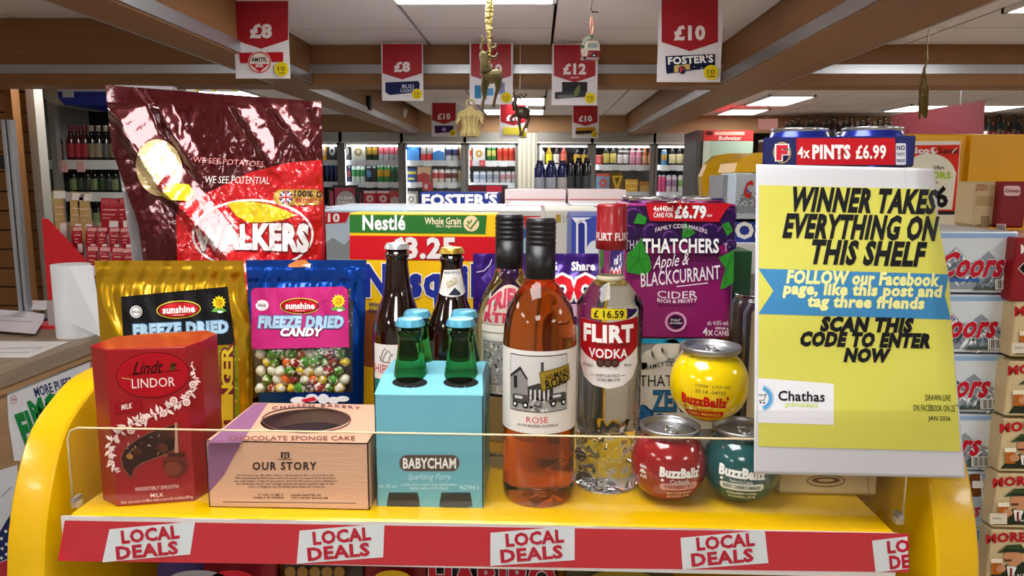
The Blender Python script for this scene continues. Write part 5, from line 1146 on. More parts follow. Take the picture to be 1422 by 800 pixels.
x0, x1 = Y(1070, 190, 6.6).x, 5.2; zs_ = Y(1100, 192, 6.6).z
box('carcass', x0, x1, 6.62, 6.95, 0, zs_-.02, C('#4a3428', .6), ws); box('top_shelf', x0, x1, 6.55, 6.95, zs_-.02, zs_, C('#b9b2a6', .5), ws)
i = 0
for px in range(1094, 1240, 8):
    p = Y(px, 191.5, 6.62); sbottle('far'+str(i % 3), (p.x, 6.66, zs_), .034, .15+.02*((i*7) % 3), dark(['#1a120e', '#16181a', '#2a1210'][i % 3]), C(['#3a2a20', '#4a3a30', '#2a2a2a'][i % 3], .5), dark(['#3a1216', '#17181a', '#22201c'][i % 3]), ordinal(i, 19)+'dark wine bottle showing above the blue pint cans', 'far wine bottles above the pint cans'); i += 1
for px in range(1368, 1420, 7):
    p = Y(px, 190, 6.62); sbottle('farr'+str(i % 3), (p.x, 6.66, zs_), .034, .15+.03*((i*5) % 3), dark(['#2a120e', '#16181a', '#1a2a1c'][i % 3]), C(['#6a2a20', '#4a3a30', '#5a1a2a'][i % 3], .5), dark(['#5a1216', '#17181a', '#3a301c'][i % 3]), ordinal(i-19, 8)+'dark wine bottle on the far shelf right of the maroon banner', 'far wine bottles right of the banner'); i += 1
bx = T('ceiling_vent', 'pale flat box lying on the far shelf edge below the maroon banner', 'box', (2.4, 5, 2.0))
A_ = Y(1342, 182, 5.0); B_ = Y(1371, 187, 5.0); box('casing', A_.x, B_.x, 5.0, 5.2, B_.z, A_.z, C('#b9b4aa', .5), bx); bx.name = 'flat_box'; 
stand = MB().box(A_.x, B_.x, 5.0, 5.2, 0, B_.z-.001, C('#8a7a66', .6)).build('support_post', bx)
# ================================================================== between island and right stack
cu = T('display_unit', 'yellow display unit with curved end panels beyond the cider pack', 'shelf unit', (1.1, 3.6, 0))
yq = [(985, 300), (976, 270), (975, 245), (982, 228), (995, 216), (1012, 213), (1050, 213), (1050, 222), (1020, 226), (1003, 236), (998, 256), (1000, 300)]
P3 = [Y(px, py, 3.2) for px, py in yq]; n = len(P3)
zl_ = 0
P3 = P3[1:-1]; P3 = [Vector((P3[0].x, 3.2, 0))]+P3+[Vector((P3[-1].x, 3.2, 0))]; n = len(P3)
mesh('end_panel', [tuple(v) for v in P3]+[tuple(v+Vector((0, .08, 0))) for v in P3], [tuple(range(n)), tuple(range(n, 2*n))[::-1]]+[(i, (i+1) % n, n+(i+1) % n, n+i) for i in range(n)], C('#c99a00', .35), parent=cu)
P4 = [Y(px, py, 2.75) for px, py in ((1020, 239), (1024, 226), (1034, 218), (1050, 212), (1090, 212), (1090, 239))]; n = len(P4)
mesh('end_panel', [tuple(v) for v in P4]+[tuple(v+Vector((0, .25, 0))) for v in P4], [tuple(range(n)), tuple(range(n, 2*n))[::-1]]+[(i, (i+1) % n, n+(i+1) % n, n+i) for i in range(n)], C('#e0ac00', .35), parent=cu)
box('shelf_board', P3[1].x, P4[-1].x, 2.75, 3.28, P4[0].z-.45, P4[0].z-.42, C('#c99a00', .35), cu)
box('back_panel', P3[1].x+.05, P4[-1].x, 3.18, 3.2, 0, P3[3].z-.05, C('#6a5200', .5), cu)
yk = 2.45
t, zt = crate('lager_crate', 'small distant mountain lager crate left of the blue pint pack', 1022, 1062, 241, yk, .2, .16, C('#b9c6d2', .35), group='mountain lager crates')
a = Art(.001); mountains(a, 1022, 246, 1064, 298, 1); a.text('C', 1032, 252, 1046, 274, ink('#c82a2a'), 6, shear=.2, bold=.05); a.build('front_print', t, onY(yk))
z_ = t.location.z
t, zt = crate('drinks_crate', 'blue crate with large white ring letter below the distant lager crate', 1020, 1062, 303, yk, .2, .1, C('#1c3a9a', .35)); t.location.z = t.location.z
a = Art(.001); a.text("OS", 1022, 309, 1062, 331, WHITE, 2, bold=.04); a.build('front_print', t, onY(yk))
t2, zt = crate('drinks_crate', 'white tray between the blue crate and the green carton', 1014, 1062, 338, 2.4, .25, .1, C('#d6d9dc', .35))
t3, zt = crate('drinks_tray', 'grey wrapped cans tray left of the distant lager crate', 1004, 1021, 243, 2.55, .2, .2, C('#8a8a8e', .4))
sb = box('crate_stand', .63, Y(1090, 300, 2.38).x, 2.38, 2.73, 0, t2.location.z-.001, C('#77787a', .6), loc=(.8, 2.6, 0)); tag(sb, 'grey stand holding the small stacked crates behind the cider pack', 'stand')
# ================================================================== fridges along the far wall
FY = 7.0
GRY = C('#8f8d86', .4, metal=.4); DKI = C('#4c4e51', .6); SHW = C('#dfe3ea', .4, emit=.0); DPOST = C('#6e6b66', .45)
su2, sm2 = Y(860, 229.5, FY).z, Y(860, 267, FY).z
shelf_u, shelf_m, shelf_l = Y(600, 223.5, FY).z, Y(600, 254, FY).z, Y(600, 287, FY).z
bays = [(-2.75, -2.19), (-2.18, -1.885), (-1.855, -1.30), (-1.27, -.70), (-.67, -.185), (.0, .50), (.53, 1.085), (1.11, 1.49)]
names = ['bay hidden behind the crisp packet', 'narrow bay right of the crisp packet', 'bay with the white and silver packs', 'bay with the bright blue pack', 'bay left of the ribbed pillar', 'bay right of the ribbed pillar', 'bay with gold necked bottles', 'rightmost bay before the red topped fridge']
FLIT = C('#f4f8ff', .5, emit=10.)
for (x0, x1), nm in zip(bays, names):
    t = T('drinks_fridge', 'tall grey glass door drinks fridge, '+nm, 'fridge', ((x0+x1)/2, FY+.35, 0), 'glass door fridges along the far wall')
    box('carcass', x0, x1, FY+.66, FY+.7, 0, 2.19, DKI, t)
    for xs in (x0, x1-.012): box('side_wall', xs, xs+.012, FY, FY+.66, 0, 2.19, DKI, t)
    box('header', x0, x1, FY-.03, FY+.66, 2.10, 2.193, GRY, t); box('header_lip', x0, x1, FY-.045, FY-.03, 2.092, 2.105, C('#cfcfc8', .35), t)
    box('plinth', x0, x1, FY, FY+.66, 0, .12, DKI, t)
    for z in ((shelf_u, shelf_m, shelf_l, shelf_l-.3, shelf_l-.6) if x1 < -.1 else (su2, sm2, sm2-.3, sm2-.6)):
        s = box('shelf', x0+.013, x1-.013, FY+.05, FY+.64, z-.012, z, C('#a9adb2', .4), t)
        box('shelf_edge', x0+.013, x1-.013, FY+.035, FY+.05, z-.045, z+.006, SHW, s)
    for z in ((shelf_u, shelf_m) if x1 < -.1 else (su2, sm2)): box('strip_or_fill_light', x0+.03, x1-.03, FY+.052, FY+.062, z-.022, z-.014, FLIT, t)  # under-shelf strips added to brighten the goods below
    box('door_glass', x0+.02, x1-.02, FY-.012, FY-.006, .14, 2.09, PANE, t)
    f = MB(); 
    for q in ((x0, x0+.022, .13, 2.092), (x1-.022, x1, .13, 2.092)): f.box(q[0], q[1], FY-.02, FY, q[2], q[3], DPOST)
    f.box(x0, x1, FY-.02, FY, 2.075, 2.092, C('#b9b9b4', .3, metal=.5)); nx = min([b[0] for b in bays if b[0] > x1] or [x1+.012]); nx = x1+min(.03, nx-x1)-.002
    f.box(x1, nx, FY-.012, FY+.05, 0, 2.1, C('#77746e', .45)); f.build('door_frame', t)
    box('strip_or_fill_light', x0+.03, x1-.03, FY+.03, FY+.05, 2.06, 2.072, FLIT, t)
    # vertical light beside each door
    box('strip_or_fill_light', x0+.014, x0+.022, FY+.012, FY+.022, .3, 2.03, FLIT, t)
pl = T('pillar', 'cream ribbed pillar between two fridge doors', 'pillar', (-.09, FY, 0))
f = MB().box(-.183, -.002, FY-.02, FY+.3, 0, 2.19, C('#b9b6a4', .5)); f.build('core', pl)
for k in range(4): box('rib', -.172+k*.043, -.152+k*.043, FY-.035, FY-.02, 0, 2.19, C('#cfccb9', .5), pl)
# goods in the fridges. kinds: c can, p pack, b bottle
cm = {}
def fcan(x, z, w, h, c1, c2, lab, group, y=FY+.09):
    r = w/2*.94; key = ('c', c1, c2)
    if key not in cm:
        mb = MB(); A1, A2 = C(c1, .3, metal=.25, coat=.2), C(c2, .35, metal=.1); LD = C('#b9bcc0', .3, metal=.8)
        mb.lathe([(0, 0, A1), (.85, 0, A1), (1, .04, A1), (1, .34, A1), (1.004, .345, A2), (1.004, .72, A2), (1, .725, A1), (1, .9, A1), (.8, .97, LD), (.8, 1, LD), (0, .985, LD)], A1, (0, 0, 0), 16, cap=False)
        o = mb.build('drink_can', smooth=True); cm[key] = o.data; bpy.data.objects.remove(o)
    o = bpy.data.objects.new('drink_can', cm[key]); COL.objects.link(o); o.location = (x, y, z); o.scale = (r, r, h); tag(o, lab, 'can', group)
def fpack(x, z, w, h, c1, c2, lab, group, y=FY+.06, form='circle'):
    key = ('p', c1, c2, form)
    if key not in cm:
        mb = MB(); A1, A2 = C(c1, .35), C(c2, .4); mb.box(-.5, .5, 0, 1, 0, 1, A1)
        if form == 'circle': P = [(.3*math.cos(2*PI*k/16), -.004, .48+.24*math.sin(2*PI*k/16)) for k in range(16)]; mb.add(P, [tuple(range(16))], A2); mb.add([(.12*math.cos(2*PI*k/12), -.008, .48+.1*math.sin(2*PI*k/12)) for k in range(12)], [tuple(range(12))], A1); mb.add([(-.5, -.004, .84), (.5, -.004, .84), (.5, -.004, 1), (-.5, -.004, 1)], [(0, 1, 2, 3)], A2)
        elif form == 'band': mb.add([(-.5, -.004, .6), (.5, -.004, .6), (.5, -.004, .8), (-.5, -.004, .8)], [(0, 1, 2, 3)], A2); mb.add([(-.3, -.004, .2), (.3, -.004, .2), (.3, -.004, .35), (-.3, -.004, .35)], [(0, 1, 2, 3)], A2)
        elif form == 'low': mb.add([(-.5, -.004, 0), (.5, -.004, 0), (.5, -.004, .5), (.0, -.004, .66), (-.5, -.004, .5)], [(0, 1, 2, 3, 4)], A2)
        elif form == 'vee': mb.add([(-.42, -.004, .85), (.42, -.004, .85), (.1, -.004, .1), (-.1, -.004, .1)], [(0, 1, 2, 3)], A2); mb.add([(-.2, -.008, .75), (.2, -.008, .75), (0, -.008, .35)], [(0, 1, 2)], A1)
        o = mb.build('drinks_pack'); cm[key] = o.data; bpy.data.objects.remove(o)
    o = bpy.data.objects.new('drinks_pack', cm[key]); COL.objects.link(o); o.location = (x, y, z); o.scale = (w, .13, h); tag(o, lab, 'drinks pack', group)
def run(kind, x0, x1, yt, z, n, c1, c2, word, where, form='circle', **k):
    xa, xb = Y(x0, 230, FY+.09).x, Y(x1, 230, FY+.09).x; pym = Y((x0+x1)/2, yt, FY+.09).z; h = pym-z-.001; w_ = (xb-xa)/n
    for i in range(n):
        x = xa+w_*(i+.5); o_ = ordinal(i, n, ''); lab = (o_+word+' '+where); grp = word+' '+where
        if kind == 'c': fcan(x, z+.001, w_, h, c1, c2, lab, grp)
        elif kind == 'p': fpack(x, z+.001, w_*.98, h, c1, c2, lab, grp, form=form)
        else: sbottle('fr'+c1+c2+k.get('cap', '#111111'), (x, FY+.1, z+.001), w_*.47, h, C(c1, .2, coat=.3), C(c2, .4), C(k.get('cap', '#111111'), .35), lab, grp, zs=(.1, .5), shoulder=.55, neck=.42, capz=.78)
u, m, l = shelf_u, shelf_m, shelf_l; U_, M_ = 'on the upper shelf', 'on the middle shelf'
run('p', 448, 455, 196, u, 1, '#d08a1c', '#c9c9c9', 'orange can pack', U_+' beside the crisp packet'); run('p', 456, 470, 195, u, 1, '#2a2e2c', '#b9b3ae', 'dark circle logo pack', U_+' beside the crisp packet')
run('c', 452, 471, 227, m, 3, '#141a3a', '#1f2650', 'navy can', M_+' beside the crisp packet')
run('p', 476, 488.5, 196, u, 1, '#262b28', '#c9b9b4', 'dark circle logo pack', U_+' left of the white crest pack'); run('p', 489.5, 508.5, 198, u, 1, '#e4e2d4', '#a48d5c', 'white pack with brown crest', U_); run('c', 509.5, 525, 198, u, 2, '#16301c', '#b08a2a', 'dark green gold crested can', U_); run('c', 526, 556, 197, u, 4, '#c9cdd2', '#d06a78', 'silver can with pink letters', U_)
run('c', 477, 487, 231, m, 2, '#2a3080', '#c05a5a', 'blue and red can', M_); run('c', 488, 507, 229, m, 3, '#dfeee2', '#3b9a5c', 'white and green can', M_); run('c', 508.5, 516, 231, m, 1, '#16263c', '#4b8fc0', 'dark can with blue label', M_); run('c', 516.5, 523, 231, m, 1, '#101416', '#2c3032', 'plain black can', M_); run('c', 523.5, 542, 229, m, 2, '#2f9a4a', '#e8b21c', 'green topped yellow can', M_); run('c', 542.5, 556, 230, m, 2, '#187a44', '#0f5a34', 'plain green can', M_)
run('p', 505, 522, 265, l, 1, '#d23040', '#e9d0d4', 'red and white pack', 'on the low shelf, left one'); run('p', 523, 541, 265, l, 1, '#cf2434', '#efd6d9', 'red and white pack', 'on the low shelf, right one'); run('p', 542, 555, 265, l, 1, '#d81e2a', '#e6b9bc', 'bright red pack', 'on the low shelf', form='low')
run('p', 566, 583, 195, u, 1, '#1f6bd0', '#4f9be8', 'bright blue pack', U_, form='low'); run('c', 584, 601, 196, u, 2, '#e03038', '#a59f9c', 'red topped grey can', U_); run('p', 601.5, 618, 201, u, 1, '#dfe0e6', '#3c86cc', 'white and blue pack', U_, form='low'); run('c', 619, 637, 201, u, 2, '#e4e6ea', '#3a3f6a', 'white and navy can', U_); run('c', 637.5, 643, 202, u, 1, '#e2b48c', '#c98f60', 'peach can', U_+' left of the door post')
run('p', 564, 579, 234, m, 1, '#1d3f86', '#c9c04a', 'navy pack with yellow band', M_, form='band'); run('p', 580, 598, 232, m, 1, '#d8b590', '#b32430', 'beige and red pack', M_, form='low'); run('c', 600, 617, 235, m, 2, '#ead6cf', '#c03040', 'white and red can', M_); run('c', 617.5, 635.5, 235, m, 2, '#e4e4e0', '#7c2430', 'white and dark red can', M_); run('c', 636, 642, 236, m, 1, '#e6dcb0', '#cfc48c', 'cream can', M_)
run('p', 564, 578, 266, l, 1, '#dcd8d2', '#8c8478', 'cream pack', 'on the low shelf left of the blue crate')
run('c', 648, 656, 203, u, 1, '#e6b78a', '#d0503c', 'peach and red can', U_+' right of the door post'); run('p', 657, 674, 202, u, 1, '#d8d9da', '#c99a2c', 'white and gold pack', U_); run('c', 676, 689, 203, u, 2, '#3d7f3c', '#c9c46a', 'green and yellow can', U_); run('c', 690, 722, 204, u, 4, '#e05a40', '#cf3c30', 'orange red can', U_)
run('c', 648, 654, 237, m, 1, '#d6c0a0', '#3c3028', 'cream and dark can', M_); run('c', 657, 675, 238, m, 2, '#d8dce6', '#98a6c4', 'white and pale blue can', M_); run('c', 675.5, 693.5, 238, m, 2, '#b9bdc6', '#8a93a6', 'grey can', M_); run('c', 694, 727, 238, m, 4, '#c9c6cc', '#c08a96', 'grey and pink can', M_)
u, m = su2, sm2
run('b', 741, 757, 197, u, 1, '#e8e8e2', '#d6d3c6', 'wide white jug', U_, cap='#f2f2ee'); run('b', 757.5, 767, 199, u, 1, '#b98f14', '#e8d51c', 'bottle with yellow cap', U_, cap='#d8bf30'); run('b', 768, 777, 199, u, 1, '#20161c', '#e8e0dc', 'bottle with pink red cap', U_, cap='#d8525c'); run('b', 778, 787, 198, u, 1, '#c4402a', '#e8765a', 'bottle with coral cap', U_, cap='#e2655c'); run('b', 796, 818, 200, u, 2, '#0f1012', '#d0a83c', 'black and gold bottle', U_, cap='#101114')
run('p', 827, 835, 215, u, 1, '#c9403c', '#e08a80', 'small red pack', U_); run('b', 836, 856, 197, u, 2, '#1c2c1a', '#d6c268', 'green bottle with gold foil neck', U_, cap='#e6cf8a'); run('b', 856.5, 873, 200, u, 2, '#2c1c22', '#e6dcdc', 'dark bottle with white cap', U_, cap='#f0eeea'); run('b', 873.5, 891, 202, u, 2, '#c4607c', '#e0a0b4', 'pink bottle', U_, cap='#e094ac'); run('b', 891.5, 907, 203, u, 2, '#c8642c', '#f0b088', 'orange bottle', U_, cap='#e08a4c')
run('p', 828, 847, 241, m, 1, '#6a8aa4', '#b0484c', 'blue and red pack', M_); run('p', 848, 866, 240, m, 1, '#4a3a14', '#c9a43c', 'gold vee pack', M_, form='vee'); run('p', 868, 886, 249, m, 1, '#e0a41c', '#f0c850', 'yellow pack', M_, form='band'); run('p', 889, 904, 252, m, 1, '#d88a24', '#e8b45c', 'orange pack', M_, form='low')
run('c', 917, 926, 208, u, 1, '#5a9ac8', '#c49a4c', 'blue and gold can', U_); run('b', 928, 968, 198, u, 4, '#1a1210', '#e4d8a8', 'dark bottle with cream label', U_, cap='#dcd8d0')
run('c', 914, 925, 243, m, 2, '#c84a74', '#b83c64', 'pink can', M_); run('c', 925.5, 941, 243, m, 2, '#dcc8d0', '#a87aa0', 'white and lilac can', M_); run('c', 942, 951, 243, m, 1, '#e4eadc', '#8ab46c', 'white and green slim can', M_); run('c', 952, 968, 243, m, 2, '#d6803c', '#e0a448', 'orange slim can', M_)
# shelf edge tickets
TK = [(497, 507, 226), (514, 522, 226), (541, 553, 226), (567, 580, 226), (588, 600, 226), (622, 637, 226), (676, 690, 226), (694, 704, 226), (508, 518, 258), (526, 538, 258), (546, 556, 258), (568, 578, 258), (606, 616, 258), (622, 634, 258), (836, 850, 231), (860, 875, 231), (884, 898, 231), (918, 930, 231), (940, 955, 231)]
for i, (x0, x1, py) in enumerate(TK):
    z = (shelf_u if py < 240 else shelf_m) if x0 < 730 else su2
    o = box('shelf_ticket', Y(x0, py, FY+.03).x, Y(x1, py, FY+.03).x, FY+.031, FY+.034, z-.05, z-.006, C('#eef0f4', .4), loc=(0, 0, 0)); tag(o, 'white price ticket on the fridge shelf edge, %s of them from the left' % (ORD[i] if i < 14 else ['fifteenth', 'sixteenth', 'seventeenth', 'eighteenth', 'nineteenth'][i-14]), 'price ticket', 'white fridge shelf tickets')
for i, (x0, x1, y0, y1) in enumerate(((648, 655, 222, 231), (665, 673, 222, 231), (585, 600, 253, 265))):
    A_, B_ = Y(x0, y0, FY-.05), Y(x1, y1, FY-.05)
    o = box('price_ticket', A_.x, B_.x, FY+.02, FY+.024, B_.z, A_.z, C('#cf4a58', .4), loc=(0, 0, 0)); tag(o, ['small red price ticket right of the second door post', 'small red price ticket under the white and gold pack', 'larger red and white price ticket below the beige pack'][i], 'price ticket')
    o2 = box('ticket_panel', A_.x+.02, (A_.x+B_.x)/2, FY+.017, FY+.02, B_.z+.02, A_.z-.02, C('#ecd8d8', .4), o)
# red and grey card stand in front of the second fridge bay
cs = T('card_sign', 'black framed red and grey card sign before the fridge, right of the crisp packet', 'sign', (-1.6, 6.4, 1.6))
for x0, x1, y0 in ((455, 467, 262), (461.5, 497, 257), (498, 504, 264)):
    A_, B_ = Y(x0, y0, 6.4), Y(x1, 292, 6.4); o = box('sign_frame', A_.x, B_.x, 6.4, 6.43, B_.z, A_.z, C('#161416', .5), cs); box('sign_face', A_.x+.02, B_.x-.02, 6.39, 6.4, B_.z+.02, A_.z-.02, C('#a8384a' if x0 != 461.5 else '#9c2c40', .5), o)
a = Art(.004); a.ell(480, 282, 14, 17, ink('#a59f9a'), 1, 24); a.text('CLEAR', 469, 273, 490, 277, WHITE, 2, res=1); a.text('DEALS', 470, 279, 491, 283, WHITE, 2, res=1); a.build('sign_print', cs, onY(6.385))
A_ = Y(455, 292, 6.4); B_ = Y(504, 292, 6.4); box('sign_stand', A_.x, B_.x, 6.39, 6.45, 0, A_.z, C('#2a2a2c', .6), cs)
# red topped fridge
rf = T('drinks_fridge', 'fridge with red lit header and pale green door beyond the yellow unit', 'fridge', (1.85, 6.0, 0), 'glass door fridges along the far wall')
A_, B_ = Y(977, 181, 6.0), Y(1046, 196, 6.0); RT_ = C('#d42a2a', .4)
x0, x1 = A_.x, B_.x
box('header', x0, x1, 6.0, 6.5, B_.z, A_.z, RT_, rf, bevel=.004); box('header_cap', Y(968, 181, 6.0).x, x0, 6.0, 6.5, B_.z, A_.z, C('#5a3a38', .5), rf)
a = Art(.003); a.text('Budweiser', 998, 189, 1030, 194.5, ink('#f6dcd4'), 1, shear=.2); a.rect(992, 183, 1034, 187.5, ink('#f0b9a8'), 1); a.ell(985, 185, 5, 3, ink('#5a2420'), 1, 12); a.build('header_print', rf, onY(5.999))
box('side_wall', Y(968, 181, 6.0).x, x0, 6.0, 6.5, 0, B_.z, C('#4a4644', .5), rf); box('door', x0, x1, 6.0, 6.05, 0, B_.z, C('#9fb3a0', .3), rf); box('door_frame', x0, x0+.05, 5.985, 6.0, 0, B_.z, C('#b9c0b0', .4), rf)
# ================================================================== wall fridge on the left and slat wall
LF = T('open_fridge', 'open fronted beer fridge with blue and white curved header at far left', 'fridge', (-3.0, 5.1, 0))
zz = lambda px, py, y=5.0: Y(px, py, y)
x0, x1 = zz(48, 200).x, zz(300, 200).x
box('back_panel', x0, x1, 5.55, 5.6, 0, zz(100, 140).z, C('#15171a', .6), LF); box('side_panel', x0, x0+.06, 4.98, 5.55, 0, 2.33, C('#77756e', .4), LF); box('side_panel', zz(74, 200).x, zz(82, 200).x, 4.97, 5.02, 0, 2.33, C('#8f8d86', .35, metal=.4), LF)
hz0, hz1 = zz(100, 146).z, zz(100, 113).z
hp = [(4.99, hz0), (4.93, hz0+.04), (4.93, hz1-.05), (4.98, hz1), (5.5, hz1), (5.5, hz0)]
MB().prism(hp, 'x', zz(88, 130).x, zz(185, 130).x, C('#1b2f9a', .3, coat=.4)).build('header', LF, bevel=.004); MB().prism([(p[0]-.001 if p[0] < 5 else p[0], p[1]) for p in hp], 'x', zz(70, 130).x, zz(90, 130).x, C('#a8a08a', .4)).build('header_end', LF, bevel=.004)
box('header_band', zz(90, 130).x, zz(185, 130).x, 4.922, 4.93, hz1-.075, hz1-.045, C('#e0e4ee', .3), LF); box('header_plate', zz(98, 140).x, zz(112, 140).x, 4.918, 4.93, hz0+.045, hz0+.08, C('#c9d4d8', .3), LF)
lsz = [zz(120, 224).z, zz(120, 269).z, zz(120, 320).z]
for z in lsz:
    s = box('shelf', x0+.06, x1, 5.05, 5.5, z-.02, z, C('#9a9c9e', .4), LF); box('shelf_edge', x0+.06, x1, 5.03, 5.05, z-.055, z+.01, C('#d6d8d6', .4), s)
box('cross_card', zz(48, 190).x, zz(75, 190, 5).x, 4.86, 4.87, zz(50, 190, 4.87).z, zz(50, 165, 4.87).z, C('#c9ccd0', .4), LF)
for i, px in enumerate((87, 150)):
    pass
for i, (px, c_) in enumerate(((84, 0), (108, 1))):
    A_, B_ = zz(px-2, 224, 5.0), zz(px+10, 239, 5.0); o = box('price_ticket', A_.x, B_.x, 5.0, 5.006, B_.z, A_.z, C('#e0a8a4', .4), loc=(0, 0, 0)); tag(o, ['pink price ticket hanging on the left fridge shelf, left one', 'pink price ticket hanging on the left fridge shelf, right one'][i], 'price ticket')
i = 0
for r_i, (z, pts_, hh, tag_) in enumerate(((lsz[0], range(64, 184, 10), .25, 'upper'), (lsz[1], range(64, 196, 10), .20, 'lower'), (lsz[2], range(64, 200, 10), .24, 'lowest'))):
    kk = [p for p in pts_ if not (72 < p < 82)]
    for j, px in enumerate(kk):
        if r_i == 0 and 80 < px < 112: bd, lb, cp = '#4a1414', '#b02c34', '#7a1a1e'
        elif r_i == 0: bd, lb, cp = '#120f0c', ['#5a5a58', '#8a7a58', '#9a8f74'][j % 3], '#b0a890'
        else: bd, lb, cp = ['#141410', '#20281a'][j % 2], ['#3a3a34', '#7c8a5c', '#2c4424'][j % 3], '#6a6a5c'
        sbottle('lf'+bd+lb, (zz(px, 200).x, 5.12, z), .033, hh, dark(bd), C(lb, .5), C(cp, .4), '%s%s bottle on the %s shelf of the far left fridge' % (('leftmost ' if j == 0 else 'rightmost ' if j == len(kk)-1 else ORD[j]+' from left, ') , 'red labelled' if lb == '#b02c34' else 'dark', tag_), 'beer bottles on the %s left fridge shelf' % tag_, zs=(.12, .5), shoulder=.58, neck=.42, capz=.84); i += 1
# slat wall
sw = T('slat_wall', 'brown slatted wall panel at the far left edge', 'wall panel', (-2.9, 3.85, 0))
xs0, xs1 = Y(-60, 200, 3.85).x, Y(45, 200, 3.85).x
box('backing', xs0, xs1, 3.87, 3.9, 0, 2.45, C('#1c120c', .7), sw)
zc = 2.40; k = 0
while zc > .7:
    box('slat', xs0, xs1, 3.85, 3.872, zc-.098, zc, C('#8a5c30', .5, var=.15, vscale=4, stretch=(1, 1, 8)), sw, bevel=.003); zc -= .104
MB().box(xs1, xs1+.045, 3.83, 3.9, 0, 2.40, C('#b0aca2', .35, metal=.5)).build('edge_post', sw)
MB().box(Y(3, 200, 3.7).x, Y(14, 200, 3.7).x, 3.74, 3.8, .3, 2.4, C('#7d5228', .5)).build('wooden_upright', sw)
CT_ = 1.2
pp = T('metal_post', 'slim silver post in front of the slatted wall', 'post', (-1.85, 2.84, 0))
a0, a1 = Y(19, 166, 2.84), Y(26, 430, 2.84)
xm = Y(22, 300, 2.84).x
for dx in (-.020, .004): box('rail', xm+dx, xm+dx+.017, 2.83, 2.86, 0, a0.z, C('#b6bcc6', .3, metal=.6), pp, bevel=.003)
box('groove', xm-.004, xm+.005, 2.842, 2.855, 0, a0.z-.004, C('#2c2f34', .5), pp); box('bracket', xm-.05, xm-.02, 2.84, 2.87, Y(5, 235, 2.84).z, Y(5, 215, 2.84).z, C('#1a1a1c', .5), pp)
# ================================================================== shop counter with things on it
CT = 1.2; cxr = -1.525
co = T('shop_counter', 'wooden shop counter with plank front at the left', 'counter', (-2.0, 2.2, 0))
WD = C('#8f7c68', .4, var=.5, vscale=6, stretch=(9, .6, 9), bump=.05); WD2 = C('#a5825e', .5, var=.4, vscale=6, stretch=(9, .7, 9), bump=.05)
box('counter_body', -2.6, cxr-.03, 1.2, 2.75, .0, CT-.072, WD2, co); box('counter_top', -2.62, cxr, 1.2, 2.78, CT-.05, CT, WD, co, bevel=.004); box('top_trim', -2.61, cxr-.012, 1.2, 2.77, CT-.072, CT-.05, C('#a88258', .5, var=.2, stretch=(9, .7, 9)), co)
box('lower_plinth', -2.6, cxr-.01, 1.2, 2.75, 0, .62, WD2, co)
xf = cxr-.03
mX = lambda px, py, d: X(px, py, xf+d)
sg = T('counter_sign', 'white sheet sign with green and navy letters on the counter front', 'sign', (xf, 2.0, .9))
q = [X(px, py, xf+.0025) for px, py in ((10, 545), (125, 502), (125, 600), (60, 640), (20, 640), (12, 585))]
mesh('paper_sheet', [tuple(v) for v in q]+[tuple(v+Vector((-.002, 0, 0))) for v in q], [tuple(range(6)), tuple(range(6, 12))[::-1]]+[(i, (i+1) % 6, 6+(i+1) % 6, 6+i) for i in range(6)], C('#dcdde2', .45), parent=sg)
a = Art(.0006); NVY = ink('#1f2560'); GRN = ink('#12803c')
a.text('MORE PUFFS', 47, 531, 101, 544, NVY, 1, bold=.02, rot=-17); a.text('MORE', 42, 546, 118, 575, GRN, 1, bold=.06, rot=-19); a.text('FLAVOUR', 26, 556, 150, 600, GRN, 1, bold=.06, rot=-20); a.ring(19, 555, 4, 5.5, .8, ink('#c05060'), 1, 16); a.text('18+', 17, 553, 22, 557, ink('#c05060'), 1, res=1)
a.build('sign_print', sg, lambda px, py, d: X(px, py, xf+.003+d))
s2 = T('counter_sign', 'lower white sheet with navy stars and red stripe at the left edge', 'sign', (xf, 1.7, .6))
q = [X(px, py, xf+.0225) for px, py in ((-6, 655), (24, 646), (26, 700), (16, 800), (-6, 800))]
mesh('paper_sheet', [tuple(v) for v in q]+[tuple(v+Vector((-.002, 0, 0))) for v in q], [tuple(range(5)), tuple(range(5, 10))[::-1]]+[(i, (i+1) % 5, 5+(i+1) % 5, 5+i) for i in range(5)], C('#d6d8de', .45), parent=s2)
a = Art(.0006); a.poly([(-4, 745), (14, 715), (12, 775), (-4, 782)], ink('#1c2a5c'), 1); a.poly([(-4, 783), (12, 777), (11, 800), (-4, 800)], ink('#b9303c'), 1)
for x, y in ((2, 748), (8, 738), (3, 762), (9, 756), (2, 775), (9, 770)): [a.leaf(x, y, 3, k*1.2566, WHITE, 2, .5) for k in range(5)]
a.line([(2, 690), (16, 676)], 1, ink('#555a6a'), 1); a.build('sign_print', s2, lambda px, py, d: X(px, py, xf+.023+d))
# papers
def paper(name, lab, pts, z, m, lines=(), cat='paper'):
    t = T(name, lab, cat, tuple(Z(*pts[0], z)), 'papers on the counter')
    q = [Z(px, py, z) for px, py in pts]; n = len(q)
    mesh('paper_sheet', [tuple(v+Vector((0, 0, .0015))) for v in q]+[tuple(v) for v in q], [tuple(range(n)), tuple(range(n, 2*n))[::-1]]+[(i, (i+1) % n, n+(i+1) % n, n+i) for i in range(n)], m, parent=t)
    if lines:
        a = Art(.001)
        for l_ in lines: a.line(l_, 1, ink('#b0a9ae'), 1)
        a.build('print', t, lambda px, py, d: Z(px, py, z+.0015+d))
    return t
paper('receipt', 'white curled till receipt on the counter at the left edge', [(-40, 428), (40, 433), (62, 437), (60, 447), (49, 464), (0, 460), (-40, 458)], CT+.012, C('#dcd6dc', .5), ([(0, 438), (35, 440)], [(0, 445), (45, 447)]))
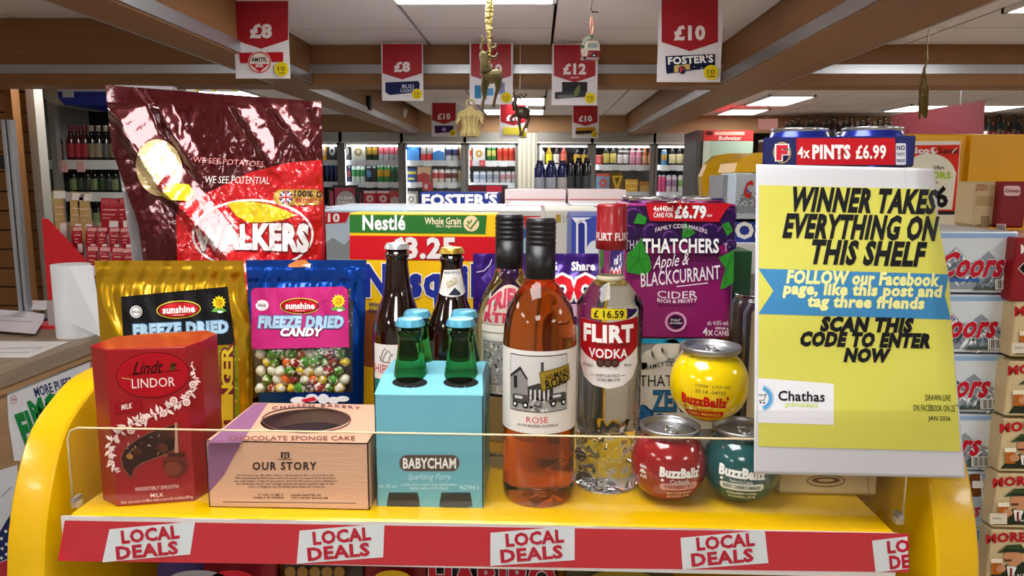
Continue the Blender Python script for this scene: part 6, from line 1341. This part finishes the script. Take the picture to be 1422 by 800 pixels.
MB().box(Z(-30, 455, CT).x, Z(35, 455, CT).x, Z(0, 458, CT).y, Z(0, 438, CT).y, CT, CT+.011, C('#3a3836', .5)).build('receipt_pad', loc=None)
o = COL.objects['receipt_pad']; me_ = o.data; c_ = sum((v.co for v in me_.vertices), Vector())/8; c_.z = CT
for v in me_.vertices: v.co -= c_
o.location = c_; tag(o, 'dark flat pad under the curled receipt on the counter', 'pad')
paper('notice_sheet', 'flat white notice sheet with red marks near the counter edge', [(-40, 474), (95, 475), (40, 497), (-40, 496)], CT+.001, C('#d9d5d0', .5), ([(0, 484), (60, 482)], [(0, 490), (40, 489)], [(45, 486), (58, 483)]))
paper('card_pile', 'small pile of white and pink cards beside the red tray', [(42, 424), (64, 418), (66, 428), (62, 431), (40, 430)], CT+.02, C('#dad6dc', .5))
q = Z(53, 426, CT); cp_ = box('card_stack', q.x-.05, q.x+.05, q.y-.03, q.y+.05, CT, CT+.019, C('#c9a8ae', .5), loc=(q.x, q.y, CT)); tag(cp_, 'pink stack of cards under the white cards left of the red tray', 'card stack')
# paper roll
rx_, ry_ = Z(106, 466, CT).x, Z(106, 466, CT).y; kr = T('paper_roll', 'white paper towel roll standing on the counter edge', 'paper roll', (rx_, ry_, CT))
Rr = (Y(130, 420, ry_).x-Y(83, 420, ry_).x)/2; hR = Y(106, 367, ry_).z-CT; PR_ = C('#e3e6ea', .8, bump=.1, bscale=80)
sm(MB().lathe([(.02, 0), (Rr, 0), (Rr, hR), (.02, hR), (.02, 0)], PR_, (rx_, ry_, CT), 40, cap=False).build('roll', kr), 40)
q = [Y(130, 372, ry_-.02), Y(132, 468, ry_-.02)]
mesh('loose_end', [(rx_+Rr*.5, ry_-Rr*.9, CT+hR-.002), tuple(Y(128, 368, ry_-.03)), tuple(Y(145, 470, ry_-.06)), (rx_-Rr*.1, ry_-Rr*1.01, CT+hR*.28)], [(0, 1, 2, 3)], PR_, parent=kr)
MB().lathe([(.0, 0), (.019, 0), (.019, hR-.01), (0, hR-.01)], C('#b0a48f', .7), (rx_, ry_, CT), 20).build('core_tube', kr)
# red tray of hanging sachets
tr = T('display_tray', 'red cardboard counter tray holding rows of small red sachets', 'display tray', (-1.7, 2.6, CT))
ty = 2.52; RDc = C('#d3202a', .45)
xL = Y(62, 400, ty).x; xR = Y(205, 400, ty).x
def at(px, py, y): v = Y(px, py, y); return v
z0 = CT; zA = Y(60, 303, 2.7).z; 

P0, P1 = Z(69, 449, CT), Z(112, 452, CT)+Vector((0, 0, 0)); pf_ = onPlane(P0, quadplane(P0, P1))
q = [P0, pf_(58, 303, 0), pf_(66, 304, 0), pf_(126, 368, 0), P1+(P1-P0)*.3]
mesh('side_flap', [tuple(v) for v in q]+[tuple(v+Vector((0, .004, 0))) for v in q], [tuple(range(5)), tuple(range(5, 10))[::-1]]+[(i, (i+1) % 5, 5+(i+1) % 5, 5+i) for i in range(5)], RDc, parent=tr)
box('tray_base', -1.86, -1.45, 2.56, 2.80, CT, CT+.01, RDc, tr); box('back_wall', -1.86, -1.42, 2.795, 2.80, CT, zA-.02, C('#c9c2c0', .5), tr)
for k in range(3): box('step', -1.80, -1.45, 2.58+k*.07, 2.79, CT+.01, CT+.1+k*.07, C('#a8a09c', .5), tr)
SAC = C('#a31422', .3, coat=.3, bump=.3, bscale=40)
def sachet(px0, px1, py0, py1, y, m, lab, group, tops='#d8b8b8', tilt=0., strip='#e6d8d6'):
    A_, B_ = Y(px0, py0, y), Y(px1, py1, y); t = T('sachet', lab, 'sachet', ((A_.x+B_.x)/2, y, B_.z), group)
    w_ = B_.x-A_.x; mb = MB(); mb.prism([(y-.002, B_.z), (y-.008, B_.z+.015), (y-.008, A_.z-.03), (y-.0008, A_.z-.008), (y-.0008, A_.z), (y+.0008, A_.z), (y+.002, B_.z)], 'x', A_.x, B_.x, m); mb.build('pouch', t)
    a = Art(.0006); a.rect(px0+1.5, py0+1.5, px1-1.5, py0+(py1-py0)*.16, ink(tops), 1); a.rect(px0+(px1-px0)*.45, py0+(py1-py0)*.62, px1-2, py1-3, ink(strip), 1)
    a.line([(px0+3, py0+(py1-py0)*.32), (px1-4, py0+(py1-py0)*.32)], 1.3, ink('#e6b9b6'), 1); a.line([(px0+3, py0+(py1-py0)*.45), (px1-7, py0+(py1-py0)*.45)], 1, ink('#e6b9b6'), 1); a.line([(px0+3, py0+(py1-py0)*.55), (px0+(px1-px0)*.5, py0+(py1-py0)*.55)], 1, ink('#e0a8a4'), 1)
    a.build('print', t, lambda px, py, d: Y(px, py, y-.0085-d)); t.rotation_euler.y = tilt
GS = C('#b0925a', .35, bump=.2)
specs = []
for i, (a0, a1) in enumerate(((75, 95), (94, 113), (110, 131))): specs.append((a0, a1, 264+i*2, 330, 2.76, GS, 'gold and white card sachet in the back row of the red tray', '#d6d0c8'))
for i, (a0, a1) in enumerate(((139, 166), (166, 180), (178, 192))): specs.append((a0, a1, 275, 318, 2.76, SAC, 'dark red sachet in the back row of the red tray', '#c04a52'))
for i in range(5): specs.append((101+i*17, 117+i*17, 314+i*.5, 346, 2.69, SAC, 'red sachet in the middle row of the red tray', '#d89a98'))
for i in range(4): specs.append((120+i*17.5, 137+i*17.5, 341+i, 378, 2.62, SAC, 'red sachet in the front row of the red tray', '#d89a98'))
cnt = {}
for s_ in specs: cnt[s_[6]] = cnt.get(s_[6], 0)+1
dn = {}
for s_ in specs:
    i = dn.get(s_[6], 0); dn[s_[6]] = i+1
    sachet(s_[0], s_[1], s_[2], s_[3]+8, s_[4], s_[5], ordinal(i, cnt[s_[6]])+s_[6], s_[6], s_[7], tilt=rs.uniform(-.1, .1))
# ================================================================== hanging price cards
RC = C('#a3101f', .45); CW_ = C('#dcd9de', .5)
def price(px0, px1, py0, py1, y, txt, lab, kind, ten=True, topz=None):
    A_, B_ = Y(px0, py0, y), Y(px1, py1, y); zt = A_.z
    t = T('price_card', lab, 'price card', ((A_.x+B_.x)/2, y, zt), 'hanging red and white price cards')
    box('card_sheet', A_.x, B_.x, y, y+.0025, B_.z, zt, CW_, t)
    W_, H_ = px1-px0, py1-max(py0, py1-(px1-px0)*1.38); ft = py1-H_
    a = Art(.0006*y/2); b = W_*.035
    a.poly([(px0+b, py0+1), (px1-b, py0+1), (px1-b, ft+H_*.52), ((px0+px1)/2, ft+H_*.63), (px0+b, ft+H_*.52)], RC, 1)
    tw = W_*(.17 if len(txt) == 2 else .24)
    a.text(txt, (px0+px1)/2-tw, ft+H_*.33, (px0+px1)/2+tw, ft+H_*.49, ink('#eadfe2'), 2, bold=.05)
    X0, Y0 = px0+W_*.12, ft+H_*.68; X1, Y1 = px1-W_*.12, ft+H_*.9
    if kind == 'red': a.poly([(X0, Y0), (X1, Y0-1), (X1, Y0+H_*.11), (X0+2, Y0+H_*.13)], ink('#b0161f'), 2); a.ell((X0+X1)/2-2, Y0+H_*.12, W_*.2, H_*.14, ink('#e6d8cf'), 3); a.ring((X0+X1)/2-2, Y0+H_*.12, W_*.18, H_*.125, 1.5, ink('#c2242c'), 4); a.poly([((X0+X1)/2-2-W_*.16, Y0+H_*.14), ((X0+X1)/2-2+W_*.16, Y0+H_*.14), ((X0+X1)/2-2, Y0+H_*.24)], ink('#b8141f'), 4); a.text('AMSTEL', (X0+X1)/2-W_*.16, Y0+H_*.06, (X0+X1)/2+W_*.11, Y0+H_*.11, BLACK, 5); a.text('BEER', (X0+X1)/2-W_*.09, Y0+H_*.145, (X0+X1)/2+W_*.04, Y0+H_*.18, WHITE, 5, res=1); a.rect(X1-8, Y0+H_*.12, X1-5, Y0+H_*.22, ink('#8a1a20'), 4)
    elif kind == 'navy': a.poly([(X0-1, Y0), (X1, Y0-2), (X1+2, Y0+2), (X1+1, Y1-4), (X0+5, Y1), (X0-1, Y1-4)], ink('#16204a'), 2); a.text('BUD', (X0+X1)/2, Y0+3, X1-6, Y0+H_*.1, ink('#b9c0d6'), 3); a.text('LIGHT', (X0+X1)/2-2, Y0+H_*.115, X1-5, Y0+H_*.17, ink('#b9c0d6'), 3)
    elif kind == 'blues': a.rect(X0, Y0, X0+9, Y1, ink('#3a7fb0'), 2); a.rect(X0+16, Y0+4, X0+26, Y1-4, ink('#5a9ac4'), 2); a.rect(X1-12, Y0-4, X1-4, Y1-6, ink('#7a86b0'), 2)
    elif kind == 'dark': a.poly([(X0+6, Y0-5), (X1-6, Y0-5), (X1-6, Y0+9), (X0+6, Y0+9)], ink('#2c2a30'), 2); a.poly([(X0-4, Y0+9), (X1-8, Y0+7), (X1-8, Y1-3), (X0-4, Y1)], ink('#3a383c'), 3); a.rect(X0, Y0+13, X0+22, Y0+17, ink('#6a706a'), 4); a.leaf((X0+X1)/2, Y1-2, 20, -1.2, ink('#6a7a4a'), 4)
    elif kind == 'foster': a.poly([(X0-2, Y0+1), (X1+3, Y0-2), (X1+3, Y1-12), (X1-6, Y1-8), (X0, Y1), (X0-1, Y1-3)], ink('#111a3c'), 2); a.text("FOSTER'S", X0+2, Y0+1, X1, Y0+11, WHITE, 3, bold=.04, rot=-3); a.poly([(X0+10, Y0+14), (X0+32, Y0+12), (X0+32, Y1-6), (X0+10, Y1-2)], ink('#c9b06a'), 3); a.ell(X0+21, Y0+20, 5, 6, ink('#16204a'), 4, 14); a.text('F', X0+18.5, Y0+16, X0+23.5, Y0+24, ink('#d04050'), 5); [a.ell(X0+38+k*5, Y0+16+(k*5 % 9), 1, 1, ink('#b9c4e6'), 3, 6) for k in range(5)]
    elif kind == 'purple': a.poly([(X0, Y0), (X1, Y0), (X1-1, Y1-2), (X0+1, Y1)], ink('#3c1c5a'), 2); a.ell((X0+X1)/2, (Y0+Y1)/2, 3, 3, ink('#a48ac0'), 3, 10)
    elif kind == 'yellow': a.poly([(X0, Y0), (X1, Y0), (X1, Y1), (X0, Y1)], ink('#e6d84a'), 2)
    elif kind == 'amber': a.poly([(X0, Y0), (X1, Y0-1), (X1, Y1-3), (X0+1, Y1)], ink('#c9901c'), 2); a.poly([(X0, Y0+H_*.1), (X1, Y0+H_*.08), (X1, Y0+H_*.17), (X0, Y0+H_*.19)], ink('#2a2a1c'), 3)
    a.ell(px1-W_*.15, py1-W_*.16, W_*.125, W_*.125, ink('#e0c81c'), 6, 20)
    if ten: a.text('10', px1-W_*.21, py1-W_*.21, px1-W_*.09, py1-W_*.13, BLACK, 7, bold=.0, res=2); a.text('CANS', px1-W_*.21, py1-W_*.11, px1-W_*.09, py1-W_*.08, DG, 7, res=1)
    if txt == '£12': a.text('each', (px0+px1)/2-6, ft+H_*.53, (px0+px1)/2+6, ft+H_*.56, ink('#eadfe2'), 2, res=1)
    a.build('card_print', t, onY(y))
    xm_ = (A_.x+B_.x)/2; hz = max(zt-.02, 0)
    for s_ in (-1, 1): MB().tube([(xm_+s_*.06, y+.002, zt-.015), (xm_+s_*.06, y+.002, CZ+.002)], .0012, C('#cfd2d6', .3)).build('hanger', t)
price(322, 403, -8, 109, 2.58, '£8', 'large hanging price card with red badge above the crisp packet', 'red')
price(916, 1000, -8, 114, 2.52, '£10', 'large hanging price card with blue crate picture, right of centre', 'foster')
price(529, 588, 60, 140, 3.28, '£8', 'hanging price card with dark navy crate picture', 'navy')
price(652, 712, 60, 145, 3.28, '£10', 'hanging price card half hidden by the glitter reindeer', 'blues')
price(767, 829, 61, 146, 3.28, '£12', 'hanging price card marked twelve pounds beside the van ornament', 'dark')
price(599, 634, 142, 190, 5.6, '£10', 'small distant price card with purple crate left of the angel', 'purple')
price(694, 732, 144, 192, 5.6, '£10', 'small distant price card with yellow crate behind the dark reindeer', 'yellow')
price(795, 831, 146, 192, 5.6, '£10', 'small distant price card with amber crate right of the pillar', 'amber')
for i, (x0, x1) in enumerate(((258, 276), (282, 300), (303, 330))):
    price(x0, x1, 114, 128, 4.4, '£8', '%spale red price card peeping above the crisp packet' % ['leftmost ', 'middle ', 'rightmost '][i], 'none', ten=False)
# ================================================================== hanging ornaments
GL = C('#7d6c3e', .5, metal=.4, bump=1., bscale=400); GLs = C('#d8c47a', .25, metal=.8, bump=.8, bscale=120)
yo = 2.05
P = lambda px, py, y=yo: Y(px, py, y)
rb = T('ribbon', 'long shiny gold ribbon hanging from the ceiling at centre', 'ribbon', tuple(Vector((P(678, 60).x, yo, CZ))))
zc_ = CZ
mb = MB(); top_ = P(679, 0); mb.tube([(top_.x, yo, CZ), tuple(top_), tuple(P(677.5, 25)), tuple(P(680, 60)), tuple(P(680, 90))], [.007, .0085, .008, .006, .002], GLs, 6); mb.tube([(top_.x+.006, yo+.005, CZ), tuple(P(683, 10)), tuple(P(682, 40)), tuple(P(680, 90))], [.003, .004, .003, .0015], GLs, 6); mb.build('ribbon_strand', rb)
rd = T('reindeer_ornament', 'glittery gold reindeer ornament hanging at the end of the gold ribbon', 'ornament', tuple(P(680, 100)))
mb = MB(); mb.tube([P(671, 98), P(675, 104), P(683, 107), P(691, 104), P(694, 98)], [.008, .017, .019, .017, .009], GL, 12); mb.build('body', rd, smooth=True)
MB().tube([P(676, 100), P(673, 85), P(671, 76), P(668, 72)], [.018, .012, .012, .006], GL, 8).build('neck', rd, smooth=True)
for pts in ([(671, 76), (668, 66), (671, 56), (668, 50)], [(674, 76), (680, 68), (679, 56), (684, 52)], [(680, 68), (688, 66), (690, 60)], [(674, 78), (688, 80), (692, 74)]): MB().tube([P(*q) for q in pts], .004, GL, 6).build('antler', rd)
for pts in ([(673, 108), (670, 122), (672, 136), (669, 149)], [(678, 110), (674, 124), (673, 138)], [(690, 108), (691, 124), (687, 138), (685, 149)], [(693, 104), (694, 118), (690, 130)]): MB().tube([P(*q) for q in pts], [.009, .006, .004, .005], GL, 6).build('leg', rd)
yo2 = 1.6; P = lambda px, py, y=yo2: Y(px, py, y)
vn = T('van_ornament', 'small red and cream camper van ornament with green wreath', 'ornament', tuple(P(820, 82)))
A_, B_ = P(808, 56), P(833, 82); xc = (A_.x+B_.x)/2; w_ = B_.x-A_.x; zt, zb = A_.z, B_.z; h_ = zt-zb; dpt = .045
CRv, RDv = C('#ddd2c0', .25, coat=.4), C('#8a1018', .25, coat=.4)
sm(MB().prism([(xc-w_/2, zb+h_*.45), (xc+w_/2, zb+h_*.45), (xc+w_/2*.96, zt-h_*.2), (xc+w_/2*.7, zt), (xc-w_/2*.7, zt), (xc-w_/2*.96, zt-h_*.2)], 'y', yo2, yo2+dpt, CRv).build('van_roof', vn, bevel=.002, bseg=2), 50)
sm(MB().prism([(xc-w_/2, zb+h_*.08), (xc+w_/2, zb+h_*.08), (xc+w_/2*1.03, zb+h_*.3), (xc+w_/2, zb+h_*.45), (xc-w_/2, zb+h_*.45)], 'y', yo2, yo2+dpt, RDv).build('van_body', vn, bevel=.002, bseg=2), 50)
a = Art(.0006); a.rrect(816, 60, 830, 66, 1.5, ink('#8fa0a0'), 1); a.poly([(808, 69), (817, 69), (815, 79), (808, 79)], ink('#d8cdb8'), 1); a.ell(825, 77, 3.2, 3.2, ink('#141214'), 1, 14); a.ell(825, 77, 1.4, 1.4, WHITE, 2, 10); a.ell(812, 80, 2.2, 2.2, ink('#141214'), 2, 10); a.line([(808, 69), (833, 69)], .8, WHITE, 2); a.build('van_print', vn, onY(yo2))
for px, py in ((812, 58), (810, 62), (814, 55), (818, 53), (809, 66), (821, 52)): MB().tube([P(px-2, py), P(px, py-2), P(px+2, py)], .0035, C('#2a7a50' if px % 2 else '#cfdad2', .5), 6).build('wreath_sprig', vn)
MB().tube([P(821, 53), P(820, 38), P(821, 24), P(822, 24), P(824, 38), P(821, 53)], .0016, C('#c9826a', .3, metal=.4), 6).build('hanging_loop', vn)
MB().tube([P(822, 24), P(824, 18), P(820, 14), P(822, 3), Vector((P(822, 3).x, yo2, CZ))], .001, C('#55504c', .4), 6).build('hook', vn)
MB().tube([P(822, 16), P(831, 17)], .0012, C('#2a2624', .4), 6).build('hook_bar', vn)
yo3 = 3.0; P = lambda px, py, y=yo3: Y(px, py, y)
ag = T('angel_ornament', 'woven straw bell shaped angel ornament with ring top', 'ornament', tuple(P(654, 190))); STW = C('#a89560', .7, bump=.6, bscale=200)
c = P(653, 190); k = (P(668, 190).x-c.x)/15
mb = MB(); n = 28; prf = [(14*k, 0), (15*k, 4*k), (11*k, 12*k), (13*k, 22*k), (16*k, 27*k), (8*k, 36*k), (4*k, 40*k), (0, 41*k)]
mb.lathe(prf, STW, tuple(c), n, cap=False)
for i, v in enumerate(mb.v):
    if (i % n) % 2: v = Vector(v); d = v-Vector((c.x, c.y, v.z)); mb.v[i] = tuple(v-d*.14)
mb.build('skirt', ag)
MB().tube([Vector((c.x+5*k*math.cos(q), c.y, c.z+45*k+5*k*math.sin(q))) for q in [j*PI/8 for j in range(17)]], 1.3*k, STW, 6).build('ring', ag)
for s_ in (-1, 1):
    for j in range(5): MB().tube([Vector((c.x+s_*5*k, c.y, c.z+36*k)), Vector((c.x+s_*(14+j*1.2)*k, c.y-.005*j, c.z+(33-j*4)*k)), Vector((c.x+s_*(20-j)*k, c.y, c.z+(27-j*4)*k))], [1.6*k, 1.6*k, .5*k], STW, 5).build('wing_straw', ag)
MB().tube([Vector((c.x, c.y, c.z+50*k)), Vector((c.x, c.y, CZ))], .0006, C('#cfcabf', .5)).build('thread', ag)
dr = T('reindeer_ornament', 'dark slender reindeer figure hanging before the small yellow price card', 'ornament', tuple(P(722, 190))); DB = C('#3c2c1c', .4, metal=.3)
MB().tube([P(718, 150), P(722, 155), P(728, 157), P(733, 151)], [.012, .026, .026, .016], DB, 10).build('body', dr, smooth=True)
MB().tube([P(717, 152), P(714, 145), P(716, 137), P(719, 134), P(724, 137)], [.014, .010, .008, .008, .003], DB, 8).build('neck', dr, smooth=True)
for pts in ([(717, 136), (713, 130), (715, 126)], [(719, 134), (722, 130), (729, 136), (731, 130)]): MB().tube([P(*q) for q in pts], .0035, DB, 6).build('antler', dr)
for pts in ([(718, 158), (712, 162), (709, 167), (715, 170)], [(721, 160), (721, 172), (723, 184), (722, 189)], [(731, 156), (733, 168), (727, 180), (724, 189)], [(733, 153), (734, 166), (731, 178)]): MB().tube([P(*q) for q in pts], [.009, .006, .004, .005], DB, 6).build('leg', dr)
MB().tube([P(722, 133), Vector((P(722, 133).x, yo3, CZ))], .0006, C('#cfcabf', .5)).build('thread', dr)
yo4 = 2.3; P = lambda px, py, y=yo4: Y(px, py, y)
ts = T('tassel_ornament', 'gold tinsel tassel hanging at upper right', 'ornament', tuple(P(1283, 165)))
mb = MB(); rr = random.Random(5)
for j in range(26):
    x = 1283+rr.uniform(-5, 5); mb.tube([P(1284, 92+rr.uniform(0, 20)), P(x, 120+rr.uniform(0, 20), yo4+rr.uniform(-.02, .02)), P(x+rr.uniform(-3, 3), 145+rr.uniform(0, 22))], [.003, .005, .002], C('#7c6a38', .35, metal=.6, bump=.8, bscale=200), 5)
mb.build('tinsel', ts); COL.objects[-1]['kind'] = 'stuff' if False else COL.objects[-1].get('kind', '') or 'thing'
MB().tube([P(1284, 96), P(1288, 84), P(1287, 72), Vector((P(1287, 72).x, yo4, CZ))], [.003, .002, .0015, .0015], C('#8a7a4a', .4, metal=.4), 6).build('cord', ts)
# small ceiling fittings
sn = T('ceiling_sensor', 'small white dome fitting at the end of the far left beam', 'sensor', (0, 0, 0)); c = Y(552, 156, 6.3); sn.location = c
MB().lathe([(.0, -.06), (.07, -.04), (.09, .02), (.05, .05), (.04, CZ-c.z), (0, CZ-c.z)], C('#d6d0c8', .5), tuple(c), 20).build('dome', sn, smooth=True)
bk = T('beam_bracket', 'small black bracket on the far left beam', 'bracket', (0, 0, 0)); c = X(511, 142, -1.125); bk.location = c
MB().box(c.x-.005, c.x+.02, c.y-.03, c.y+.03, c.z-.05, c.z+.04, C('#161414', .5)).build('bracket_body', bk, bevel=.003)
